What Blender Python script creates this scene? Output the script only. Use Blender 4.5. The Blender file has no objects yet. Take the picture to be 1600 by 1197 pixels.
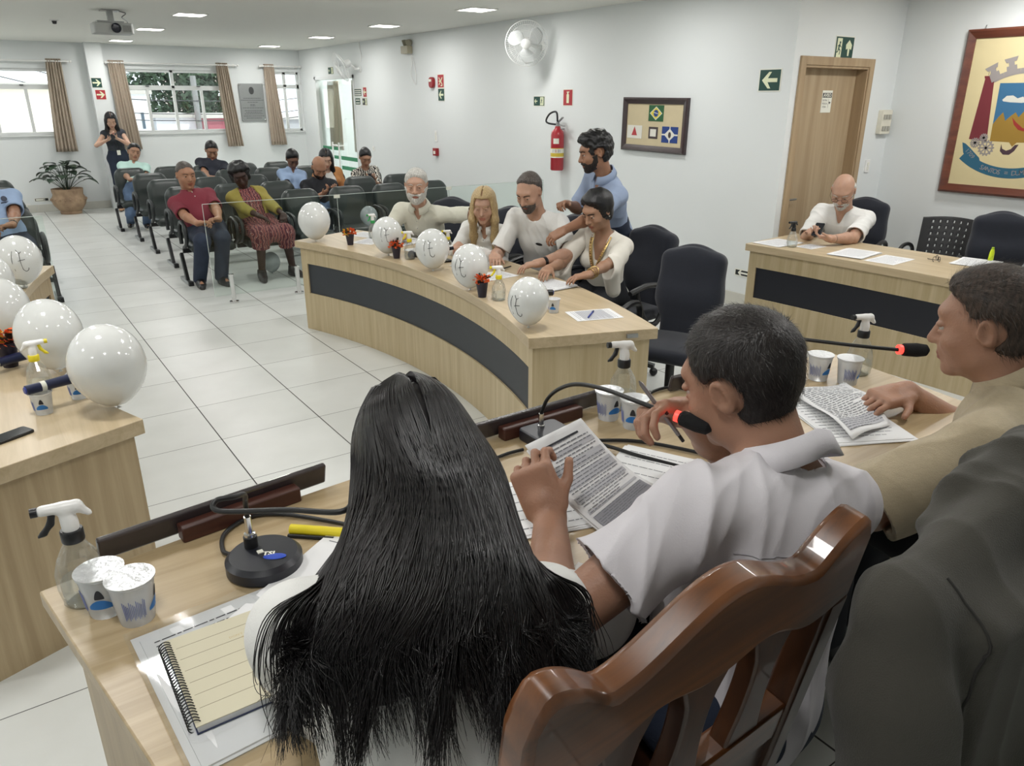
import bpy, math, random
import numpy as np
from mathutils import Vector, Matrix, Euler

# ------------------------------------------------------------------ camera, world, lights, exposure
scene = bpy.context.scene
COL = scene.collection
cam_data = bpy.data.cameras.new('camera')
cam = bpy.data.objects.new('camera', cam_data)
COL.objects.link(cam)
scene.camera = cam
cam_data.sensor_fit = 'HORIZONTAL'
cam_data.sensor_width = 36.0
cam_data.lens = 1170.9 / 1600.0 * 36.0
cam_data.clip_start = 0.02
cam_data.clip_end = 400
CAM_H = 1.88
cam.location = (0, 0, CAM_H)
cam.rotation_euler = (math.radians(90 - 20.70), 0, math.radians(-34.72))

scene.view_settings.view_transform = 'Standard'
scene.view_settings.look = 'None'
scene.view_settings.gamma = 1.0
scene.view_settings.use_curve_mapping = False
scene.view_settings.exposure = 0.36

world = bpy.data.worlds.new('world')
scene.world = world
world.use_nodes = True
wn = world.node_tree.nodes
wn.clear()
w_out = wn.new('ShaderNodeOutputWorld')
w_bg = wn.new('ShaderNodeBackground')
w_bg.inputs['Color'].default_value = (0.88, 0.93, 1.0, 1)
w_bg.inputs['Strength'].default_value = 1.9
world.node_tree.links.new(w_bg.outputs[0], w_out.inputs[0])

sun_data = bpy.data.lights.new('sun', 'SUN')
sun_data.energy = 2.2
sun_data.angle = 0.03
sun = bpy.data.objects.new('sun', sun_data)
COL.objects.link(sun)
sun.rotation_euler = (math.radians(38), 0, math.radians(25))   # high sun, from the room's side of the street
LAMP_POWER = 11.5       # one recessed ceiling panel
LAMP_COLOUR = (1.0, 0.985, 0.965)
LAMP_NEAR = 0.92         # lamps over the head table, relative to the others

# ------------------------------------------------------------------ colours and materials
def lin(c):
    return tuple((v / 12.92 if v <= 0.04045 else ((v + 0.055) / 1.055) ** 2.4) for v in c)


def rgb(r, g, b):
    return lin((r / 255.0, g / 255.0, b / 255.0)) + (1.0,)


MATS = {}


def nn(m, kind, **kw):
    n = m.node_tree.nodes.new(kind)
    for k, v in kw.items():
        if k in n.inputs:
            n.inputs[k].default_value = v
        else:
            setattr(n, k, v)
    return n


def lk(m, a, b):
    m.node_tree.links.new(a, b)


def mat(name, c=(200, 200, 200), rough=0.6, metal=0.0, var=0.0, vscale=8.0, bump=0.0, bscale=60.0,
        coat=0.0, sss=0.0, spec=0.5, stretch=(1, 1, 1), c2=None, emit=0.0, sheen=0.0):
    """Principled material with optional colour variation and bump, all from noise."""
    if name in MATS:
        return MATS[name]
    m = bpy.data.materials.new(name)
    m.use_nodes = True
    b = m.node_tree.nodes['Principled BSDF']
    b.inputs['Roughness'].default_value = rough
    b.inputs['Metallic'].default_value = metal
    b.inputs['Specular IOR Level'].default_value = spec
    b.inputs['Coat Weight'].default_value = coat
    if sheen:
        b.inputs['Sheen Weight'].default_value = sheen
    if sss:
        b.inputs['Subsurface Weight'].default_value = sss
        b.inputs['Subsurface Radius'].default_value = (0.012, 0.005, 0.003)
        b.inputs['Subsurface Scale'].default_value = 1.0
    base = rgb(*c)
    b.inputs['Base Color'].default_value = base
    if emit:
        b.inputs['Emission Color'].default_value = base
        b.inputs['Emission Strength'].default_value = emit
    if var or bump or c2:
        tc = nn(m, 'ShaderNodeTexCoord')
        mp = nn(m, 'ShaderNodeMapping')
        mp.inputs['Scale'].default_value = stretch
        lk(m, tc.outputs['Object'], mp.inputs['Vector'])
    if var or c2:
        n = nn(m, 'ShaderNodeTexNoise', Scale=vscale, Detail=4.0)
        lk(m, mp.outputs[0], n.inputs['Vector'])
        r = nn(m, 'ShaderNodeValToRGB')
        o = rgb(*c2) if c2 else tuple(x * (1 - var) for x in base[:3]) + (1,)
        r.color_ramp.elements[0].position = 0.32
        r.color_ramp.elements[1].position = 0.68
        r.color_ramp.elements[0].color = o
        r.color_ramp.elements[1].color = base
        lk(m, n.outputs['Fac'], r.inputs[0])
        lk(m, r.outputs[0], b.inputs['Base Color'])
    if bump:
        n2 = nn(m, 'ShaderNodeTexNoise', Scale=bscale, Detail=3.0)
        lk(m, mp.outputs[0], n2.inputs['Vector'])
        bp = nn(m, 'ShaderNodeBump', Strength=bump, Distance=0.01)
        lk(m, n2.outputs['Fac'], bp.inputs['Height'])
        lk(m, bp.outputs[0], b.inputs['Normal'])
    MATS[name] = m
    return m


def wood(name, c1, c2, axis='Z', rough=0.45, coat=0.0, scale=1.0, bump=0.05, contrast=(0.35, 0.7)):
    """Wood grain running along one axis of the object."""
    if name in MATS:
        return MATS[name]
    m = mat(name, c1, rough, coat=coat)
    b = m.node_tree.nodes['Principled BSDF']
    tc = nn(m, 'ShaderNodeTexCoord')
    mp = nn(m, 'ShaderNodeMapping')
    s = {'X': (0.7, 14, 14), 'Y': (14, 0.7, 14), 'Z': (14, 14, 0.7)}[axis]
    mp.inputs['Scale'].default_value = tuple(v * scale for v in s)
    lk(m, tc.outputs['Object'], mp.inputs['Vector'])
    n = nn(m, 'ShaderNodeTexNoise', Scale=1.0, Detail=6.0, Roughness=0.62, Distortion=0.5)
    lk(m, mp.outputs[0], n.inputs['Vector'])
    r = nn(m, 'ShaderNodeValToRGB')
    r.color_ramp.elements[0].position = contrast[0]
    r.color_ramp.elements[1].position = contrast[1]
    r.color_ramp.elements[0].color = rgb(*c2)
    r.color_ramp.elements[1].color = rgb(*c1)
    lk(m, n.outputs['Fac'], r.inputs[0])
    lk(m, r.outputs[0], b.inputs['Base Color'])
    bp = nn(m, 'ShaderNodeBump', Strength=bump, Distance=0.004)
    lk(m, n.outputs['Fac'], bp.inputs['Height'])
    lk(m, bp.outputs[0], b.inputs['Normal'])
    return m


def clear(name, tint=(255, 255, 255), gloss=0.1, rough=0.03, body=0.0, body_c=(240, 240, 240), edge=0.7):
    """Thin clear sheet: see-through with a fresnel-like reflection, optionally a milky body."""
    if name in MATS:
        return MATS[name]
    m = bpy.data.materials.new(name)
    m.use_nodes = True
    nt = m.node_tree
    nt.nodes.clear()
    out = nn(m, 'ShaderNodeOutputMaterial')
    tr = nn(m, 'ShaderNodeBsdfTransparent')
    tr.inputs['Color'].default_value = rgb(*tint)
    gl = nn(m, 'ShaderNodeBsdfGlossy')
    gl.inputs['Roughness'].default_value = rough
    lw = nn(m, 'ShaderNodeLayerWeight', Blend=0.35)
    ad = nn(m, 'ShaderNodeMath', operation='MULTIPLY_ADD')
    ad.inputs[1].default_value = edge
    ad.inputs[2].default_value = gloss
    ad.use_clamp = True
    lk(m, lw.outputs['Fresnel'], ad.inputs[0])
    mx = nn(m, 'ShaderNodeMixShader')
    lk(m, ad.outputs[0], mx.inputs[0])
    last = tr.outputs[0]
    if body:
        df = nn(m, 'ShaderNodeBsdfPrincipled')
        df.inputs['Base Color'].default_value = rgb(*body_c)
        df.inputs['Roughness'].default_value = 0.35
        m0 = nn(m, 'ShaderNodeMixShader')
        m0.inputs[0].default_value = body
        lk(m, tr.outputs[0], m0.inputs[1])
        lk(m, df.outputs[0], m0.inputs[2])
        last = m0.outputs[0]
    lk(m, last, mx.inputs[1])
    lk(m, gl.outputs[0], mx.inputs[2])
    lk(m, mx.outputs[0], out.inputs[0])
    MATS[name] = m
    return m


# ------------------------------------------------------------------ mesh building
class MB:
    """Collects shapes into one mesh; every face may carry a material slot."""

    def __init__(self):
        self.v, self.f, self.m = [], [], []
        self.X = Matrix.Identity(4)

    def add(self, vs, fs, mi=0):
        o = len(self.v)
        X = self.X
        self.v += [tuple(X @ Vector(p)) for p in vs]
        self.f += [tuple(i + o for i in f) for f in fs]
        self.m += [mi] * len(fs)
        return self

    def box(self, a, b, mi=0):
        x0, y0, z0 = a
        x1, y1, z1 = b
        return self.add([(x0, y0, z0), (x1, y0, z0), (x1, y1, z0), (x0, y1, z0), (x0, y0, z1), (x1, y0, z1), (x1, y1, z1), (x0, y1, z1)],
                        [(0, 3, 2, 1), (4, 5, 6, 7), (0, 1, 5, 4), (1, 2, 6, 5), (2, 3, 7, 6), (3, 0, 4, 7)], mi)

    def rbox(self, a, b, r, mi=0, n=3, axis='Z'):
        """box with rounded vertical (axis) edges"""
        x0, y0, z0 = a
        x1, y1, z1 = b
        if axis == 'Z':
            o = rrect(x0, y0, x1, y1, r, n)
            return self.prism([(p[0], p[1]) for p in o], z0, z1, mi)
        if axis == 'Y':
            o = rrect(x0, z0, x1, z1, r, n)
            vs = [(p[0], y1, p[1]) for p in o] + [(p[0], y0, p[1]) for p in o]
        else:
            o = rrect(y0, z0, y1, z1, r, n)
            vs = [(x0, p[0], p[1]) for p in o] + [(x1, p[0], p[1]) for p in o]
        k = len(o)
        return self.add(vs, [tuple(range(k))[::-1], tuple(range(k, 2 * k))] + [(i, (i + 1) % k, (i + 1) % k + k, i + k) for i in range(k)], mi)

    def prism(self, o, z0, z1, mi=0):
        k = len(o)
        vs = [(p[0], p[1], z0) for p in o] + [(p[0], p[1], z1) for p in o]
        return self.add(vs, [tuple(range(k))[::-1], tuple(range(k, 2 * k))] + [(i, (i + 1) % k, (i + 1) % k + k, i + k) for i in range(k)], mi)

    def lathe(self, prof, c=(0, 0, 0), n=24, mi=0, sx=1.0, sy=1.0, caps=True):
        vs, fs = [], []
        for r, z in prof:
            for i in range(n):
                a = 2 * math.pi * i / n
                vs.append((c[0] + r * sx * math.cos(a), c[1] + r * sy * math.sin(a), c[2] + z))
        for j in range(len(prof) - 1):
            for i in range(n):
                fs.append((j * n + i, j * n + (i + 1) % n, (j + 1) * n + (i + 1) % n, (j + 1) * n + i))
        if caps:
            if prof[0][0] > 1e-6:
                fs.append(tuple(range(n))[::-1])
            if prof[-1][0] > 1e-6:
                fs.append(tuple(range((len(prof) - 1) * n, len(prof) * n)))
        return self.add(vs, fs, mi)

    def ball(self, c, r, n=16, m=10, mi=0):
        r = (r, r, r) if not hasattr(r, '__len__') else r
        vs, fs = [(c[0], c[1], c[2] - r[2])], []
        for j in range(1, m):
            t = math.pi * j / m
            for i in range(n):
                a = 2 * math.pi * i / n
                vs.append((c[0] + r[0] * math.sin(t) * math.cos(a), c[1] + r[1] * math.sin(t) * math.sin(a), c[2] - r[2] * math.cos(t)))
        vs.append((c[0], c[1], c[2] + r[2]))
        L = len(vs) - 1
        for i in range(n):
            fs.append((0, 1 + (i + 1) % n, 1 + i))
            for j in range(m - 2):
                a, b = 1 + j * n, 1 + (j + 1) * n
                fs.append((a + i, a + (i + 1) % n, b + (i + 1) % n, b + i))
            fs.append((1 + (m - 2) * n + i, 1 + (m - 2) * n + (i + 1) % n, L))
        return self.add(vs, fs, mi)

    def tube(self, pts, r, n=8, mi=0, closed=False, flat=1.0):
        P = [Vector(p) for p in pts]
        R = r if hasattr(r, '__len__') else [r] * len(P)
        vs, fs = [], []
        up = None
        N = len(P)
        for i, p in enumerate(P):
            if closed:
                t = P[(i + 1) % N] - P[i - 1]
            else:
                t = P[min(i + 1, N - 1)] - P[max(i - 1, 0)]
            if t.length < 1e-9:
                t = Vector((0, 0, 1))
            t.normalize()
            if up is None:
                up = Vector((0, 0, 1)) if abs(t.z) < 0.9 else Vector((1, 0, 0))
            s = t.cross(up)
            if s.length < 1e-6:
                s = t.cross(Vector((1, 0, 0)))
            s.normalize()
            up = s.cross(t)
            for k in range(n):
                a = 2 * math.pi * k / n
                vs.append(tuple(p + s * (R[i] * math.cos(a)) + up * (R[i] * flat * math.sin(a))))
        for i in range(N if closed else N - 1):
            a, b = i * n, ((i + 1) % N) * n
            for k in range(n):
                fs.append((a + k, a + (k + 1) % n, b + (k + 1) % n, b + k))
        if not closed:
            fs.append(tuple(range(n))[::-1])
            fs.append(tuple(range((N - 1) * n, N * n)))
        return self.add(vs, fs, mi)

    def bar(self, a, b, w, h, mi=0):
        """rectangular bar from a to b"""
        a, b = Vector(a), Vector(b)
        t = (b - a).normalized()
        up = Vector((0, 0, 1)) if abs(t.z) < 0.95 else Vector((0, 1, 0))
        s = t.cross(up).normalized()
        u = s.cross(t)
        vs = []
        for p in (a, b):
            for i, j in ((-1, -1), (1, -1), (1, 1), (-1, 1)):
                vs.append(tuple(p + s * (i * w / 2) + u * (j * h / 2)))
        return self.add(vs, [(0, 1, 2, 3), (7, 6, 5, 4), (0, 4, 5, 1), (1, 5, 6, 2), (2, 6, 7, 3), (3, 7, 4, 0)], mi)

    def quad(self, p, mi=0):
        return self.add(p, [tuple(range(len(p)))], mi)

    def surf(self, fn, nu, nv, mi=0, thick=None):
        """parametric sheet fn(u, v) with optional thickness vector"""
        vs = [fn(i / nu, j / nv) for j in range(nv + 1) for i in range(nu + 1)]
        w = nu + 1
        fs = [(j * w + i, j * w + i + 1, (j + 1) * w + i + 1, (j + 1) * w + i) for j in range(nv) for i in range(nu)]
        if thick:
            o = len(vs)
            vs2 = [tuple(Vector(p) - Vector(thick)) for p in vs]
            rim = [i for i in range(w)] + [j * w + nu for j in range(1, nv + 1)] + [nv * w + i for i in range(nu - 1, -1, -1)] + [j * w for j in range(nv - 1, 0, -1)]
            fs = fs + [tuple(i + o for i in f[::-1]) for f in fs]
            k = len(rim)
            fs += [(rim[i], rim[i] + o, rim[(i + 1) % k] + o, rim[(i + 1) % k]) for i in range(k)]
            vs = vs + vs2
        return self.add(vs, fs, mi)

    def text(self, s, size, mi=0, align='CENTER', depth=0.0, bold=0.0):
        """flat lettering in the current transform's XY plane"""
        c = bpy.data.curves.new('lettering', 'FONT')
        c.body = s
        c.size = size
        c.align_x = align
        c.align_y = 'CENTER'
        c.extrude = depth
        c.offset = bold
        c.resolution_u = 2
        o = bpy.data.objects.new('lettering', c)
        COL.objects.link(o)
        dg = bpy.context.evaluated_depsgraph_get()
        me = bpy.data.meshes.new_from_object(o.evaluated_get(dg))
        self.add([tuple(v.co) for v in me.vertices], [tuple(p.vertices) for p in me.polygons], mi)
        bpy.data.objects.remove(o)
        bpy.data.meshes.remove(me)
        bpy.data.curves.remove(c)
        return self

    def build(self, name, mats, parent=None, smooth=True, bevel=0.0, loc=None, rot=None, angle=40):
        me = bpy.data.meshes.new(name)
        me.from_pydata(self.v, [], self.f)
        mats = mats if isinstance(mats, (list, tuple)) else [mats]
        for m in mats:
            me.materials.append(m)
        me.polygons.foreach_set('material_index', self.m)
        me.update()
        return link(name, me, parent, smooth, bevel, loc, rot, angle)


def link(name, me, parent=None, smooth=True, bevel=0.0, loc=None, rot=None, angle=40):
    o = bpy.data.objects.new(name, me)
    COL.objects.link(o)
    if parent:
        o.parent = parent
    if loc is not None:
        o.location = loc
    if rot is not None:
        o.rotation_euler = rot
    if smooth and len(me.polygons):
        me.polygons.foreach_set('use_smooth', [True] * len(me.polygons))
        me.set_sharp_from_angle(angle=math.radians(angle))
    if bevel:
        b = o.modifiers.new('bevel', 'BEVEL')
        b.width = bevel
        b.segments = 2
        b.limit_method = 'ANGLE'
        b.angle_limit = math.radians(40)
    return o


def rrect(x0, y0, x1, y1, r, n=4):
    pts = []
    for cx, cy, a0 in ((x1 - r, y0 + r, -90), (x1 - r, y1 - r, 0), (x0 + r, y1 - r, 90), (x0 + r, y0 + r, 180)):
        for i in range(n + 1):
            a = math.radians(a0 + 90 * i / n)
            pts.append((cx + r * math.cos(a), cy + r * math.sin(a)))
    return pts


def bez(pts, n=24):
    """Catmull-Rom through the points"""
    P = [Vector(p) for p in pts]
    P = [P[0] * 2 - P[1]] + P + [P[-1] * 2 - P[-2]]
    out = []
    seg = len(P) - 3
    for i in range(seg):
        for k in range(n):
            t = k / n
            a, b, c, d = P[i:i + 4]
            out.append(0.5 * ((2 * b) + (c - a) * t + (2 * a - 5 * b + 4 * c - d) * t * t + (3 * b - a - 3 * c + d) * t ** 3))
    out.append(P[-2].copy())
    return out


def tag(o, label=None, cat=None, group=None, kind=None):
    if label:
        o['label'] = label
    if cat:
        o['category'] = cat
    if group:
        o['group'] = group
    if kind:
        o['kind'] = kind
    return o


def thing(name, label, cat, loc=(0, 0, 0), rz=0.0, group=None, rot=None, scale=None):
    o = bpy.data.objects.new(name, None)
    COL.objects.link(o)
    o.empty_display_size = 0.1
    o.location = loc
    o.rotation_euler = rot if rot else (0, 0, rz)
    if scale:
        o.scale = scale
    return tag(o, label, cat, group)


def copy_tree(o, parent=None):
    c = o.copy()
    COL.objects.link(c)
    c.parent = parent
    for ch in list(o.children):
        copy_tree(ch, c)
    return c


def again(proto, loc, rz, label, group=None, used=set()):
    """first call places the prototype itself, later calls place copies"""
    if proto.name not in used:
        used.add(proto.name)
        o = proto
    else:
        o = copy_tree(proto)
        used.add(o.name)
    o.location = loc
    o.rotation_euler[2] = rz
    tag(o, label, None, group)
    return o


def struct(o):
    o['kind'] = 'structure'
    return o


def R3(rx=0, ry=0, rz=0):
    return Euler((math.radians(rx), math.radians(ry), math.radians(rz))).to_matrix().to_4x4()


def T3(x, y, z):
    return Matrix.Translation((x, y, z))

# ------------------------------------------------------------------ the room
WX, BY, CZ = 5.85, 16.0, 2.81          # right wall, far wall, ceiling height
LX, FY, EX = -3.4, -3.0, 7.45          # left wall, wall behind, wall with the coat of arms
NY = 4.28                              # wall with the wooden door

M_wall = mat('wall_paint', (226, 230, 230), 0.55, var=0.03, vscale=0.8, bump=0.02, bscale=120)
M_ceil = mat('ceiling_paint', (230, 230, 224), 0.8, var=0.02, vscale=0.6)
M_white = mat('white_gloss', (235, 235, 233), 0.3)
M_chrome = mat('chrome', (215, 215, 215), 0.16, 1.0)
M_steel = mat('brushed_steel', (170, 172, 172), 0.35, 0.9, var=0.15, vscale=30, stretch=(1, 1, 20))
M_black = mat('black_plastic', (22, 23, 26), 0.42)
M_blackm = mat('black_matte', (16, 16, 18), 0.8)
M_glass = clear('window_glass', (250, 253, 252), 0.03)
M_sheet = clear('partition_glass', (249, 253, 251), 0.01, edge=.3)


def tile_material():
    m = mat('floor_tile', (214, 214, 204), 0.16)
    b = m.node_tree.nodes['Principled BSDF']
    tc = nn(m, 'ShaderNodeTexCoord')
    sp = nn(m, 'ShaderNodeSeparateXYZ')
    lk(m, tc.outputs['Object'], sp.inputs[0])
    S = 0.599

    def joint(axis, off, w):
        a = nn(m, 'ShaderNodeMath', operation='ADD')
        a.inputs[1].default_value = -off + 100 * S
        lk(m, sp.outputs[axis], a.inputs[0])
        d = nn(m, 'ShaderNodeMath', operation='DIVIDE')
        d.inputs[1].default_value = S
        lk(m, a.outputs[0], d.inputs[0])
        f = nn(m, 'ShaderNodeMath', operation='FRACT')
        lk(m, d.outputs[0], f.inputs[0])
        p = nn(m, 'ShaderNodeMath', operation='PINGPONG')
        p.inputs[1].default_value = 0.5
        lk(m, f.outputs[0], p.inputs[0])
        g = nn(m, 'ShaderNodeMapRange')
        g.inputs['From Min'].default_value = w * 0.6
        g.inputs['From Max'].default_value = w
        lk(m, p.outputs[0], g.inputs['Value'])
        fl = nn(m, 'ShaderNodeMath', operation='FLOOR')
        lk(m, d.outputs[0], fl.inputs[0])
        return g, fl
    gx, fx = joint('X', 0.885, 0.0068)
    gy, fy = joint('Y', 3.692, 0.0040)
    mn = nn(m, 'ShaderNodeMath', operation='MINIMUM')
    lk(m, gx.outputs[0], mn.inputs[0])
    lk(m, gy.outputs[0], mn.inputs[1])
    cb = nn(m, 'ShaderNodeCombineXYZ')
    lk(m, fx.outputs[0], cb.inputs[0])
    lk(m, fy.outputs[0], cb.inputs[1])
    wh = nn(m, 'ShaderNodeTexWhiteNoise')
    lk(m, cb.outputs[0], wh.inputs['Vector'])
    nz = nn(m, 'ShaderNodeTexNoise', Scale=2.3, Detail=5.0)
    lk(m, tc.outputs['Object'], nz.inputs['Vector'])
    ad = nn(m, 'ShaderNodeMath', operation='MULTIPLY_ADD')
    ad.inputs[1].default_value = 0.35
    lk(m, wh.outputs['Value'], ad.inputs[0])
    lk(m, nz.outputs['Fac'], ad.inputs[2])
    r = nn(m, 'ShaderNodeValToRGB')
    r.color_ramp.elements[0].position = 0.3
    r.color_ramp.elements[1].position = 0.95
    r.color_ramp.elements[0].color = rgb(194, 196, 192)
    r.color_ramp.elements[1].color = rgb(212, 214, 211)
    lk(m, ad.outputs[0], r.inputs[0])
    mx = nn(m, 'ShaderNodeMix', data_type='RGBA')
    mx.inputs[6].default_value = rgb(46, 44, 40)
    lk(m, mn.outputs[0], mx.inputs[0])
    lk(m, r.outputs[0], mx.inputs[7])
    lk(m, mx.outputs[2], b.inputs['Base Color'])
    rr = nn(m, 'ShaderNodeMapRange')
    rr.inputs['To Min'].default_value = 0.7
    rr.inputs['To Max'].default_value = 0.33
    lk(m, mn.outputs[0], rr.inputs['Value'])
    lk(m, rr.outputs[0], b.inputs['Roughness'])
    bp = nn(m, 'ShaderNodeBump', Strength=0.3, Distance=0.002)
    lk(m, mn.outputs[0], bp.inputs['Height'])
    lk(m, bp.outputs[0], b.inputs['Normal'])
    return m


M_tile = tile_material()
struct(MB().box((LX - .2, FY - .2, -.1), (EX + .2, BY + .2, 0)).build('floor', M_tile, smooth=False))
struct(MB().box((LX - .2, FY - .2, CZ), (EX + .2, BY + .2, CZ + .12)).build('ceiling', M_ceil, smooth=False))


def wall_with_holes(name, axis, pos, a0, a1, holes, thick):
    """wall in plane axis=pos running a0..a1; holes are (u0, u1, z0, z1)"""
    mb = MB()
    us = sorted({a0, a1} | {h[0] for h in holes} | {h[1] for h in holes})
    zs = sorted({0, CZ} | {h[2] for h in holes} | {h[3] for h in holes})
    for i in range(len(us) - 1):
        for j in range(len(zs) - 1):
            um, zm = (us[i] + us[i + 1]) / 2, (zs[j] + zs[j + 1]) / 2
            if any(h[0] < um < h[1] and h[2] < zm < h[3] for h in holes):
                continue
            if axis == 'Y':
                mb.box((us[i], pos, zs[j]), (us[i + 1], pos + thick, zs[j + 1]))
            else:
                mb.box((pos, us[i], zs[j]), (pos + thick, us[i + 1], zs[j + 1]))
    return struct(mb.build(name, M_wall, smooth=False))


WIN = [(-2.3, 1.42, 1.31, 2.38), (2.42, 4.36, 1.30, 2.40), (5.22, 5.80, 1.28, 2.40)]
wall_with_holes('wall_back', 'Y', BY, LX - .15, WX + .15, WIN, 0.16)
wall_with_holes('wall_right', 'X', WX, NY, BY, [(13.36, 15.26, 0.0, 2.30)], 0.15)
wall_with_holes('wall_door', 'Y', NY, WX + .15, EX, [(6.00, 6.96, 0.0, 2.16)], 0.15)
wall_with_holes('wall_arms', 'X', EX, FY, NY + .15, [], 0.15)
wall_with_holes('wall_left', 'X', LX - .15, FY, BY, [], 0.15)
wall_with_holes('wall_front', 'Y', FY - .15, LX - .15, EX + .15, [], 0.15)
struct(MB().box((1.98, BY - .22, 0), (2.24, BY, CZ)).build('trim_1', M_wall, smooth=False))       # pillar
# raised platform under the head table
M_dais = mat('platform_laminate', (150, 140, 125), 0.5, var=0.15)
struct(MB().box((-1.4, FY, 0.002), (3.9, 1.22, 0.35)).build('floor_platform', M_tile, smooth=False))

M_base = mat('baseboard_tile', (206, 205, 196), 0.3, var=0.05)


def baseboard(name, a, b, d):
    """run of skirting tiles from a to b, d = offset into the room"""
    mb = MB()
    a, b = Vector(a), Vector(b)
    n = max(1, round((b - a).length / 0.599))
    for i in range(n):
        p, q = a.lerp(b, (i + .004) / n), a.lerp(b, (i + .996) / n)
        lo = (min(p.x, q.x, p.x + d[0], q.x + d[0]), min(p.y, q.y, p.y + d[1], q.y + d[1]), 0.001)
        hi = (max(p.x, q.x, p.x + d[0], q.x + d[0]), max(p.y, q.y, p.y + d[1], q.y + d[1]), 0.13)
        mb.box(lo, hi)
    return struct(mb.build(name, M_base, smooth=False, bevel=0.002))


baseboard('baseboard_back', (LX, BY, 0), (1.98, BY, 0), (0, -.012))
baseboard('baseboard_back_far', (2.24, BY, 0), (WX, BY, 0), (0, -.012))
baseboard('baseboard_right', (WX, NY, 0), (WX, 13.28, 0), (-.012, 0))
baseboard('baseboard_door', (7.06, NY, 0), (EX, NY, 0), (0, -.012))
baseboard('baseboard_arms', (EX, 1.0, 0), (EX, NY, 0), (-.012, 0))
baseboard('baseboard_left', (LX, 1.5, 0), (LX, BY, 0), (.012, 0))

# ---- windows: white aluminium, two lights over sliding panes
M_alu = mat('white_aluminium', (222, 225, 224), 0.35, 0.1)


def window(name, x0, x1, z0, z1, cols, zt):
    mb = MB()
    y0, y1 = BY + .03, BY + .09
    w = 0.045
    mb.box((x0, y0, z0), (x0 + w, y1, z1)).box((x1 - w, y0, z0), (x1, y1, z1))
    mb.box((x0, y0, z1 - w), (x1, y1, z1)).box((x0, y0, z0), (x1, y1, z0 + w))
    mb.box((x0, y0, zt - .03), (x1, y1, zt + .05))
    n = len(cols)
    for c in cols:
        mb.box((c - .025, y0 + .005, z0), (c + .025, y1 - .005, zt))
    for c in cols[n // 2:n // 2 + 1]:
        mb.box((c - .03, y0, zt), (c + .03, y1, z1))
    mb.box((x0 - .05, BY - .03, z0 - .03), (x1 + .05, BY + .02, z0))
    o = struct(mb.build(name, M_alu, smooth=False, bevel=.004))
    g = MB().box((x0 + w, BY + .055, z0 + w), (x1 - w, BY + .061, z1 - w)).build('pane', M_glass, o, smooth=False)
    h = MB()
    for c in cols[n // 2:n // 2 + 1]:
        for s in (-.45, .45):
            h.box((c + s - .03, y0 - .03, zt + .03), (c + s + .03, y0, zt + .045))
    h.build('latch', M_black, o, smooth=False)
    return o


window('window_1', *WIN[0], [-1.4, -.45, .50, 1.0], 2.08)
window('window_2', *WIN[1], [2.92, 3.38, 3.88], 2.08)
window('window_3', *WIN[2], [5.51], 2.12)

# ---- glass door on the right wall with its own frame
mb = MB()
for (a, b) in ((13.36, 13.42), (15.20, 15.26)):
    mb.box((WX - .01, a, 0), (WX + .08, b, 2.30))
mb.box((WX - .01, 13.36, 2.24), (WX + .08, 15.26, 2.30))
gd = struct(mb.build('door_1', M_alu, smooth=False, bevel=.003))
MB().box((WX + .03, 13.42, 0.01), (WX + .04, 14.30, 2.24)).box((WX + .05, 14.32, 0.01), (WX + .06, 15.20, 2.24)).build('pane', M_sheet, gd, smooth=False)
M_green = mat('green_stripe_film', (26, 128, 84), 0.4)
mb = MB()
for z in (0.62, 0.80):
    mb.box((WX + .026, 13.44, z), (WX + .029, 14.26, z + .07))
for z in (0.80, 0.96):
    mb.box((WX + .044, 14.36, z), (WX + .048, 15.20, z + .06))
mb.build('stripe', M_green, gd, smooth=False)
mb = MB()
for y in (14.16, 14.46):
    mb.tube([(WX - .05, y, .35), (WX - .05, y, 1.12)], .016, 8)
for z in (0.45, 1.06):
    mb.tube([(WX - .05, 14.16, z), (WX - .05, 14.46, z)], .012, 8)
    for y in (14.16, 14.46):
        mb.tube([(WX - .05, y, z), (WX + .04, y, z)], .01, 8)
mb.build('door_handle', M_white, gd)
# closed-off lobby behind the glass door
struct(MB().box((WX + .15, 12.9, 0), (WX + 1.6, 12.95, CZ)).box((WX + 1.6, 12.9, 0), (WX + 1.65, 15.8, CZ)).box((WX + .15, 15.75, 0), (WX + 1.65, 15.8, CZ)).build('wall_lobby', M_wall, smooth=False))

# ---- wooden door beside the arms wall
M_door = wood('door_laminate', (184, 164, 134), (158, 136, 106), 'Z', 0.5, scale=0.7)
M_doorf = wood('door_frame_laminate', (178, 156, 124), (156, 132, 102), 'Z', 0.5, scale=0.8)
mb = MB()
x0, x1, zt = 6.00, 6.96, 2.16
mb.box((x0 - .07, NY - .02, 0), (x0, NY + .002, zt + .07)).box((x1, NY - .02, 0), (x1 + .07, NY + .002, zt + .07)).box((x0, NY - .02, zt), (x1, NY + .002, zt + .07))
mb.box((x0, NY - .01, 0), (x0 + .02, NY + .15, zt)).box((x1 - .02, NY - .01, 0), (x1, NY + .15, zt)).box((x0 + .02, NY - .01, zt - .02), (x1 - .02, NY + .15, zt))
dr = struct(mb.build('door_2', M_doorf, smooth=False, bevel=.003))
MB().box((x0 + .02, NY + .10, 0.005), (x1 - .02, NY + .14, zt - .02)).build('door_leaf', M_door, dr, smooth=False)
h = MB().tube([(6.09, NY + .10, 1.02), (6.09, NY + .05, 1.02), (6.20, NY + .05, 1.02)], .009, 8)
h.lathe([(.026, 0), (.026, .008)], (0, 0, 0))
h.build('door_handle', M_steel, dr)

# ---- recessed lamps
M_lampf = mat('lamp_frame', (235, 235, 232), 0.4)
M_lamp = mat('lamp_diffuser', (255, 250, 240), 0.5, emit=9.0)


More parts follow.
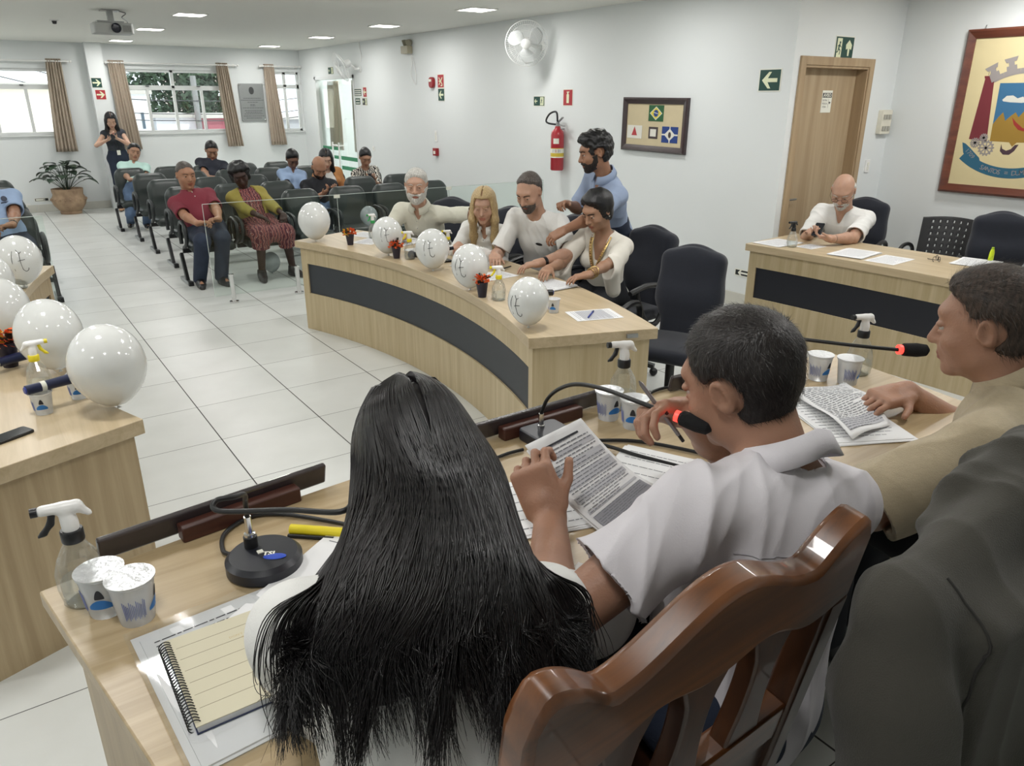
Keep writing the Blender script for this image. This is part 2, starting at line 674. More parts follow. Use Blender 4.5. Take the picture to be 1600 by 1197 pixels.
def make_lamp():
    t = thing('ceiling_lamp', None, 'ceiling lamp', (0, 0, CZ))
    w = 0.17
    MB().box((-w, -w, -.012), (w, -w + .015, 0)).box((-w, w - .015, -.012), (w, w, 0)).box((-w, -w + .015, -.012), (-w + .015, w - .015, 0)).box((w - .015, -w + .015, -.012), (w, w - .015, 0)).build('lamp_frame', M_lampf, t, smooth=False)
    MB().box((-w + .015, -w + .015, -.009), (w - .015, w - .015, -.001)).build('diffuser', M_lamp, t, smooth=False)
    return t


LAMPS = [(2.42, 10.06, 'lit square ceiling lamp at top left, nearest of the left row, right of the projector'),
         (2.42, 12.38, 'lit square ceiling lamp just right of the projector, middle of the left row'),
         (2.45, 15.0, 'lit square ceiling lamp below the projector, farthest of the left row, by the pillar'),
         (4.93, 14.95, 'lit square ceiling lamp farthest along the right row, above the plaque'),
         (4.93, 12.40, 'lit square ceiling lamp second farthest in the right row, near the far curtains'),
         (4.90, 10.06, 'lit square ceiling lamp third from the far end of the right row'),
         (4.88, 7.72, 'lit square ceiling lamp nearest the wall fan, top centre of the photo')]
lamp = make_lamp()
for x, y, lb in LAMPS:
    again(lamp, (x, y, CZ), 0, lb, 'recessed ceiling lamps')
ll = bpy.data.lights.new('lobby_fill', 'AREA')  # unseen light added to brighten the lobby behind the glass door
ll.size = .5
ll.energy = 45
llo = bpy.data.objects.new('lobby_fill', ll)
COL.objects.link(llo)
llo.location = (6.8, 14.3, 2.7)
for x in (-2.4, 0.0, 2.42, 4.9, 6.75):  # last column is added to brighten the arms and door walls
    for y in (0.6, 3.0, 5.35, 7.7, 10.06, 12.38, 15.0):
        if x > 6 and y > 4:
            continue
        seen = any(abs(x - a) < .1 and abs(y - b) < .3 for a, b, _ in LAMPS)  # the rest have no fixture: unseen lights added along the lamp grid
        ld = bpy.data.lights.new('panel_and_fill_light', 'AREA')
        ld.shape = 'SQUARE'
        ld.size = 0.30
        ld.energy = LAMP_POWER * (LAMP_NEAR if y < 2 else 1.5 if y < 4 else 1.0)
        ld.color = LAMP_COLOUR
        lo = bpy.data.objects.new('panel_and_fill_light', ld)
        COL.objects.link(lo)
        lo.location = (x, y, CZ - .02)

# ------------------------------------------------------------------ rounded bodies: distance fields turned into one smooth surface
def npv(p):
    return np.array(tuple(p), dtype=np.float64)


def unit(v):
    v = npv(v)
    return v / max(1e-9, np.linalg.norm(v))


class Field:
    def __init__(self, vox=0.008):
        self.vox, self.ops = vox, []

    def cone(self, a, b, ra, rb, k=0.02, op='u', flat=False):
        self.ops.append(('cone', npv(a), npv(b), ra, rb, k, op, flat))
        return self

    def chain(self, pts, rs, k=0.02, op='u'):
        for i in range(len(pts) - 1):
            self.cone(pts[i], pts[i + 1], rs[i], rs[i + 1], k, op)
        return self

    def ell(self, c, r, M=None, k=0.02, op='u'):
        r = (r, r, r) if not hasattr(r, '__len__') else r
        self.ops.append(('ell', npv(c), np.array(r, float), np.eye(3) if M is None else np.array(M), k, op))
        return self

    def box(self, c, h, M=None, rad=0.01, k=0.01, op='u'):
        self.ops.append(('box', npv(c), np.array(h, float), np.eye(3) if M is None else np.array(M), rad, k, op))
        return self

    def fn(self, f, k=0.004):
        """keep only where f(x, y, z) < 0"""
        self.ops.append(('fn', f, k))
        return self

    def mod(self, f):
        """reshape the whole field: f(x, y, z, D) -> D"""
        self.ops.append(('fn', f, 'mod'))
        return self

    def at(self, P):
        """distance at points P (n, 3)"""
        D = np.full(len(P), .5)
        for o in self.ops:
            if o[0] == 'cone' and o[6] == 'u':
                A, B, ra, rb, k = o[1], o[2], o[3], o[4], o[5]
                ab = B - A
                t = np.clip(((P - A) @ ab) / max(1e-12, ab @ ab), 0, 1)
                d = np.linalg.norm(P - A - t[:, None] * ab, axis=1) - (ra + (rb - ra) * t)
            elif o[0] == 'ell' and o[5] == 'u':
                q = (P - o[1]) @ o[3]
                k = o[4]
                k0 = np.linalg.norm(q / o[2], axis=1)
                k1 = np.linalg.norm(q / o[2] ** 2, axis=1)
                d = k0 * (k0 - 1) / np.maximum(k1, 1e-6)
            else:
                continue
            D = np.minimum(D, d) - np.maximum(k - np.abs(D - d), 0) ** 2 / (4 * k)
        return D

    def push_out(self, P, off, rounds=3):
        """move points that are closer than off to the surface outwards"""
        sh = P.shape
        P = P.reshape(-1, 3).copy()
        off = np.broadcast_to(off, sh[:-1]).reshape(-1)
        for _ in range(rounds):
            d = self.at(P)
            k = d < off
            if not k.any():
                break
            Q = P[k]
            g = np.stack([self.at(Q + np.eye(3)[i] * .002) - d[k] for i in range(3)], 1)
            g /= np.maximum(np.linalg.norm(g, axis=1, keepdims=True), 1e-9)
            P[k] = Q + g * (off[k] - d[k])[:, None]
        return P.reshape(sh)

    @staticmethod
    def bounds(o):
        if o[0] == 'cone':
            r = max(o[3], o[4])
            return np.minimum(o[1], o[2]) - r, np.maximum(o[1], o[2]) + r
        e = np.abs(o[3]) @ o[2]
        if o[0] == 'box':
            e = e + o[4]
        return o[1] - e, o[1] + e

    def mesh(self, disp=None):
        vx = self.vox
        lo = np.min([self.bounds(o)[0] for o in self.ops if o[0] != 'fn' and o[-1 if o[0] != 'cone' else 6] == 'u'], axis=0) - 4 * vx
        hi = np.max([self.bounds(o)[1] for o in self.ops if o[0] != 'fn' and o[-1 if o[0] != 'cone' else 6] == 'u'], axis=0) + 4 * vx
        n = np.ceil((hi - lo) / vx).astype(int) + 1
        D = np.full(n, 0.5, dtype=np.float32)
        ax = [(lo[i] + vx * np.arange(n[i])).astype(np.float32) for i in range(3)]
        for o in self.ops:
            if o[0] == 'fn':
                X, Y, Z = ax[0][:, None, None], ax[1][None, :, None], ax[2][None, None, :]
                if o[2] == 'mod':
                    D = np.asarray(o[1](X, Y, Z, D), dtype=np.float32)
                    continue
                d = np.asarray(o[1](X, Y, Z), dtype=np.float32) + np.zeros_like(D)
                k = o[2]
                h = np.clip(0.5 - 0.5 * (d - D) / -k, 0, 1) if k else None
                D = np.maximum(D, d) + (np.maximum(k - np.abs(D - d), 0) ** 2 / (4 * k) if k else 0)
                continue
            k = o[5] if o[0] != 'ell' else o[4]
            op = o[6] if o[0] != 'ell' else o[5]
            a, b = self.bounds(o)
            pad = k + 3 * vx
            i0 = np.clip(((a - pad - lo) / vx).astype(int), 0, n - 1)
            i1 = np.clip(((b + pad - lo) / vx).astype(int) + 2, 1, n)
            if np.any(i1 <= i0):
                continue
            sl = tuple(slice(i0[i], i1[i]) for i in range(3))
            X = ax[0][sl[0]][:, None, None]
            Y = ax[1][sl[1]][None, :, None]
            Z = ax[2][sl[2]][None, None, :]
            if o[0] == 'cone':
                A, B, ra, rb = o[1], o[2], o[3], o[4]
                ab = B - A
                L2 = max(1e-12, ab @ ab)
                px, py, pz = X - A[0], Y - A[1], Z - A[2]
                t0 = (px * ab[0] + py * ab[1] + pz * ab[2]) / L2
                t = np.clip(t0, 0, 1)
                d = np.sqrt((px - t * ab[0]) ** 2 + (py - t * ab[1]) ** 2 + (pz - t * ab[2]) ** 2) - (ra + (rb - ra) * t)
                if o[7]:
                    d = np.maximum(d, (t0 - 1) * math.sqrt(L2))
            else:
                c, r, M = o[1], o[2], o[3]
                px, py, pz = X - c[0], Y - c[1], Z - c[2]
                q = [M[0, i] * px + M[1, i] * py + M[2, i] * pz for i in range(3)]
                if o[0] == 'ell':
                    k0 = np.sqrt((q[0] / r[0]) ** 2 + (q[1] / r[1]) ** 2 + (q[2] / r[2]) ** 2)
                    k1 = np.sqrt((q[0] / r[0] ** 2) ** 2 + (q[1] / r[1] ** 2) ** 2 + (q[2] / r[2] ** 2) ** 2)
                    d = k0 * (k0 - 1) / np.maximum(k1, 1e-6)
                else:
                    e = [np.abs(q[i]) - r[i] for i in range(3)]
                    d = np.sqrt(sum(np.maximum(x, 0) ** 2 for x in e)) + np.minimum(np.maximum(np.maximum(e[0], e[1]), e[2]), 0) - o[4]
            d = d.astype(np.float32)
            S = D[sl]
            if op == 'u':
                D[sl] = np.minimum(S, d) - np.maximum(k - np.abs(S - d), 0) ** 2 / (4 * k)
            else:
                D[sl] = np.maximum(S, -d) + np.maximum(k - np.abs(S + d), 0) ** 2 / (4 * k)
        return surface_net(D, lo, vx, disp)


def surface_net(D, lo, vx, disp=None):
    S = D < 0
    c = sum(S[i:S.shape[0] - 1 + i, j:S.shape[1] - 1 + j, k:S.shape[2] - 1 + k].astype(np.int8) for i in (0, 1) for j in (0, 1) for k in (0, 1))
    act = (c > 0) & (c < 8)
    I = np.array(np.nonzero(act)).T
    idx = np.full(act.shape, -1, dtype=np.int32)
    idx[act] = np.arange(len(I))
    corner = {}
    for i in (0, 1):
        for j in (0, 1):
            for k in (0, 1):
                corner[(i, j, k)] = D[I[:, 0] + i, I[:, 1] + j, I[:, 2] + k]
    acc = np.zeros((len(I), 3))
    cnt = np.zeros(len(I))
    for a in corner:
        for axis in range(3):
            if a[axis]:
                continue
            b = list(a)
            b[axis] = 1
            da, db = corner[a], corner[tuple(b)]
            m = (da < 0) != (db < 0)
            t = np.where(m, da / np.where(m, da - db, 1), 0)
            for q in range(3):
                acc[:, q] += m * (a[q] + (t if q == axis else 0))
            cnt += m
    V = lo + vx * (I + acc / cnt[:, None])
    G = np.stack([sum((corner[tuple(1 if q == ax_ else w[q - (q > ax_)] for q in range(3))] - corner[tuple(0 if q == ax_ else w[q - (q > ax_)] for q in range(3))])
                      for w in ((0, 0), (0, 1), (1, 0), (1, 1))) for ax_ in range(3)], -1)
    G /= np.maximum(np.linalg.norm(G, axis=1, keepdims=True), 1e-9)
    if disp is not None:
        V = V + G * disp(V)[:, None]
    F = []
    for axis in range(3):
        u, w = (axis + 1) % 3, (axis + 2) % 3
        s0 = [slice(None)] * 3
        s1 = [slice(None)] * 3
        s0[axis] = slice(0, -1)
        s1[axis] = slice(1, None)
        A, B = S[tuple(s0)], S[tuple(s1)]
        ch = A != B
        P = np.array(np.nonzero(ch)).T
        ok = (P[:, u] > 0) & (P[:, w] > 0) & (P[:, u] < act.shape[u]) & (P[:, w] < act.shape[w])
        P = P[ok]
        inside = A[P[:, 0], P[:, 1], P[:, 2]]
        q = []
        for du, dw in ((1, 1), (0, 1), (0, 0), (1, 0)):
            Q = P.copy()
            Q[:, u] -= du
            Q[:, w] -= dw
            q.append(idx[Q[:, 0], Q[:, 1], Q[:, 2]])
        q = np.stack(q, 1)
        q[~inside] = q[~inside][:, ::-1]
        F.append(q[(q >= 0).all(1)])
    return V, np.concatenate(F), G


def np_mesh(name, V, F, mats, parent=None, origin=(0, 0, 0), mask=None, extra=None, sharp=None):
    """V, F numpy quads -> object; mask = list of (slot, fn(centres)); extra = (verts, faces) to append"""
    V = V - npv(origin)
    nf = len(F)
    if extra is not None:
        ev, ef, em = extra
        ev = np.asarray(ev) - npv(origin)
        if F.shape[1] == 4 and ef.shape[1] == 3:
            loops = np.concatenate([F.ravel(), (ef + len(V)).ravel()])
            tot = np.concatenate([np.full(len(F), 4), np.full(len(ef), 3)])
        else:
            loops = np.concatenate([F.ravel(), (ef + len(V)).ravel()])
            tot = np.full(len(F) + len(ef), F.shape[1])
        V = np.concatenate([V, ev])
    else:
        loops, tot = F.ravel(), np.full(len(F), F.shape[1])
    me = bpy.data.meshes.new(name)
    me.vertices.add(len(V))
    me.vertices.foreach_set('co', V.astype(np.float32).ravel())
    me.loops.add(len(loops))
    me.loops.foreach_set('vertex_index', loops.astype(np.int32))
    me.polygons.add(len(tot))
    st = np.concatenate([[0], np.cumsum(tot)[:-1]])
    me.polygons.foreach_set('loop_start', st.astype(np.int32))
    me.polygons.foreach_set('loop_total', tot.astype(np.int32))
    me.polygons.foreach_set('use_smooth', np.ones(len(tot), dtype=bool))
    mats = mats if isinstance(mats, (list, tuple)) else [mats]
    for m in mats:
        me.materials.append(m)
    mi = np.zeros(len(tot), dtype=np.int32)
    if mask:
        C = (V[F].mean(1)) + npv(origin)
        for slot, f in mask:
            mi[:nf][f(C)] = slot
    if extra is not None:
        mi[nf:] = em
    me.polygons.foreach_set('material_index', mi)
    me.update(calc_edges=True)
    me.validate()
    o = bpy.data.objects.new(name, me)
    COL.objects.link(o)
    if parent:
        o.parent = parent
    return o


def folds(amp, freq=14.0, seed=0, axis=None, squash=0.35):
    """cloth folds: warped ridges; axis = direction along which the folds run"""
    rnd = np.random.RandomState(seed)
    ks = rnd.normal(size=(7, 3))
    ks /= np.linalg.norm(ks, axis=1, keepdims=True)
    if axis is not None:
        a = unit(axis)
        ks = ks - (1 - squash) * (ks @ a)[:, None] * a
    ks *= freq * (0.6 + 1.3 * rnd.rand(7, 1))
    ph = rnd.rand(7) * 6.28

    def f(V):
        s = np.zeros(len(V))
        for i in range(6):
            w = 1.3 * np.sin(V @ ks[i + 1] * 0.5 + ph[i + 1])
            r = 1 - np.abs(np.sin(V @ ks[i] + ph[i] + w))
            s += (r ** 2 - 0.35) / (1 + 0.45 * i)
        return amp * s / 2.2
    return f


def lumps(amp, freq, seed=0):
    rnd = np.random.RandomState(seed)
    ks = rnd.normal(size=(9, 3)) * freq
    ph = rnd.rand(9) * 6.28
    return lambda V: amp * sum(np.sin(V @ ks[i] + ph[i]) for i in range(9)) / 4


# ------------------------------------------------------------------ people
def skin(name, c):
    return mat('skin_' + name, c, 0.5, var=0.10, vscale=26, bump=0.12, bscale=190, sss=0.12, spec=0.4)


M_lip = {}
M_eye = mat('eye_white', (176, 168, 160), 0.35)
M_iris = mat('eye_iris', (40, 26, 18), 0.2)


def hairmat(name, c, c2, rough=0.42, fine=160.0):
    return mat('hair_' + name, c, rough, c2=c2, vscale=fine, stretch=(1, 1, 0.16), bump=0.3, bscale=fine * 1.2, spec=0.45)


H_black = hairmat('black', (20, 20, 24), (9, 9, 11), 0.36)
H_dark = hairmat('dark_brown', (42, 36, 34), (22, 18, 17), 0.45)
H_grey = hairmat('grey', (138, 138, 138), (74, 74, 76), 0.5)
H_white = hairmat('white', (214, 212, 206), (150, 148, 142), 0.55)
H_blonde = hairmat('blonde', (196, 174, 130), (150, 124, 84), 0.42, 240.0)
H_saltp = hairmat('salt_and_pepper', (100, 92, 86), (44, 38, 36), 0.5)


class Frame:
    """orthonormal frame: columns right, forward, up"""

    def __init__(self, o, az, pitch=0.0, roll=0.0, s=1.0):
        # az: facing azimuth in degrees, 0 = +Y, 90 = +X ; pitch > 0 looks down ; roll > 0 tilts to own right
        a, p, r = math.radians(az), math.radians(pitch), math.radians(roll)
        f0 = np.array([math.sin(a), math.cos(a), 0.0])
        r0 = np.array([math.cos(a), -math.sin(a), 0.0])
        f = f0 * math.cos(p) - np.array([0, 0, 1.0]) * math.sin(p)
        u = np.cross(r0, f)
        rt = r0 * math.cos(r) - u * math.sin(r)
        u = r0 * math.sin(r) + u * math.cos(r)
        self.o, self.s = npv(o), s
        self.M = np.stack([rt, f, u], 1)
        self.r, self.f, self.u = rt, f, u

    def p(self, x, y, z):
        return self.o + self.s * (self.M @ np.array([x, y, z]))

    def loc(self, V):
        return ((V - self.o) @ self.M) / self.s

    def loc3(self, X, Y, Z):
        X, Y, Z = X - self.o[0], Y - self.o[1], Z - self.o[2]
        return [(self.M[0, i] * X + self.M[1, i] * Y + self.M[2, i] * Z) / self.s for i in range(3)]


def ik(a, c, l1, l2, pole):
    a, c = npv(a), npv(c)
    d = c - a
    L = np.linalg.norm(d)
    L2 = min(L, (l1 + l2) * 0.995)
    u = d / max(L, 1e-6)
    x = (l1 * l1 - l2 * l2 + L2 * L2) / (2 * L2)
    h = math.sqrt(max(0, l1 * l1 - x * x))
    p = npv(pole)
    p = p - u * (p @ u)
    p = unit(p)
    return a + u * x + p * h, a + u * L2


def head_prims(F, H, fem=0.0, ears=True, fat=0.0, nose=1.0, r=0.0):
    """skull, jaw and face in the head frame; r inflates"""
    s = H.s
    E = lambda c, rr, k=0.012, op='u': F.ell(H.p(*c), tuple((q + r) * s for q in rr), H.M, k * s, op)
    E((0, -.014, .036), (.073, .092, .084))
    E((0, .012, -.012), (.064 + fat * .006, .076, .085), .03)
    E((0, .030, -.062), (.050 + fat * .012 - fem * .004, .052, .044), .03)
    E((0, .070, -.092), (.023, .020, .018), .02)
    if r > 0.001:
        return
    E((0, .070, .036), (.048, .022, .016), .02)                     # brow
    for sx in (-1, 1):
        E((sx * .040, .055, -.026), (.024, .026, .022), .02)        # cheek
        E((sx * .031, .093, .006), (.017, .014, .010), .008, 's')   # eye socket
    E((0, .081, -.050), (.026, .014, .022), .015)                   # muzzle
    F.cone(H.p(0, .082, .016), H.p(0, .101 + .004 * nose, -.027), .009 * s, .0125 * s, .008 * s)
    for sx in (-1, 1):
        E((sx * .011, .094, -.029), (.0085, .010, .007), .006)      # nostril wing
        E((sx * .031, .0815, .0120 ), (.0158, .0108, .0078), .003)   # upper lid
        E((sx * .031, .0805, -.0042), (.014, .0092, .0058), .004)     # lower lid
    E((0, .0915, -.0565), (.021, .0068, .0048), .003)
    E((0, .0905, -.0665), (.018, .0068, .0050), .003)
    E((0, .0975, -.0615), (.020, .006, .0012), .002, 's')
    if ears:
        for sx in (-1, 1):
            M = H.M @ np.array(Euler((math.radians(-12), math.radians(sx * 8), math.radians(-sx * 22))).to_matrix())
            F.ell(H.p(sx * .0775, -.012, .0), (.009 * s, .018 * s, .032 * s), M, .004 * s)
            F.ell(H.p(sx * .085, -.009, .003), (.006 * s, .0105 * s, .021 * s), M, .003 * s, 's')
            F.ell(H.p(sx * .076, .003, -.004), (.006 * s, .006 * s, .008 * s), M, .004 * s)


def hand_prims(F, W, d, n, side, s, curl=0.5, spread=0.0, vox=0.008, thumb=0.5, curls=None):
    """side = +1 right hand, -1 left hand; d fingers direction, n palm-facing direction"""
    d = unit(d)
    n = npv(n)
    n = unit(n - d * (n @ d))
    t = np.cross(d, n) * side
    M = np.stack([t, d, n], 1)
    W = npv(W)
    rf = max(.0082 * s, vox * .95)
    F.box(W + d * .050 * s, (.030 * s, .036 * s, .003 * s), M, .011 * s, .012)
    F.cone(W, W + d * .03 * s, .026 * s, .028 * s, .015)
    for i, (off, L) in enumerate(((.031, .074), (.0105, .082), (-.0105, .075), (-.030, .059))):
        c = (curls[i] if curls else curl * (0.85 + 0.12 * i))
        p = W + (d * (.088 - abs(i - 1) * .004) + t * off) * s
        a = 0.0
        dd = unit(d + t * (1.3 - i) * spread * .16)
        for j, fr in enumerate((.44, .32, .24)):
            a += c * (0.7 if j == 0 else 1.0)
            e = p + (dd * math.cos(a) + n * math.sin(a)) * L * fr * s
            F.cone(p, e, rf * (1.02 - .07 * j), rf * (.95 - .07 * j), .003)
            p = e
    b = W + (d * .022 + t * .026) * s
    td = unit(d * .62 + t * .72 * (1 - .55 * thumb) + n * (.18 + .5 * thumb))
    m_ = b + td * .042 * s
    F.cone(b, m_, .0145 * s, rf * 1.18, .010)
    td2 = unit(td + d * .55 - t * .25 * thumb)
    F.cone(m_, m_ + td2 * .032 * s, rf * 1.15, rf * .98, .004)


def collar(name, m, parent, origin, N, T, H, s, r=.066, open_=0.5, h=.035):
    """folded shirt collar round the neck, open at the front"""
    mb = MB()
    n = 26
    vs, fs = [], []
    up = unit(unit(H.p(0, -.02, -.10) - N) * .45 + T.u * .5 + np.array([0, 0, .35]))
    f = unit(T.f - up * (T.f @ up))
    rt = np.cross(f, up)
    g = open_ * 0.5
    for i in range(n + 1):
        a = g + (2 * math.pi - 2 * g) * i / n
        fr = abs(math.cos(a / 2))          # 1 at the front
        dirv = f * math.cos(a) + rt * math.sin(a)
        q = N + up * (.034 - .022 * fr) * s
        w = .014 * fr
        for rr, zz in ((r - .006, -.012), (r - .003, h * (.80 - .3 * fr)), (r + .004, h * (.78 - .3 * fr)), (r + .016 + w, -.006 - .022 * fr)):
            vs.append(tuple(q + dirv * rr * s + up * zz * s - npv(origin)))
    for i in range(n):
        for j in range(3):
            a, b = i * 4 + j, (i + 1) * 4 + j
            fs.append((a, b, b + 1, a + 1))
    mb.add(vs, fs)
    o = mb.build(name, m, parent, angle=80)
    md = o.modifiers.new('thickness', 'SOLIDIFY')
    md.thickness = .003
    return o


def fur(V, G, n, L, dirfn, r=.0006, seed=0, lift=.25, keep=None, curl=0.0):
    """short hairs lying on a surface: thin triangles"""
    rnd = np.random.RandomState(seed)
    if keep is not None:
        k = keep(V)
        V, G = V[k], G[k]
    i = rnd.randint(0, len(V), n)
    P, N = V[i] + rnd.normal(size=(n, 3)) * .002, G[i]
    D = dirfn(P)
    D = D - N * (D * N).sum(1, keepdims=True)
    D = D / np.maximum(np.linalg.norm(D, axis=1, keepdims=True), 1e-6) + rnd.normal(size=(n, 3)) * (.22 + curl)
    D = D + N * lift
    D /= np.linalg.norm(D, axis=1, keepdims=True)
    S = np.cross(D, N)
    S /= np.maximum(np.linalg.norm(S, axis=1, keepdims=True), 1e-6)
    LL = L * (.5 + .8 * rnd.rand(n, 1))
    A = P - S * r - N * .001
    B = P + S * r - N * .001
    Cc = P + D * LL
    ev = np.stack([A, B, Cc], 1).reshape(-1, 3)
    ef = np.arange(3 * n).reshape(-1, 3)
    return ev, ef, 0


def hair_short(name, H, m, parent, origin, vox, style='short', thick=.012, disp=None, furn=0, fem=0):
    F = Field(vox)
    s = H.s
    E = lambda c, rr, k=0.02, op='u': F.ell(H.p(*c), tuple(q * s for q in rr), H.M, k * s, op)
    t = thick
    E((0, -.014, .036), (.073 + t, .092 + t, .084 + t))
    E((0, -.010, -.012), (.066 + t * .6, .070 + t, .080))
    if style == 'curly':
        E((0, .010, .085), (.078, .088, .052))
        E((0, .050, .080), (.062, .040, .034))
    if style == 'afro':
        E((0, -.01, .055), (.105, .105, .095))
        E((0, -.02, -.02), (.100, .085, .085))
    if style == 'pixie':
        E((0, .0, .060), (.084, .096, .078))
        E((0, -.045, .03), (.084, .074, .090))
        E((0, -.03, -.045), (.070, .060, .050))
        for sx in (-1, 1):
            E((sx * .070, .030, .010), (.019, .036, .055))
        E((.02, .072, .062), (.056, .022, .026))
    if style == 'bun':
        E((0, -.06, .085), (.036, .036, .03))
    if style == 'slick':
        E((0, .0, .055), (.080, .098, .074))

    def cut(X, Y, Z, D):
        x, y, z = H.loc3(X, Y, Z)
        ax = np.abs(x)
        if style == 'ring':        # bald on top
            back = np.maximum(y - (.0 + .0 * z), -(z + .072))
            cc = np.maximum(back, z - (.052 - .25 * np.minimum(y + .03, 0) * -1)) * s
            return np.maximum(D + .9 * t * s * (1 - np.clip(-cc / (.022 * s), 0, 1)), cc)
        line = {'short': .056, 'buzz': .054, 'curly': .072, 'afro': .060, 'pixie': .055, 'slick': .040, 'bun': .064, 'recede': .020, 'long': .056}[style]
        front = y - (line + 1.0 * np.maximum(z - .062, 0) - .45 * np.maximum(.055 - z, 0) * (0.55 if style in ('pixie', 'afro', 'long') else 1.0)) + 2.2 * np.maximum(ax - .05, 0) * 0.25
        lowf = .010 if style not in ('pixie', 'afro', 'long') else .055
        lowb = .082 if style not in ('buzz', 'recede') else .070
        w = np.clip((-.012 - y) / .02, 0, 1)
        low = -(z + lowf * (1 - w) + lowb * w)
        front = front + .004 * np.sin(ax * 260 + 1.3) * np.sin(z * 310) + .10 * np.maximum(.03 - ax, 0)
        d = np.maximum(front, low)
        if style not in ('pixie', 'afro', 'long'):
            ear = .034 - np.sqrt((y + .010) ** 2 + (z - .0) ** 2 + np.maximum(.045 - ax, 0) ** 2)
            d = np.maximum(d, ear)
        soft = np.maximum(front, low) if style not in ('pixie', 'afro') else front
        return np.maximum(D + (1.08 * t + .001) * s * (1 - np.clip(-soft / (.030 if style != 'curly' else .012), 0, 1)) ** 1.5, d * s)
    F.mod(cut)
    V, Q, G = F.mesh(disp)
    ex = None
    if furn:
        f0, u0, o0 = H.f, H.u, H.o

        def dirs(P):
            l = H.loc(P)
            w = np.clip((l[:, 2:3] - .05) / .05, 0, 1)
            return (1 - w) * (-u0 - .5 * f0) + w * (f0 * .9 * np.where(style == 'slick', -1, 1))
        ex = fur(V, G, furn, .016 if style != 'slick' else .03, dirs, seed=3, lift=.06, curl=.0)
    return np_mesh(name, V, Q, m, parent, origin, extra=ex)


def beard(name, H, m, parent, origin, vox, t=.006, goatee=False):
    F = Field(vox)
    head_prims(F, H, ears=False, r=t)
    F.ell(H.p(0, .084, -.050), tuple(q * H.s for q in (.030, .020, .026)), H.M, .015 * H.s)

    def cut(X, Y, Z):
        x, y, z = H.loc3(X, Y, Z)
        ax = np.abs(x)
        top = z - (-.040 + .9 * np.maximum(ax - .032, 0)) if not goatee else z + .040
        d = np.maximum(top, -(z + .125))
        d = np.maximum(d, -y + .004 + (.045 if goatee else 0))
        mouth = .010 - np.sqrt((x * .42) ** 2 + (z + .0615) ** 2 * 1.2)
        return np.maximum(d, np.where(y > .06, mouth, -1)) * H.s
    F.fn(cut, .004 * H.s)
    V, Q, G = F.mesh(lumps(.0012, 120, 2))
    return np_mesh(name, V, Q, m, parent, origin)


def glasses(H, parent, origin, c=None):
    mb = MB()
    o = npv(origin)
    for sx in (-1, 1):
        pts = [tuple(H.p(sx * .033 + .022 * math.cos(a), .108, .002 + .015 * math.sin(a)) - o) for a in np.linspace(0, 2 * math.pi, 17)[:-1]]
        mb.tube(pts, .0012 * H.s, 5, closed=True)
        mb.tube([tuple(H.p(sx * .055, .107, .008) - o), tuple(H.p(sx * .078, .06, .008) - o), tuple(H.p(sx * .080, -.005, .012) - o)], .0012 * H.s, 5)
    mb.tube([tuple(H.p(-.011, .109, .005) - o), tuple(H.p(.011, .109, .005) - o)], .0012 * H.s, 5)
    return mb.build('glasses', c or M_black, parent)


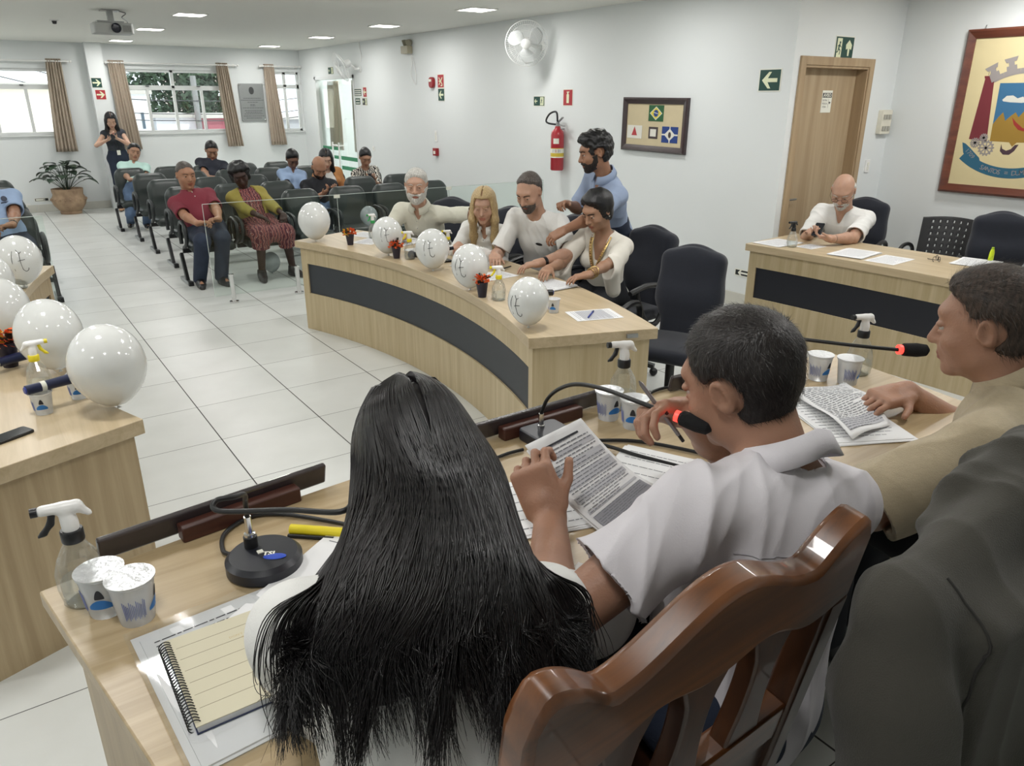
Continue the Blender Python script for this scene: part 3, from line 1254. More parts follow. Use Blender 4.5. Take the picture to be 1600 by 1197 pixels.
class Person:
    def __init__(self, label, head, pelvis, az, base, s=1.0, hs=1.0, haz=None, hpitch=10, hroll=0, vox=0.008, fem=0.0, fat=0.0,
                 skin_m=None, hands=None, feet=None, g=1.0, standing=False, shoulder=None, twist=0.0, group=None, neck=None):
        """hands: (left, right) each (wrist, finger dir, palm normal, curl[, pole]); feet: (left, right) each (ankle, toe azimuth)"""
        self.root = thing('person', label, 'person', base, 0, group)
        self.o = npv(base)
        self.s, self.vox, self.fem, self.fat, self.g = s, vox, fem, fat, g
        self.H = Frame(head, az if haz is None else haz, hpitch, hroll, s * hs)
        P = npv(pelvis)
        H = self.H
        T0 = Frame(P, az)
        base_skull = H.p(0, -.022, -.085)
        tilt = unit(unit(H.p(0, 0, -.1) - P) + np.array([0, 0, .35]))
        self.N = N = npv(neck) if neck is not None else base_skull - tilt * .085 * s - T0.f * .012 * s
        up = unit(N - P)
        rt = unit(T0.r - up * (T0.r @ up))
        f = np.cross(up, rt)
        Tm = Frame(P, az)
        Tm.M = np.stack([rt, f, up], 1)
        Tm.r, Tm.f, Tm.u = rt, f, up
        self.T, self.P = Tm, P
        self.L = np.linalg.norm(N - P)
        sw = (.166 - .020 * fem) * s * (1 + .05 * fat) if shoulder is None else shoulder
        a = math.radians(twist)
        srt = rt * math.cos(a) + f * math.sin(a)
        self.srt = srt
        self.S = [N - up * .072 * s - srt * sw + f * .0, N - up * .072 * s + srt * sw]
        self.skin_m = skin_m
        self.E, self.W, self.hd = [None, None], [None, None], [None, None]
        for i in (0, 1):
            h = hands[i] if hands else None
            sd = -1 if i == 0 else 1
            if h is None:
                h = (self.S[i] - np.array([0, 0, .5]) + srt * sd * .05, (0, 0, -1), -srt * sd, .3)
            pole = npv(h[4]) if len(h) > 4 and h[4] is not None else (-f * .5 - np.array([0, 0, 1]) + srt * sd * .55)
            e, w = ik(self.S[i], h[0], .285 * s, .250 * s, pole)
            self.E[i], self.W[i], self.hd[i] = e, w, h
        self.hip = [P - rt * .088 * s - up * .01, P + rt * .088 * s - up * .01]
        self.K, self.A, self.fa = [None, None], [None, None], [az, az]
        for i in (0, 1):
            if feet:
                ank, fa = feet[i][0], feet[i][1]
                pole = npv(feet[i][2]) if len(feet[i]) > 2 else (T0.f + np.array([0, 0, .8 if not standing else 0.0]))
                self.K[i], self.A[i] = ik(self.hip[i], ank, .425 * s, .42 * s, pole)
                self.fa[i] = fa

    # -- torso shape shared by body and clothes
    def torso(self, F, e=0.0, low=True, k=.05):
        s, T, P, N, g, fat = self.s, self.T, self.P, self.N, self.g, self.fat
        L = self.L
        at = lambda x, y, z: P + T.r * x * s + T.f * y * s + T.u * z * L
        if low:
            F.ell(at(0, -.01, .0), ((.162 + .02 * self.fem) * s * g + e, .112 * s * g + e, .115 * s + e), T.M, k)
        F.ell(at(0, .0 + .02 * fat, .28), ((.138 + .02 * fat - .008 * self.fem) * s * g + e, (.098 + .045 * fat) * s * g + e, .14 * s + e), T.M, k)
        F.ell(at(0, .0, .62), ((.155 - .012 * self.fem + .01 * fat) * s * g + e, (.104 + .012 * fat) * s * g + e, .17 * s + e), T.M, k)
        if self.fem:
            for sx in (-1, 1):
                F.ell(at(sx * .068, .085, .62), (.058 * s + e, .05 * s + e, .056 * s + e), T.M, .03)
        for i in (0, 1):
            S = self.S[i]
            F.cone(N - T.u * .075 * s, S, .062 * s * g + e, .054 * s * g + e, k)
            F.cone(N - T.u * .014 * s, S, .034 * s + e, .036 * s + e, .04)

    def body(self, bare_legs=False):
        s, v = self.s, self.vox
        F = Field(v)
        self.torso(F, -.004)
        fm = self.fem
        F.cone(self.N - self.T.u * .03 * s, self.H.p(0, -.018, -.062), (.058 - .012 * fm + .006 * self.fat) * s, (.054 - .010 * fm + .006 * self.fat) * s, .025)
        head_prims(F, self.H, fm, True, self.fat)
        for i in (0, 1):
            sd = -1 if i == 0 else 1
            S, E, W = self.S[i], self.E[i], self.W[i]
            q = (1 - .14 * fm) * (1 + .12 * self.fat)
            F.cone(S, E, .050 * s * q, .038 * s * q, .03)
            m_ = E + (W - E) * .3
            F.cone(E, m_, .038 * s * q, .040 * s * q, .02)
            F.cone(m_, W, .040 * s * q, .026 * s * q, .02)
            h = self.hd[i]
            hand_prims(F, W, h[1], h[2], sd, s * (1 - .06 * fm), h[3], vox=v, thumb=h[5] if len(h) > 5 else .5, curls=h[6] if len(h) > 6 else None)
        if self.K[0] is not None:
            for i in (0, 1):
                F.cone(self.hip[i], self.K[i], .078 * s, .052 * s, .03)
                m_ = self.K[i] + (self.A[i] - self.K[i]) * .3
                F.cone(self.K[i], m_, .052 * s, .052 * s, .03)
                F.cone(m_, self.A[i], .052 * s, .034 * s, .03)
                ff = Frame(self.A[i], self.fa[i])
                F.cone(self.A[i] - np.array([0, 0, .02]), self.A[i] + ff.f * .13 * s - np.array([0, 0, .045]), .034 * s, .024 * s, .02)
        H = self.H
        lip = self.skin_m.name + '_lip'
        if lip not in MATS:
            b = self.skin_m.node_tree.nodes['Principled BSDF'].inputs['Base Color'].default_value
            m2 = mat(lip, (150, 90, 84), 0.45)
            m2.node_tree.nodes['Principled BSDF'].inputs['Base Color'].default_value = (b[0] * .72, b[1] * .45, b[2] * .45, 1)

        def lips(C):
            l = H.loc(C)
            return (np.abs(l[:, 0]) < .023) & (l[:, 2] < -.0515) & (l[:, 2] > -.0725) & (l[:, 1] > .086)
        V, Q, G = F.mesh()
        np_mesh('body', V, Q, [self.skin_m, MATS[lip]], self.root, self.o, mask=[(1, lips)])
        for sx in (-1, 1):
            mb = MB()
            c = H.p(sx * .031, .0755, .0040) - self.o
            mb.X = Matrix.Translation(Vector(c)) @ Matrix([list(r) + [0] for r in H.M] + [[0, 0, 0, 1]])
            mb.ball((0, 0, 0), .0117 * H.s, 14, 10)
            mb.m = [1 if (Vector(npv(np.mean([mb.v[i] for i in f], axis=0)) - c).dot(Vector(H.f)) > .0092 * H.s) else 0 for f in mb.f]
            mb.build('eye', [M_eye, M_iris], self.root)
        return self

    def brows(self, m):
        H = self.H
        mb = MB()
        for sx in (-1, 1):
            pts = [tuple(H.p(sx * x, y, z) - self.o) for x, y, z in ((.014, .094, .023), (.026, .092, .028), (.038, .085, .028), (.050, .072, .022))]
            mb.tube(bez(pts, 4), [.0028 * H.s] * 13, 5, flat=.8)
        mb.build('eyebrows', m, self.root)
        return self

    def shirt(self, m, name='shirt', sleeve=0.75, e=.012, neck='round', low=True, amp=.004, seed=1, loose=.012, nk=1.0, hem=None, freq=14, flare=.0, vox=None, opn=None, cuff_e=.0):
        """sleeve: 0..1 share of the upper arm, 1..2 reaches along the forearm"""
        s, v = self.s, vox or self.vox
        F = Field(v)
        self.torso(F, e, low)
        T = self.T
        q = (1 - .12 * self.fem) * (1 + .12 * self.fat)
        for i in (0, 1):
            S, E, W = self.S[i], self.E[i], self.W[i]
            if sleeve <= 0:
                continue
            u = min(1, sleeve)
            F.cone(S, S + (E - S) * u, .048 * s * q + e, (.047 - .008 * u) * s * q + e + loose * .8 + flare, .035, 'u', sleeve < 1)
            if sleeve > 1:
                w = sleeve - 1
                F.cone(E, E + (W - E) * w, .042 * s * q + e + loose * .8, (.040 - .012 * w) * s * q + e + loose * .6, .02, 'u', True)
        # hollow the sleeve mouths and open the neck
        for i in (0, 1):
            S, E, W = self.S[i], self.E[i], self.W[i]
            if 0 < sleeve < 1:
                p = S + (E - S) * sleeve
                d = unit(E - S)
                F.cone(p - d * .02, p + d * .05, .043 * s * q + loose * .45, .047 * s * q + loose * .6 + flare, .004, 's')
        N, H = self.N, self.H
        up = unit(unit(H.p(0, -.02, -.10) - N) * .6 + T.u * .5)
        F.cone(N + up * .012 * s, N + up * .16 * s, .062 * s * nk, .09 * s, .008, 's')
        ff = unit(T.f - up * (T.f @ up))
        if neck == 'round':
            F.ell(N + ff * .045 * s + up * .012 * s, (.052 * s * nk, .052 * s, .040 * s), T.M, .008, 's')
        elif neck == 'v':
            F.cone(N + ff * .05 * s + up * .01, N + ff * .125 * s - T.u * .15 * s, .045 * s * nk, .012 * s, .01, 's')
        elif neck == 'deep':
            F.cone(N + ff * .05 * s + up * .01, N + ff * .15 * s - T.u * .21 * s, .055 * s * nk, .012 * s, .01, 's')
        elif neck == 'polo':
            F.cone(N + ff * .05 * s + up * .01, N + ff * .10 * s - T.u * .07 * s, .036 * s * nk, .008 * s, .01, 's')
        elif neck == 'tank':
            F.ell(N + ff * .04 * s, (.075 * s, .07 * s, .085 * s), T.M, .01, 's')
        if hem:
            F.fn(hem, .004)
        V, Q, G = F.mesh(folds(amp, freq, seed, axis=T.r * .4 + T.u, squash=.55) if amp else None)
        self.shirt_VG = (V, G)
        ms = m if isinstance(m, (list, tuple)) else [m]
        o = np_mesh(name, V, Q, ms, self.root, self.o, mask=opn)
        return o

    def trousers(self, m, name='trousers', e=.014, amp=.004, seed=5, to=1.08):
        s = self.s
        F = Field(self.vox)
        T = self.T
        F.ell(self.P - T.u * .01, ((.166 + .02 * self.fem) * s * self.g + e, .118 * s * self.g + e, .115 * s + e), T.M, .05)
        F.ell(self.P + T.u * .10 * s, (.140 * s * self.g + e, .100 * s * self.g + e, .08 * s + e), T.M, .05)
        for i in (0, 1):
            F.cone(self.hip[i], self.K[i], .082 * s + e, .060 * s + e, .03)
            F.cone(self.K[i], self.K[i] + (self.A[i] - self.K[i]) * to, .058 * s + e, .046 * s + e, .03, 'u', True)
        V, Q, G = F.mesh(folds(amp, 16, seed, axis=(0, 0, 1), squash=.6) if amp else None)
        return np_mesh(name, V, Q, m, self.root, self.o)

    def skirt(self, m, e=.02, amp=.006, seed=8, drop=.30, name='skirt'):
        s, T = self.s, self.T
        F = Field(self.vox)
        F.ell(self.P, (.19 * s + e, .13 * s + e, .12 * s + e), T.M, .05)
        for i in (0, 1):
            F.cone(self.hip[i], self.K[i], .088 * s + e, .070 * s + e, .06)
            F.cone(self.K[i], self.K[i] + (self.A[i] - self.K[i]) * drop, .068 * s + e, .075 * s + e, .06, 'u', True)
        F.cone(self.K[0], self.K[1], .06 * s + e, .06 * s + e, .06)
        mm = (self.K[0] + self.K[1]) / 2
        F.cone((self.hip[0] + self.hip[1]) / 2, mm, .09, .07, .05)
        V, Q, G = F.mesh(folds(amp, 18, seed, axis=(0, 0, 1), squash=.4))
        return np_mesh(name, V, Q, m, self.root, self.o)

    def shoes(self, m, sole=None, name='shoe', high=.03):
        s = self.s
        for i in (0, 1):
            ff = Frame(self.A[i], self.fa[i])
            F = Field(min(self.vox, .006))
            z = np.array([0, 0, 1.0])
            a = self.A[i]
            F.cone(a - z * .055 * s - ff.f * .035 * s, a - z * .055 * s + ff.f * .06 * s, .036 * s, .042 * s, .02)
            F.cone(a - z * .055 * s + ff.f * .06 * s, a - z * .062 * s + ff.f * .165 * s, .042 * s, .030 * s, .02)
            F.cone(a - z * .045 * s, a + z * high * s, .046 * s, .047 * s, .02, 'u', True)
            F.cone(a - z * .02 * s, a + ff.f * .10 * s - z * .05 * s, .044 * s, .036 * s, .02)
            zb = a[2] - .088 * s
            F.fn(lambda X, Y, Z, zb=zb: zb - Z + 0 * X, .004)
            V, Q, G = F.mesh()
            ms = [m, sole or m]
            np_mesh(name, V, Q, ms, self.root, self.o, mask=[(1, lambda C, zb=zb: C[:, 2] < zb + .020)])
        return self

    def hair(self, m, style='short', thick=.012, disp=None, furn=0):
        return hair_short('hair', self.H, m, self.root, self.o, self.vox if self.vox < .006 else .006, style, thick, disp or lumps(.002, 60, 4), furn)

    def collar(self, m, **kw):
        return collar('collar', m, self.root, self.o, self.N, self.T, self.H, self.s, **kw)


def seam(P, name, m, zloc, side=-1, r=.0007, xr=.17):
    """stitched seam line across the back of the shirt at torso height zloc (metres above the pelvis)"""
    V, G = P.shirt_VG
    l = (V - P.P) @ P.T.M
    k = (np.abs(l[:, 2] - zloc - .012 * np.cos(l[:, 0] * 9)) < P.vox) & (l[:, 1] * side > .02) & (np.abs(l[:, 0]) < xr)
    l, V2 = l[k], V[k] + G[k] * .0006
    bins = np.linspace(-xr, xr, 46)
    pts = []
    for i in range(45):
        q = (l[:, 0] >= bins[i]) & (l[:, 0] < bins[i + 1])
        if q.sum() > 1:
            pts.append(tuple(V2[q].mean(0) - P.o))
    if len(pts) > 4:
        MB().tube(pts, r, 5).build(name, m, P.root)


def strands(paths, r0, n_sides=3, taper=.85):
    """paths: (n, k, 3) arrays -> tapered strands as one vertex/face set"""
    n, k, _ = paths.shape
    t = np.gradient(paths, axis=1)
    t /= np.maximum(np.linalg.norm(t, axis=2, keepdims=True), 1e-9)
    ref = np.array([.31, .77, .55])
    a = np.cross(t, ref)
    a /= np.maximum(np.linalg.norm(a, axis=2, keepdims=True), 1e-9)
    b = np.cross(t, a)
    prof = (1 - taper * np.linspace(0, 1, k) ** 2.2)
    r = np.asarray(r0).reshape(-1, 1, 1) * prof[None, :, None]
    rings = []
    for j in range(n_sides):
        w = 2 * math.pi * j / n_sides
        rings.append(paths + a * r * math.cos(w) + b * r * math.sin(w))
    V = np.stack(rings, 2).reshape(-1, 3)
    base = (np.arange(n)[:, None, None] * k + np.arange(k - 1)[None, :, None]) * n_sides
    j = np.arange(n_sides)[None, None, :]
    j2 = (j + 1) % n_sides
    F = np.stack([base + j, base + j2, base + n_sides + j2, base + n_sides + j], -1).reshape(-1, 4)
    return V, F


def spline_rows(C, m):
    """Catmull-Rom through control rows C (n, c, 3) -> (n, m, 3)"""
    n, c, _ = C.shape
    P = np.concatenate([2 * C[:, :1] - C[:, 1:2], C, 2 * C[:, -1:] - C[:, -2:-1]], 1)
    u = np.linspace(0, c - 1 - 1e-6, m)
    i = u.astype(int)
    t = (u - i)[None, :, None]
    a, b, d, e = P[:, i], P[:, i + 1], P[:, i + 2], P[:, i + 3]
    return .5 * (2 * b + (d - a) * t + (2 * a - 5 * b + 4 * d - e) * t ** 2 + (3 * b - a - 3 * d + e) * t ** 3)

# ------------------------------------------------------------------ desks
M_lam = wood('desk_laminate', (196, 180, 146), (176, 158, 122), 'Z', 0.42, scale=1.6)
M_top = wood('desktop_laminate', (198, 180, 150), (178, 160, 128), 'Y', 0.34, scale=1.8)
M_topx = wood('desktop_laminate_across', (186, 166, 132), (162, 141, 106), 'X', 0.36, scale=2.2)
M_lamd = wood('desk_side_laminate', (184, 165, 132), (160, 140, 108), 'Z', 0.42, scale=1.5)
M_band = mat('dark_panel', (44, 49, 56), 0.5, var=.1)
M_bandx = mat('black_panel', (28, 30, 38), 0.45)


def arc_desk(label, cen, r_face, r_user, a0, a1, top, side, band, z0=0.0, height=0.77, slab=0.058, nseg=40):
    """desk along an arc about cen; r_face is the public side, r_user the seated side; angles in degrees"""
    h = height
    t = thing('curved_desk', label, 'desk', (cen[0], cen[1], z0))
    sg = 1 if r_user > r_face else -1

    def pt(r, a, z):
        return (r * math.cos(math.radians(a)), r * math.sin(math.radians(a)), z)

    def sweep(rA, rB, b0, b1, zA, zB, n=nseg):
        mb = MB()
        vs, fs = [], []
        for i in range(n + 1):
            a = b0 + (b1 - b0) * i / n
            vs += [pt(rA, a, zA), pt(rB, a, zA), pt(rB, a, zB), pt(rA, a, zB)]
        for i in range(n):
            o = 4 * i
            for k in range(4):
                fs.append((o + k, o + (k + 1) % 4, o + 4 + (k + 1) % 4, o + 4 + k))
        fs += [(0, 3, 2, 1), (4 * n, 4 * n + 1, 4 * n + 2, 4 * n + 3)]
        return mb.add(vs, fs)
    da = math.degrees(0.03 / r_face)
    sweep(r_face, r_user, a0, a1, h - slab, h).build('desktop', top, t, bevel=.003, angle=30)
    rf = r_face + sg * .03
    b0, b1 = a0 + da, a1 - da
    st = math.degrees(.07 / r_face)
    sweep(rf, rf + sg * .02, b0 + st, b1 - st, .58, h - slab - .0005).build('upper_front_panel', side, t, bevel=.001, angle=30)
    sweep(rf, rf + sg * .02, b0 + st, b1 - st, .0, .325).build('lower_front_panel', side, t, bevel=.001, angle=30)
    sweep(rf + sg * .012, rf + sg * .03, b0 + st * .9, b1 - st * .9, .325, .58).build('dark_band', band, t, angle=30)
    for b, s in ((b0, 1), (b1, -1)):
        m = MB()
        e = b + s * st
        lo, hi = min(b, e), max(b, e)
        sweep(rf, rf + sg * .03, lo, hi, 0, h - slab - .0005, 4).build('corner_stile', side, t, angle=30)
        e2 = b + s * math.degrees(.03 / r_user)
        lo, hi = min(b, e2), max(b, e2)
        sweep(rf + sg * .03, r_user - sg * .03, lo, hi, 0, h - slab - .0005, 2).build('end_panel', side, t, angle=30)
    return t


d1 = arc_desk('curved wooden desk with dark band in the middle of the hall', (-2.48, 4.57), 4.88, 5.58, -20.2, 20.2, M_top, M_lam, M_band)
MB().box((5.40, -.015, 0), (5.46, .0, .02)).build('end_latch', M_steel, d1, loc=(0, 0, 0)).matrix_local = Matrix.Rotation(math.radians(-20.25), 4, 'Z') @ T3(0, -.0015, .735)
d2 = arc_desk('curved wooden desk at the left edge of the photo, its end panel toward the aisle', (4.91, 4.57), 4.88, 5.58, 159.8, 200.2, M_top, M_lamd, M_band)
d3 = arc_desk('wooden desk with black band at the right, under the framed coat of arms', (-8.8, 2.72), 13.98, 14.76, -5.4, 5.25, M_top, M_lam, M_bandx)
d4 = arc_desk('wooden head desk in the foreground with papers and microphones', (1.075, -5.07), 6.50, 5.84, 80.0, 100.0, M_topx, M_lamd, M_band, z0=.35, height=.75, slab=.03)

# ------------------------------------------------------------------ chairs
M_leather = mat('dark_green_leather', (44, 52, 50), 0.40, var=.18, vscale=5, bump=.06, bscale=220)
M_armp = mat('armrest_plastic', (36, 40, 42), 0.45)
M_navy = mat('navy_black_fabric', (29, 33, 44), 0.92, var=.12, vscale=60, bump=.15, bscale=400, sheen=.2)


def pad(name, m, parent, boxes, vox=.012, rot=None, disp=None):
    F = Field(vox)
    for b in boxes:
        if b[0] == 'box':
            F.box(b[1], b[2], b[3] if len(b) > 3 else None, b[4] if len(b) > 4 else .02, b[5] if len(b) > 5 else .05)
        else:
            F.ell(b[1], b[2], None, b[3] if len(b) > 3 else .05)
    V, Q, G = F.mesh(disp)
    return np_mesh(name, V, Q, m, parent)


def rotx(d):
    return np.array(Euler((math.radians(d), 0, 0)).to_matrix())


def make_auditorium():
    """faces -Y"""
    t = thing('auditorium_chair', None, 'chair')
    M = rotx(-13)
    F = Field(.012)
    c0 = np.array((0, .215, .635))
    up, bk = M[:, 2], M[:, 1]
    F.box(c0 + up * -.04, (.165, .004, .18), M, .060, .02)
    F.box(c0 + up * .13, (.125, .002, .07), M, .058, .10)
    F.ell(c0 - bk * .030, (.20, .035, .25), M, .02)
    V, Q, G = F.mesh()
    np_mesh('backrest', V, Q, M_leather, t)
    pad('seat', M_leather, t, [('box', (0, .0, .395), (.185, .17, .005), rotx(3), .045, .02), ('ell', (0, -.02, .41), (.22, .20, .045), .04)])
    for s in (-1, 1):
        mb = MB()
        x = s * .262
        pts = bez([(x, .16, .40), (x, .15, .58), (x, .04, .65), (x, -.12, .645), (x, -.20, .60), (x, -.19, .50), (x, -.10, .42), (x, .02, .38)], 5)
        mb.tube(pts, .021, 8, closed=False)
        mb.build('armrest', M_armp, t)
    mb = MB()
    mb.bar((-.28, .05, .34), (.28, .05, .34), .05, .045)
    mb.bar((-.20, .05, .36), (-.20, .22, .42), .03, .04).bar((.20, .05, .36), (.20, .22, .42), .03, .04)
    mb.build('support_beam', M_black, t, smooth=False, bevel=.003)
    return t


def make_leg():
    t = thing('chair_row_leg', None, 'chair leg')
    MB().bar((0, .10, .31), (0, -.04, .02), .035, .06).build('post', M_black, t, smooth=False, bevel=.004)
    mb = MB().bar((0, .22, .022), (0, -.17, .022), .05, .035)
    mb.build('foot', M_steel, t, smooth=False, bevel=.006)
    MB().rbox((-.026, -.20, 0), (.026, -.14, .045), .01).build('foot_cap', M_black, t)
    return t


aud = make_auditorium()
leg = make_leg()
ROWY = [8.68, 9.76, 10.84, 11.92, 13.02]
ROWN = ['front', 'second', 'third', 'fourth', 'last']
PL = ['at the aisle end', 'second from the aisle', 'third from the aisle', 'fourth from the aisle', 'fifth from the aisle', 'sixth from the aisle']
SEATX = [1.97 + .58 * k for k in range(6)]
for r, y in enumerate(ROWY):
    for k, x in enumerate(SEATX):
        if r == 3 and k in (5,) or r == 4 and k in (2 + 3,):
            continue
        again(aud, (x + (.08 if 0 < r < 4 else 0), y, 0), math.radians((k * 7 + r * 5) % 5 - 2), 'dark auditorium chair right of the aisle, %s row, %s' % (ROWN[r], PL[k]), 'auditorium chairs right of the aisle')
    for k, x in ((0, SEATX[0] - .29), (3, SEATX[3] - .29)):
        again(leg, (x + (.08 if 0 < r < 4 else 0), y, 0), 0, 'dark metal chair leg, %s row right of the aisle, %s' % (ROWN[r], 'at the aisle end' if k == 0 else 'mid row'), 'legs of the chair rows')
for r, y in enumerate(ROWY[:4]):
    for k, x in enumerate((.16, -.42)):
        again(aud, (x, y, 0), 0, 'dark auditorium chair left of the aisle, %s row, %s' % (ROWN[r], 'at the aisle end' if k == 0 else 'second from the aisle'), 'auditorium chairs left of the aisle')
    again(leg, (.45, y, 0), 0, 'dark metal leg with floor foot under the %s chair row left of the aisle' % ROWN[r], 'legs of the chair rows')


def make_office():
    """faces -Y"""
    t = thing('office_chair', None, 'chair')
    M = rotx(-10)
    F = Field(.01)
    c = np.array((0, .27, .715))
    F.box(c + M[:, 2] * .10, (.155, .004, .12), M, .055, .02)
    F.box(c - M[:, 2] * .12, (.115, .004, .12), M, .05, .12)
    F.ell(c - M[:, 1] * .03, (.19, .03, .26), M, .03)
    F.ell(c + M[:, 2] * .22, (.13, .04, .09), M, .08)
    V, Q, G = F.mesh()
    np_mesh('backrest', V, Q, M_navy, t)
    pad('seat', M_navy, t, [('box', (0, -.02, .445), (.19, .19, .006), None, .035, .02), ('ell', (0, -.02, .46), (.23, .23, .04), .04)], .011)
    for s in (-1, 1):
        x = s * .27
        mb = MB()
        mb.tube(bez([(x * .75, .02, .39), (x, .04, .40), (x, .10, .46), (x, .125, .58), (x, .08, .665), (x, -.06, .69), (x, -.20, .67), (x, -.24, .66)], 5), .020, 8, flat=1.0)
        mb.tube(bez([(x, -.17, .675), (x, -.15, .60), (x, -.10, .50), (x, -.05, .42), (x * .75, -.04, .39)], 5), .016, 8)
        mb.build('armrest', M_black, t)
    MB().tube([(0, 0, .10), (0, 0, .42)], .028, 10).bar((0, .05, .41), (0, .30, .44), .06, .012).bar((0, .30, .43), (0, .31, .66), .06, .012).build('column', M_black, t)
    mb = MB()
    for k in range(5):
        a = math.radians(72 * k + 18)
        mb.bar((0, 0, .11), (.27 * math.cos(a), .27 * math.sin(a), .07), .04, .03)
        mb.ball((.27 * math.cos(a), .27 * math.sin(a), .03), .03, 10, 8)
    mb.build('star_base', M_black, t)
    return t


def make_plastic():
    """perforated polypropylene stacking chair with loop arms, faces -Y"""
    t = thing('perforated_chair', None, 'chair')
    mb = MB()

    def back(u, v):
        x = (u - .5) * .46 * (1.0 + .06 * v)
        z = .50 + .38 * v + .02 * math.cos((u - .5) * 3.0)
        return (x, .25 + .09 * v - .05 * (2 * abs(u - .5)) ** 2, z)
    # sheet with real slots: skip cells
    nu, nv = 44, 36
    vs = [back(i / nu, j / nv) for j in range(nv + 1) for i in range(nu + 1)]
    fs = []
    for j in range(nv):
        for i in range(nu):
            slot = 4 <= i < 40 and 4 <= j < 33 and (i % 5 in (2,)) and (j % 5 in (1, 2))
            if not slot:
                a = j * (nu + 1) + i
                fs.append((a, a + 1, a + nu + 2, a + nu + 1))
    o = mb.add(vs, fs).build('backrest', M_black, t)
    md = o.modifiers.new('thickness', 'SOLIDIFY')
    md.thickness = .008
    pad('seat', mat('grey_seat_pad', (120, 120, 122), .8), t, [('box', (0, 0, .44), (.19, .18, .004), None, .02, .02)])
    for s in (-1, 1):
        x = s * .26
        MB().tube(bez([(x, .24, .50), (x, .17, .62), (x, .02, .67), (x, -.15, .66), (x, -.24, .58), (x, -.22, .46)], 6), .017, 8).build('armrest', M_black, t)
    for sx in (-1, 1):
        for sy in (-1, 1):
            MB().tube([(sx * .2, sy * .17, .43), (sx * .23, sy * .22, 0)], .012, 8).build('leg', M_black, t)
    return t


off = make_office()
pla = make_plastic()
R = math.radians
again(off, (3.66, 3.88, 0), R(-84), 'black office chair just behind the short-haired woman at the middle desk', 'black office chairs')
again(off, (3.34, 3.08, 0), R(-66), 'empty black office chair nearest the end of the middle desk', 'black office chairs')
again(off, (3.58, 4.62, 0), R(-80), 'black office chair of the goateed man in the white t-shirt', 'black office chairs')
again(off, (3.42, 5.26, 0), R(-72), 'black office chair of the blonde woman', 'black office chairs')
again(off, (3.36, 6.06, 0), R(-60), 'black office chair of the white-haired man', 'black office chairs')
again(off, (6.50, 3.90, 0), R(-74), 'black office chair of the bald man holding a phone', 'black office chairs')
again(pla, (6.80, 3.26, 0), R(-78), 'black perforated plastic chair with loop arms under the framed coat of arms', 'perforated chairs')
again(off, (6.55, 2.66, 0), R(-62), 'empty black office chair right of the perforated chair at the right-hand desk', 'black office chairs')
again(pla, (7.0, 2.10, 0), R(-80), 'black perforated chair at the right edge behind the green highlighter', 'perforated chairs')

# ------------------------------------------------------------------ carved wooden chair in the foreground
M_wood = wood('varnished_wood', (120, 72, 34), (66, 38, 18), 'X', 0.34, coat=.45, scale=1.2, bump=.04)
M_woodz = wood('varnished_wood_upright', (84, 50, 28), (50, 30, 18), 'Z', 0.36, coat=.3, scale=1.2, bump=.04)  # both woods toned dark, putting the chair back's shade into the colour


def ribbon(mb, top, bot, y0, y1):
    """solid between two polylines in x/z extruded in y"""
    n = len(top)
    vs = []
    for y in (y0, y1):
        vs += [(x, y, z) for x, z in top] + [(x, y, z) for x, z in bot]
    fs = []
    for i in range(n - 1):
        fs.append((i, i + 1, n + i + 1, n + i))
        fs.append((2 * n + i, 3 * n + i, 3 * n + i + 1, 2 * n + i + 1))
        fs.append((i, 2 * n + i, 2 * n + i + 1, i + 1))
        fs.append((n + i, n + i + 1, 3 * n + i + 1, 3 * n + i))
    fs += [(0, n, 3 * n, 2 * n), (n - 1, 3 * n - 1, 4 * n - 1, 2 * n - 1)]
    mb.add(vs, fs)
    return mb


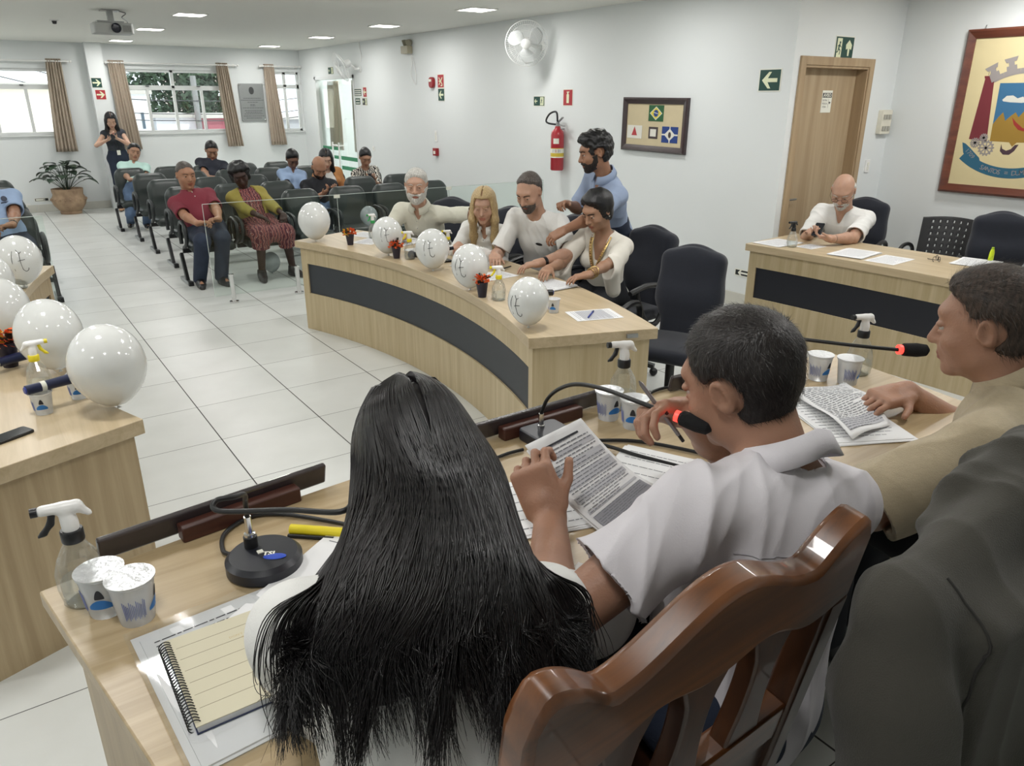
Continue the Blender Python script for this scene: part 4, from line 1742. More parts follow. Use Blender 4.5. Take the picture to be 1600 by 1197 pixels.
def make_wooden():
    """faces +Y, back plane near y=0; local seat height .46"""
    t = thing('wooden_chair', None, 'chair')
    W = .29
    tilt = R3(9, 0, 0)
    # crest rail
    def crest(x):
        a = abs(x) / W
        if a < .62:
            return 1.0 + .020 + .030 * math.cos(a / .62 * math.pi)
        return 1.0 - .010 + .052 * math.sin((a - .62) / .38 * math.pi * .62)
    xs = np.linspace(-W, W, 61)
    top = [(x, crest(x) - (.05 * max(0, (abs(x) - W * .90) / (W * .1)) ** 2)) for x in xs]
    bot = []
    for x in xs:
        a = abs(x) / W
        z = .885 + .030 * (1 - a) - .012 * math.cos(a * 9)
        bot.append((x, z if a < .84 else z - .0))
    mb = MB()
    mb.X = tilt
    ribbon(mb, top, bot, -.02, .025)
    mb.build('crest_rail', M_wood, t, bevel=.009, angle=50)
    for s in (-1, 1):
        mb = MB()
        mb.X = tilt
        ribbon(mb, [(s * (W - .045), .90), (s * (W), .90)] if s > 0 else [(-W, .90), (-W + .045, .90)], [(s * (W - .045) * .93, .42), (s * W * .93, .42)] if s > 0 else [(-W * .93, .42), ((-W + .045) * .93, .42)], -.02, .025)
        mb.build('back_post', M_woodz, t, bevel=.006, angle=50)
    mb = MB()
    mb.X = tilt
    mb.box((-W + .05, -.015, .63), (W - .05, .025, .70))
    mb.build('cross_rail', M_wood, t, bevel=.005)
    # vase splats
    for cx in (-.135, 0, .135):
        mb = MB()
        mb.X = tilt
        zs = np.linspace(.69, .925, 16)
        w = [.040 - .016 * math.sin((z - .69) / .235 * math.pi) + (.014 * max(0, (z - .86) / .065)) for z in zs]
        vs, n = [], len(zs)
        L = [(cx - a, z) for a, z in zip(w, zs)]
        Rr = [(cx + a, z) for a, z in zip(w, zs)]
        # swap roles: polyline pair left/right
        pts = []
        for y in (-.012, .018):
            pts += [(x, y, z) for x, z in L] + [(x, y, z) for x, z in Rr]
        fs = []
        for i in range(n - 1):
            fs += [(i, n + i, n + i + 1, i + 1), (2 * n + i, 2 * n + i + 1, 3 * n + i + 1, 3 * n + i), (i, i + 1, 2 * n + i + 1, 2 * n + i), (n + i, 3 * n + i, 3 * n + i + 1, n + i + 1)]
        mb.add(pts, fs)
        mb.build('splat', M_woodz, t, bevel=.004, angle=50)
    mb = MB()
    mb.X = tilt
    mb.box((-W + .05, -.008, .48), (W - .05, .012, .635))
    mb.build('lower_panel', M_woodz, t, bevel=.003)
    pad('seat', M_woodz, t, [('box', (0, .20, .40), (W - .03, .20, .012), None, .012, .01)])
    for s in (-1, 1):
        mb = MB().tube(bez([(s * (W - .01), -.085, .70), (s * (W + .02), .10, .71), (s * (W + .02), .16, .70), (s * (W + .02), .20, .60), (s * (W - .01), .20, .45)], 6), .02, 8)
        mb.build('armrest', M_wood, t)
        MB().bar((s * (W - .03), .36, .0), (s * (W - .03), .36, .44), .04, .04).build('leg', M_woodz, t, bevel=.004)
        MB().bar((s * (W - .03) * .93, -.05, .0), (s * (W - .03) * .93, -.07, .45), .045, .045).build('leg', M_woodz, t, bevel=.004)
    return t


wc = make_wooden()
wc.location = (.59, .60, .35)
wc.rotation_euler = (0, 0, R(2))
tag(wc, 'varnished carved wooden chair in the foreground, its back toward the camera', 'chair')
wc2 = copy_tree(wc)
wc2.location = (1.14, .235, .35)
wc2.rotation_euler = (0, 0, R(180))
wc2.scale = (.84, 1, .91)
tag(wc2, 'wooden chair hidden under the dark grey jacket at the lower right', 'chair')

# ------------------------------------------------------------------ curtains
M_curt = mat('taupe_curtain', (182, 168, 152), 0.9, var=.08, vscale=30, stretch=(6, 6, .4), bump=.1, bscale=300)


def curtain(name, label, xt0, xt1, xb0, xb1, z0, z1, y, n=6, amp=.026, parent=None, axis='Y'):
    def f(u, v):
        a = xb0 + (xb1 - xb0) * u
        b = xt0 + (xt1 - xt0) * u
        x = a + (b - a) * v
        d = amp * (1 - .35 * v) * math.sin(u * n * 2 * math.pi + .6 * math.sin(v * 3)) + .006 * math.sin(u * 50 + v * 4)
        return (x, y + d, z0 + (z1 - z0) * v) if axis == 'Y' else (y + d, x, z0 + (z1 - z0) * v)
    mb = MB()
    mb.surf(f, n * 14, 20)
    t = thing(name, label, 'curtain', (0, 0, 0), 0, 'taupe curtains')
    o = mb.build('cloth', M_curt, t, angle=180)
    md = o.modifiers.new('thickness', 'SOLIDIFY')
    md.thickness = .004
    # eyelet rings
    r = MB()
    for k in range(n):
        u = (k + .25) / n
        p = f(u, .985)
        c = Vector(p)
        ring = []
        for a in range(10):
            w = 2 * math.pi * a / 10
            ring.append((c.x, c.y + .0, c.z) if 0 else ((c.x + .002, c.y + .024 * math.cos(w), c.z - .02 + .024 * math.sin(w)) if axis == 'Y' else (c.x + .024 * math.cos(w), c.y, c.z - .02 + .024 * math.sin(w))))
        r.tube(ring, .003, 5, closed=True)
    r.build('eyelet_rings', M_steel, t)
    return t


CY = BY - .10
curtain('curtain', 'taupe curtain on the leftmost window, left of the pillar', 1.37, 1.60, 1.26, 1.60, 1.02, 2.54, CY)
curtain('curtain', 'taupe curtain behind the standing woman, right of the pillar', 2.32, 2.58, 2.34, 2.66, 1.02, 2.54, CY)
curtain('curtain', 'taupe curtain right of the middle window, beside the metal plaque', 4.17, 4.39, 4.22, 4.52, 1.02, 2.54, CY)
curtain('curtain', 'taupe curtain at the narrow far window, right of the plaque', 5.08, 5.28, 5.08, 5.40, 1.02, 2.54, CY)
curtain('curtain', 'taupe curtain hanging in the glass doorway, farther half', 14.62, 15.16, 14.62, 15.16, .95, 2.22, WX + .22, 5, .03, axis='X')
curtain('curtain', 'taupe curtain hanging in the glass doorway, nearer half', 13.44, 13.98, 13.44, 13.98, .95, 2.22, WX + .22, 5, .03, axis='X')
for lb, x0, x1, z in (('white curtain rod over the left window', -2.5, 1.74, 2.50), ('white curtain rod over the middle window', 2.28, 4.58, 2.50), ('white curtain rod over the narrow far window', 5.0, 5.82, 2.50)):
    t = thing('curtain_rod', lb, 'curtain rod', (x0, CY, z), 0, 'curtain rods')
    MB().tube([(0, 0, 0), (x1 - x0, 0, 0)], .014, 10).build('rod', M_white, t)
    MB().ball((0, 0, 0), .024, 10, 8).ball((x1 - x0, 0, 0), .024, 10, 8).build('finial', M_white, t)
    mb = MB()
    for x in (.06, x1 - x0 - .06):
        mb.bar((x, 0, 0), (x, .10, 0), .016, .016).box((x - .02, .094, -.03), (x + .02, .10, .03))
    mb.build('bracket', M_white, t)

# ------------------------------------------------------------------ signs and fittings on the walls
M_sgreen = mat('sign_green', (22, 66, 58), 0.45)
M_sred = mat('sign_red', (170, 44, 52), 0.45)
M_swhite = mat('sign_white', (232, 232, 220), 0.5)
M_sblack = mat('sign_black', (30, 34, 36), 0.45)
M_sglow = mat('sign_cream', (226, 230, 196), 0.5)


def wx(y, z, off=0.0, x=WX):      # right wall (and arms wall): local X to the right as seen from the room
    return Matrix(((0, 0, -1, x - off), (-1, 0, 0, y), (0, 1, 0, z), (0, 0, 0, 1)))


def wy(x, z, off=0.0, y=BY):      # walls facing -Y
    return Matrix(((1, 0, 0, x), (0, 0, -1, y - off), (0, 1, 0, z), (0, 0, 0, 1)))


def board(mb, w, h, mi=0, t=.004, edge=None):
    if edge is not None:
        mb.box((-w / 2, -h / 2, 0), (w / 2, h / 2, t), edge)
        mb.box((-w / 2 + .008, -h / 2 + .008, t), (w / 2 - .008, h / 2 - .008, t + .001), mi)
    else:
        mb.box((-w / 2, -h / 2, 0), (w / 2, h / 2, t), mi)
    return mb


def arrow(mb, cx, cy, s, ang, mi, z=.0065, stem=.5):
    c, n = math.cos(math.radians(ang)), math.sin(math.radians(ang))

    def P(x, y):
        return (cx + (x * c - y * n) * s, cy + (x * n + y * c) * s, z)
    mb.quad([P(.5, 0), P(.08, .42), P(-.10, .42), P(.12, .10), P(-stem, .10), P(-stem, -.10), P(.12, -.10), P(-.10, -.42), P(.08, -.42)], mi)


def runner(mb, cx, cy, s, mi, z=.007):
    T = mb.X
    mb.ball((cx + .05 * s, cy + .36 * s, z), (.09 * s, .09 * s, .0008), 10, 4, mi)
    for a, b, w in (((.03, .26), (-.08, -.02), .15), ((-.08, -.02), (.12, -.16), .09), ((.12, -.16), (.06, -.42), .08), ((-.08, -.02), (-.16, -.24), .09), ((-.16, -.24), (-.34, -.28), .07), ((.0, .2), (.22, .06), .06), ((.0, .22), (-.22, .12), .06)):
        ax, ay, bx, by = cx + a[0] * s, cy + a[1] * s, cx + b[0] * s, cy + b[1] * s
        d = math.hypot(bx - ax, by - ay)
        nx, ny = -(by - ay) / d * w * s / 2, (bx - ax) / d * w * s / 2
        mb.quad([(ax + nx, ay + ny, z), (bx + nx, by + ny, z), (bx - nx, by - ny, z), (ax - nx, ay - ny, z)][::-1], mi)


def signpost(name, X, w, h, mats, draw, label, cat='sign', edge=1, group=None, t=.004):
    mb = MB()
    mb.X = X
    board(mb, w, h, 0, t, edge)
    draw(mb)
    o = mb.build(name, mats, smooth=False)
    return tag(o, label, cat, group)


SM = [M_sgreen, M_swhite, M_sglow]
RM = [M_sred, M_swhite, M_sglow]
KM = [M_sblack, M_swhite, M_sglow]
PY = BY - .22
signpost('exit_arrow_sign', wy(2.075, 2.16, 0, PY), .17, .17, SM, lambda m: arrow(m, 0, 0, .13, 0, 2), 'dark green sign with white right arrow on the pillar')
signpost('fire_arrow_sign', wy(2.105, 1.965, 0, PY), .17, .17, RM, lambda m: arrow(m, 0, 0, .13, 0, 2), 'red sign with white right arrow on the pillar')
signpost('exit_arrow_sign', wx(4.50, 2.04), .23, .185, SM, lambda m: arrow(m, 0, 0, .16, 180, 2), 'green sign with white left arrow on the white wall near the wooden door')
signpost('exit_arrow_sign', wx(10.255, 1.95), .19, .18, SM, lambda m: arrow(m, 0, 0, .13, 180, 2), 'green sign with left arrow below the red fire sign')


def hosepic(m):
    for a, b in (((-.05, .05), (.05, -.05)), ((-.05, -.05), (.05, .05)), ((-.05, .0), (.02, .0)), ((.0, -.06), (.05, -.06))):
        m.bar((a[0], a[1], .007), (b[0], b[1], .007), .016, .001, 2)


signpost('alarm_sign', wx(10.26, 2.135), .19, .19, RM, hosepic, 'red fire alarm sign above the green arrow on the white wall')
signpost('extinguisher_sign', wx(7.295, 1.905), .18, .185, RM, lambda m: (m.box((-.022, -.06, .006), (.022, .035, .007), 2), m.box((-.012, .035, .006), (.012, .055, .007), 2), m.box((-.02, .055, .006), (.026, .065, .007), 2)), 'red sign with white extinguisher pictogram above the fire extinguisher')


def exitpic(m, w, h):
    arrow(m, -w * .27, 0, h * .5, 180, 2)
    m.box((w * .10, -h * .38, .0055), (w * .40, h * .38, .006), 2)
    runner(m, w * .25, 0, h * .62, 0, .0068)


signpost('exit_sign', wx(7.855, 1.865), .23, .12, SM, lambda m: exitpic(m, .23, .12), 'small dark green exit sign left of the red extinguisher sign')
signpost('exit_sign', wx(14.38, 2.39), .26, .13, SM, lambda m: exitpic(m, .26, .13), 'small dark exit sign above the glass door')
signpost('text_sign', wx(13.22, 2.00), .32, .13, SM, lambda m: [m.box((-.13, z, .0055), (.13, z + .018, .006), 1) for z in (-.045, -.012, .021)], 'green sign with lines of writing right of the glass door, upper')
signpost('fire_arrow_sign', wx(12.92, 2.005), .15, .17, RM, lambda m: arrow(m, 0, 0, .11, 180, 2), 'red sign with left arrow right of the glass door')
signpost('text_sign', wx(13.24, 1.855), .22, .12, SM, lambda m: [m.box((-.08, z, .0055), (.08, z + .018, .006), 1) for z in (-.035, .012)], 'green sign with lines of writing right of the glass door, lower')
signpost('exit_sign', wx(12.95, 1.85), .20, .125, KM, lambda m: exitpic(m, .20, .125), 'small dark exit sign below the red arrow by the glass door')
signpost('floor_exit_sign', wx(4.575, .328), .16, .065, KM, lambda m: arrow(m, 0, 0, .085, 180, 1, stem=.9), 'low black sign with white left arrow near the floor beside the right-hand desk')
signpost('floor_exit_sign', wy(.885, .215), .22, .06, KM, lambda m: (m.box((-.09, -.015, .0055), (.06, .015, .006), 1), arrow(m, .05, 0, .05, 0, 0, z=.0068)), 'low black and white arrow sign on the far wall left of the plant')


def doorexit(m):
    m.box((-.115, -.075, .0055), (-.045, .08, .006), 2)
    runner(m, -.08, 0, .125, 0, .0068)
    m.X = m.X @ Matrix.Rotation(math.radians(90), 4, 'Z')
    m.quad([(.07, -.06, .0065), (.03, -.015, .0065), (-.01, -.02, .0065), (.0, -.045, .0065), (-.06, -.05, .0065), (-.06, -.07, .0065), (.0, -.075, .0065), (-.01, -.10, .0065), (.03, -.105, .0065)][::-1], 2)


signpost('exit_sign', wy(6.535, 2.305, 0, NY), .28, .20, SM, doorexit, 'green exit sign with running figure above the wooden door')


def aviso(m):
    m.box((-.068, .034, .0045), (.068, .074, .0052), 1)
    X = m.X.copy()
    m.X = X @ T3(0, .053, .0056)
    m.text('AVISO', .042, 0, bold=.0012)
    for k, (s, x) in enumerate((('ENTRA', -.028), ('PESSOA', -.026), ('FORA', -.03))):
        m.X = X @ T3(x, .010 - .028 * k, .0048)
        m.text(s, .022, 1)
    m.X = X
    m.box((.026, -.055, .0045), (.028, .022, .0048), 1)
    m.box((.032, -.012, .0045), (.060, -.006, .0050), 1)
    m.box((.040, -.02, .0045), (.050, .0, .0050), 1)


signpost('notice', wy(6.53, 1.865, 0, NY + .10), .15, .19, [M_swhite, M_sblack], aviso, 'white notice sheet headed AVISO on the wooden door', 'notice', None)


def outlet(label, X, w, h, cat='switch', n=1):
    t = thing('wall_switch', label, cat)
    mb = MB()
    mb.X = X
    mb.rbox((-w / 2, -h / 2, 0), (w / 2, h / 2, .01), .006)
    mb.build('cover_plate', M_white, t, smooth=False, bevel=.002)
    mb = MB()
    mb.X = X
    for k in range(n):
        z = (k - (n - 1) / 2) * .04
        mb.rbox((-.011, z - .016, .01), (.011, z + .016, .016), .003)
    mb.build('rocker', M_swhite, t, smooth=False)
    return t


outlet('slim white switch plate on the wall right of the wooden door', wy(7.19, 1.275, 0, NY), .075, .12, n=2)
outlet('white socket plate low on the far wall left of the plant', wy(.64, .125), .12, .08, 'socket')
outlet('small white switch plate between red alarm and floor on the white wall', wx(10.45, 1.365), .07, .16, n=3)
outlet('faint white switch plate right of the glass door', wx(12.7, 1.08), .10, .08)
t = thing('switch_box', 'surface-mounted white double switch box beside the wooden door', 'switch box')
mb = MB()
mb.X = wy(7.33, 1.68, 0, NY)
mb.rbox((-.085, -.11, 0), (.085, .11, .045), .01)
mb.build('box_body', mat('cream_plastic', (222, 218, 202), .4), t, bevel=.003)
mb = MB()
mb.X = wy(7.33, 1.68, 0, NY)
for z in (-.06, .045):
    for x in (-.045, 0, .045):
        mb.box((x - .014, z - .018, .045), (x + .014, z + .022, .056))
mb.build('rocker', mat('rocker_grey', (170, 168, 158), .4), t, smooth=False)

# alarm horn and call point
t = thing('alarm_horn', 'dark red alarm horn left of the red fire sign', 'alarm')
mb = MB()
mb.X = wx(10.49, 2.12)
mb.rbox((-.065, -.075, 0), (.065, .075, .05), .05, n=5)
mb.build('horn_body', mat('alarm_red', (150, 30, 38), .3), t, bevel=.01)
mb = MB()
mb.X = wx(10.49, 2.12)
mb.rbox((-.03, .01, .05), (.03, .045, .062), .008)
mb.build('strobe_lens', M_swhite, t)
t = thing('call_point', 'small red manual call point low on the white wall', 'fire alarm box')
mb = MB()
mb.X = wx(10.44, 1.14)
mb.box((-.055, -.055, 0), (.055, .055, .05))
mb.build('box_body', MATS['alarm_red'], t, smooth=False, bevel=.004)
mb = MB()
mb.X = wx(10.44, 1.14)
mb.box((-.03, -.03, .05), (.03, .015, .053))
mb.build('push_plate', M_swhite, t, smooth=False)

# emergency light with two spots and its cable
t = thing('emergency_light', 'emergency light with two spot heads high on the white wall', 'emergency light')
mb = MB()
mb.X = wx(11.2, 2.60)
mb.rbox((-.12, -.06, 0), (.10, .05, .09), .012)
mb.build('battery_box', mat('aged_plastic', (170, 164, 142), .5), t, bevel=.004)
for s in (-1, 1):
    mb = MB()
    mb.X = wx(11.2 - s * .06, 2.71) @ R3(20, s * 25, 0)
    mb.lathe([(.030, 0), (.045, .03), (.05, .07), (.046, .075), (.0, .07)], n=16)
    mb.build('spot_head', mat('spot_plastic', (150, 146, 128), .4), t)
mb = MB()
mb.tube(bez([(WX - .01, 11.14, 2.54), (WX - .012, 11.10, 2.40), (WX - .012, 11.16, 2.25), (WX - .012, 11.02, 2.10), (WX - .01, 11.0, 2.22), (WX - .01, 11.04, 2.38), (WX - .01, 11.12, 2.54)], 8), .005, 6)
mb.build('cable', M_white, t)

# metal plaque
t = thing('metal_plaque', 'brushed metal inauguration plaque between the curtains', 'plaque')
mb = MB()
mb.X = wy(4.81, 1.83)
mb.box((-.24, -.35, .02), (.24, .35, .026), 0)
mb.build('plate', M_steel, t, smooth=False, bevel=.002)
mb = MB()
mb.X = wy(4.81, 1.83)
for sx in (-1, 1):
    for sy in (-1, 1):
        mb.lathe([(.016, 0), (.016, .03), (.010, .036)], (sx * .215, sy * .325, 0), 12)
mb.build('spacer_bolts', M_chrome, t)
mb = MB()
mb.X = wy(4.81, 1.83)
for z, w in ((.08, .17), (.045, .22), (.005, .10), (-.04, .05), (-.06, .05), (-.10, .2), (-.15, .17), (-.18, .15), (-.21, .18), (-.25, .2), (-.29, .15)):
    xx = -w
    rr = random.Random(int(z * 1000))
    while xx < w:
        q = rr.uniform(.02, .05)
        mb.box((xx, z - .004, .026), (min(xx + q, w), z + .004, .0266))
        xx += q + .010
mb.ball((0, .22, .0265), (.05, .07, .001), 16, 6)
mb.build('engraving', mat('engraving', (60, 62, 62), .6), t, smooth=False)

# ---- framed picture with four small flags
M_frame = mat('dark_wood_frame', (62, 48, 50), 0.3, var=.2, vscale=40, coat=.4)


def frame_mb(w, h, b, d, X):
    mb = MB()
    mb.X = X
    prof = [(0, 0), (0, d * .7), (b * .25, d), (b * .6, d * .8), (b, d * .55), (b, 0)]
    vs, fs = [], []
    for sx, sy in ((-1, -1), (1, -1), (1, 1), (-1, 1)):
        for q, z in prof:
            vs.append((sx * (w / 2 - q), sy * (h / 2 - q), z))
    n = len(prof)
    for i in range(4):
        for k in range(n):
            fs.append((i * n + k, ((i + 1) % 4) * n + k, ((i + 1) % 4) * n + (k + 1) % n, i * n + (k + 1) % n))
    return mb.add(vs, fs)


X0 = wx(5.862, 1.637) @ R3(0, 0, -.6)
t = thing('framed_picture', 'dark framed display of small flags on the white wall', 'picture')
frame_mb(.92, .53, .062, .045, X0).build('frame', M_frame, t, smooth=False)
mb = MB()
mb.X = X0
mb.box((-.41, -.215, .008), (.41, .215, .016))
mb.build('backing', mat('cream_mat', (206, 192, 158), .8, var=.06), t, smooth=False)


def flag(name, cx, cy, w, h, mats, draw):
    mb = MB()
    mb.X = X0 @ T3(cx, cy, .016)
    mb.box((-w / 2, -h / 2, 0), (w / 2, h / 2, .003), 0)
    draw(mb)
    mb.build(name, mats, t, smooth=False)


def rh(m, w, h, z, mi):
    m.quad([(-w, 0, z), (0, -h, z), (w, 0, z), (0, h, z)], mi)


M_fg, M_fy, M_fb, M_fr = mat('flag_green', (42, 92, 56), .7), mat('flag_yellow', (216, 200, 70), .7), mat('flag_blue', (34, 62, 128), .7), mat('flag_red', (176, 62, 66), .7)
M_fw = mat('flag_white', (224, 222, 212), .7)
flag('brazil_flag', .025, .115, .21, .155, [M_fg, M_fw, M_fy, M_fb], lambda m: (rh(m, .088, .066, .0035, 1), rh(m, .078, .056, .004, 2), m.ball((0, 0, .004), (.034, .034, .0012), 16, 4, 3), m.bar((-.03, .008, .0056), (.03, -.004, .0056), .006, .0004, 1)))
flag('state_flag', -.275, -.075, .22, .13, [M_fw, M_fr], lambda m: m.quad([(-.042, -.035, .004), (.042, -.035, .004), (0, .055, .004)], 1))
flag('small_frame', .0, -.075, .13, .115, [M_frame, M_fw], lambda m: m.box((-.042, -.036, .003), (.042, .036, .0045), 1))
flag('town_flag', .235, -.085, .22, .155, [M_fb, M_fw, M_frame], lambda m: (m.box((-.11, -.007, .003), (.11, .007, .0034), 1), m.box((-.007, -.0775, .003), (.007, .0775, .0036), 1), rh(m, .075, .06, .004, 1), m.ball((0, -.002, .004), (.020, .030, .001), 14, 4, 2)))

# ---- large framed coat of arms
t = thing('coat_of_arms_painting', 'large framed painted coat of arms on the right wall', 'painting')
YL, YR, ZB, ZT = 3.67, 2.57, 1.08, 2.455
XA = wx((YL + YR) / 2, (ZB + ZT) / 2, 0, EX)
M_mah = wood('mahogany_frame', (122, 68, 48), (84, 42, 32), 'Y', .3, coat=.3)
frame_mb(YL - YR, ZT - ZB, .075, .05, XA).build('frame', M_mah, t, smooth=False)
mb = MB()
mb.X = XA
hw, hh = (YL - YR) / 2, (ZT - ZB) / 2
mb.box((-hw + .06, -hh + .06, .005), (hw - .06, hh - .06, .018))
mb.build('canvas', mat('cream_canvas', (214, 200, 156), .7, var=.06, vscale=3), t, smooth=False)
mb = MB()
mb.X = XA @ T3(-hw, -hh, .0)
A = [mat('paint_red_brown', (112, 40, 48), .6), mat('paint_blue', (52, 104, 142), .6), mat('paint_ochre', (150, 118, 44), .6), mat('paint_grey', (146, 140, 138), .6), mat('paint_dark', (70, 50, 60), .6), mat('paint_teal', (40, 96, 122), .6), mat('paint_pale', (206, 206, 196), .6), mat('paint_red', (150, 44, 36), .6)]
U = lambda y: YL - y
V_ = lambda z: z - ZB
C0 = .55      # emblem axis


def poly(pts, mi, z=.0185, mirror=False):
    P = [(u, v, z) for u, v in pts]
    n = Vector((0, 0, 0))
    for i in range(len(P)):
        n += Vector(P[i]).cross(Vector(P[(i + 1) % len(P)]))
    if n.z < 0:
        P = P[::-1]
    mb.quad(P, mi)
    if mirror:
        mb.quad([(2 * C0 - u, v, z) for u, v, z in P][::-1], mi)


poly([(.215, .98), (.29, .98), (.335, .45), (.18, .47)], 0, mirror=True)                      # chimney
poly([(.205, .995), (.30, .995), (.295, .975), (.21, .975)], 0, .0187, mirror=True)
for k in range(4):
    mb.tube([(.235 + .015 * k, 1.0, .019), (.24 + .015 * k, 1.06, .019)], .0015, 4, 4)
poly([(.345, .935), (2 * C0 - .345, .935), (2 * C0 - .345, .46), (.36, .46)], 1)                # shield field
poly([(.36, .46), (.355, .60), (.39, .66), (.42, .70), (.45, .63), (.48, .665), (.52, .70), (C0, .66), (.59, .72), (.63, .64), (.67, .69), (2 * C0 - .36, .60), (2 * C0 - .36, .46), (C0 + .03, .455), (C0, .42), (C0 - .03, .455)], 2, .0188)
poly([(.39, .80), (.42, .832), (.47, .836), (.51, .812), (.55, .826), (.58, .80), (.66, .815), (.66, .79), (.55, .776), (.46, .78), (.40, .788)], 6, .019)
poly([(.50, .66), (.54, .62), (.60, .575), (.65, .565), (.63, .545), (.57, .558), (.525, .60)], 7, .0191)
# mural crown
for k in range(5):
    a = -.50 + .25 * k
    cx, cy = C0 + .50 * math.sin(a), .52 + .50 * math.cos(a)

    X = mb.X.copy()
    mb.X = X @ T3(cx, cy, .0186) @ Matrix.Rotation(-a, 4, 'Z')
    mb.box((-.040, 0, .0014), (.040, .07, .0020), 3)
    mb.box((-.022, .07, .0014), (.022, .10, .0020), 3)
    mb.quad([(-.04, .10, .0020), (.04, .10, .0020), (.055, .135, .0020), (-.055, .135, .0020)], 3)
    mb.X = X
for k in range(13):
    a = -.50 + .0833 * k
    cx, cy = C0 + .50 * math.sin(a), .52 + .50 * math.cos(a)
    X = mb.X.copy()
    mb.X = X @ T3(cx, cy, .0184) @ Matrix.Rotation(-a, 4, 'Z')
    mb.box((-.0207, -.01, 0), (.0207, .035, .0012), 3)
    mb.X = X


def gear(cx, cy, r):
    pts = []
    n = 14
    for i in range(n * 4):
        a = 2 * math.pi * i / (n * 4)
        q = r if (i % 4) in (0, 1) else r * .82
        pts.append((cx + q * math.cos(a), cy + q * math.sin(a)))
    m = len(pts)
    vs = [(x, y, .0192) for x, y in pts] + [(cx + .66 * r * math.cos(2 * math.pi * i / m), cy + .66 * r * math.sin(2 * math.pi * i / m), .0192) for i in range(m)]
    mb.add(vs, [(i, (i + 1) % m, m + (i + 1) % m, m + i) for i in range(m)], 3)
    for k in range(4):
        a = math.pi * k / 4
        mb.bar((cx - .7 * r * math.cos(a), cy - .7 * r * math.sin(a), .0194), (cx + .7 * r * math.cos(a), cy + .7 * r * math.sin(a), .0194), .012, .0005, 3)


for s in (1, -1):
    g = lambda u: u if s > 0 else 2 * C0 - u
    gear(g(.34), .40, .07)
    gear(g(.24), .44, .045)
    gear(g(.305), .485, .038)
# ribbon
R0 = .60
cx, cy = C0, .24 + R0
prev = None
for k in range(40):
    a = -.66 + 1.32 * k / 39
    p = ((cx + R0 * math.sin(a), cy - R0 * math.cos(a)), (cx + (R0 + .085) * math.sin(a), cy - (R0 + .085) * math.cos(a)))
    if prev:
        mb.quad([(prev[0][0], prev[0][1], .0188), (prev[1][0], prev[1][1], .0188), (p[1][0], p[1][1], .0188), (p[0][0], p[0][1], .0188)], 5)
    prev = p
poly([(.13, .44), (.16, .43), (.20, .40), (.30, .315), (.33, .25), (.30, .235), (.22, .28), (.155, .35)], 5, .0186, mirror=True)
txt = 'SANTOS = DUMONT'
for k, ch in enumerate(txt):
    a = -.36 + .72 * (k + .5) / len(txt)
    X = mb.X.copy()
    mb.X = X @ T3(cx + (R0 + .042) * math.sin(a), cy - (R0 + .042) * math.cos(a), .0192) @ Matrix.Rotation(a, 4, 'Z')
    if ch != ' ':
        mb.text(ch, .058, 3)
    mb.X = X
X = mb.X.copy()
mb.X = X @ T3(.215, .345, .0192) @ Matrix.Rotation(math.radians(-42), 4, 'Z')
mb.text('1709', .052, 3)
mb.X = X
poly([(.46, .44), (.475, .40), (.51, .385), (.545, .40), (.57, .435), (.60, .44), (.575, .385), (.54, .352), (.49, .352), (.46, .38)], 4, .0187)
mb.build('painted_emblem', A, t, smooth=False)
mb = MB()
mb.X = XA
mb.tube([(-hw + .13, hh - .01, .02), (-hw + .135, hh + .03, .015)], .004, 6)
mb.build('hanging_hook', M_steel, t)

# ---- fire extinguisher
t = thing('fire_extinguisher', 'red fire extinguisher hanging on the white wall', 'fire extinguisher', (WX - .095, 7.36, 1.09))
M_red = mat('extinguisher_red', (168, 36, 48), .3, coat=.3)
MB().lathe([(.0, 0), (.070, .0), (.078, .01), (.078, .40), (.070, .44), (.035, .475), (.030, .50)], n=28).build('cylinder', M_red, t)
mb = MB().lathe([(.0785, .155), (.0785, .255)], n=28, caps=False)
mb.build('label', mat('label_yellow', (206, 180, 60), .5), t)
mb = MB().lathe([(.0790, .200), (.0790, .248)], n=28, caps=False)
mb.lathe([(.0790, .146), (.0790, .158)], n=28, caps=False)
mb.build('label', M_swhite, t)
mb = MB()
for k, a in enumerate((200, 226, 252)):
    a0, a1 = math.radians(a - 9), math.radians(a + 9)
    r = .0794
    mb.quad([(r * math.cos(a0), r * math.sin(a0), .206), (r * math.cos(a1), r * math.sin(a1), .206), (r * math.cos(a1), r * math.sin(a1), .242), (r * math.cos(a0), r * math.sin(a0), .242)], k % 2)
mb.build('pictograms', [mat('picto_blue', (50, 56, 130), .5), MATS['alarm_red']], t, smooth=False)
mb = MB()
r = .0788
for k in range(5):
    a0, a1 = math.radians(195 + 10 * k), math.radians(205 + 10 * k)
    mb.quad([(r * math.cos(a0), r * math.sin(a0), .305), (r * math.cos(a1), r * math.sin(a1), .305), (r * math.cos(a1), r * math.sin(a1), .365), (r * math.cos(a0), r * math.sin(a0), .365)])
mb.build('inspection_label', M_swhite, t, smooth=False)
mb = MB().lathe([(.022, .495), (.022, .54), (.012, .55)], n=14).bar((0, 0, .54), (-.02, -.12, .60), .022, .012).bar((0, 0, .52), (.0, -.13, .50), .02, .010)
mb.build('valve_lever', M_steel, t)
MB().tube(bez([(-.02, .02, .52), (-.03, .14, .53), (-.02, .20, .56), (-.02, .14, .63), (-.02, .04, .66), (-.03, -.02, .64), (-.02, -.02, .55)], 8), .011, 8).build('hose', M_black, t)
MB().bar((.0, 0, .45), (.09, 0, .47), .03, .012).build('bracket', M_steel, t)

# ---- wall fans
M_fan = mat('fan_white', (226, 228, 226), .35)
M_fang = mat('fan_blade', (206, 210, 210), .35)


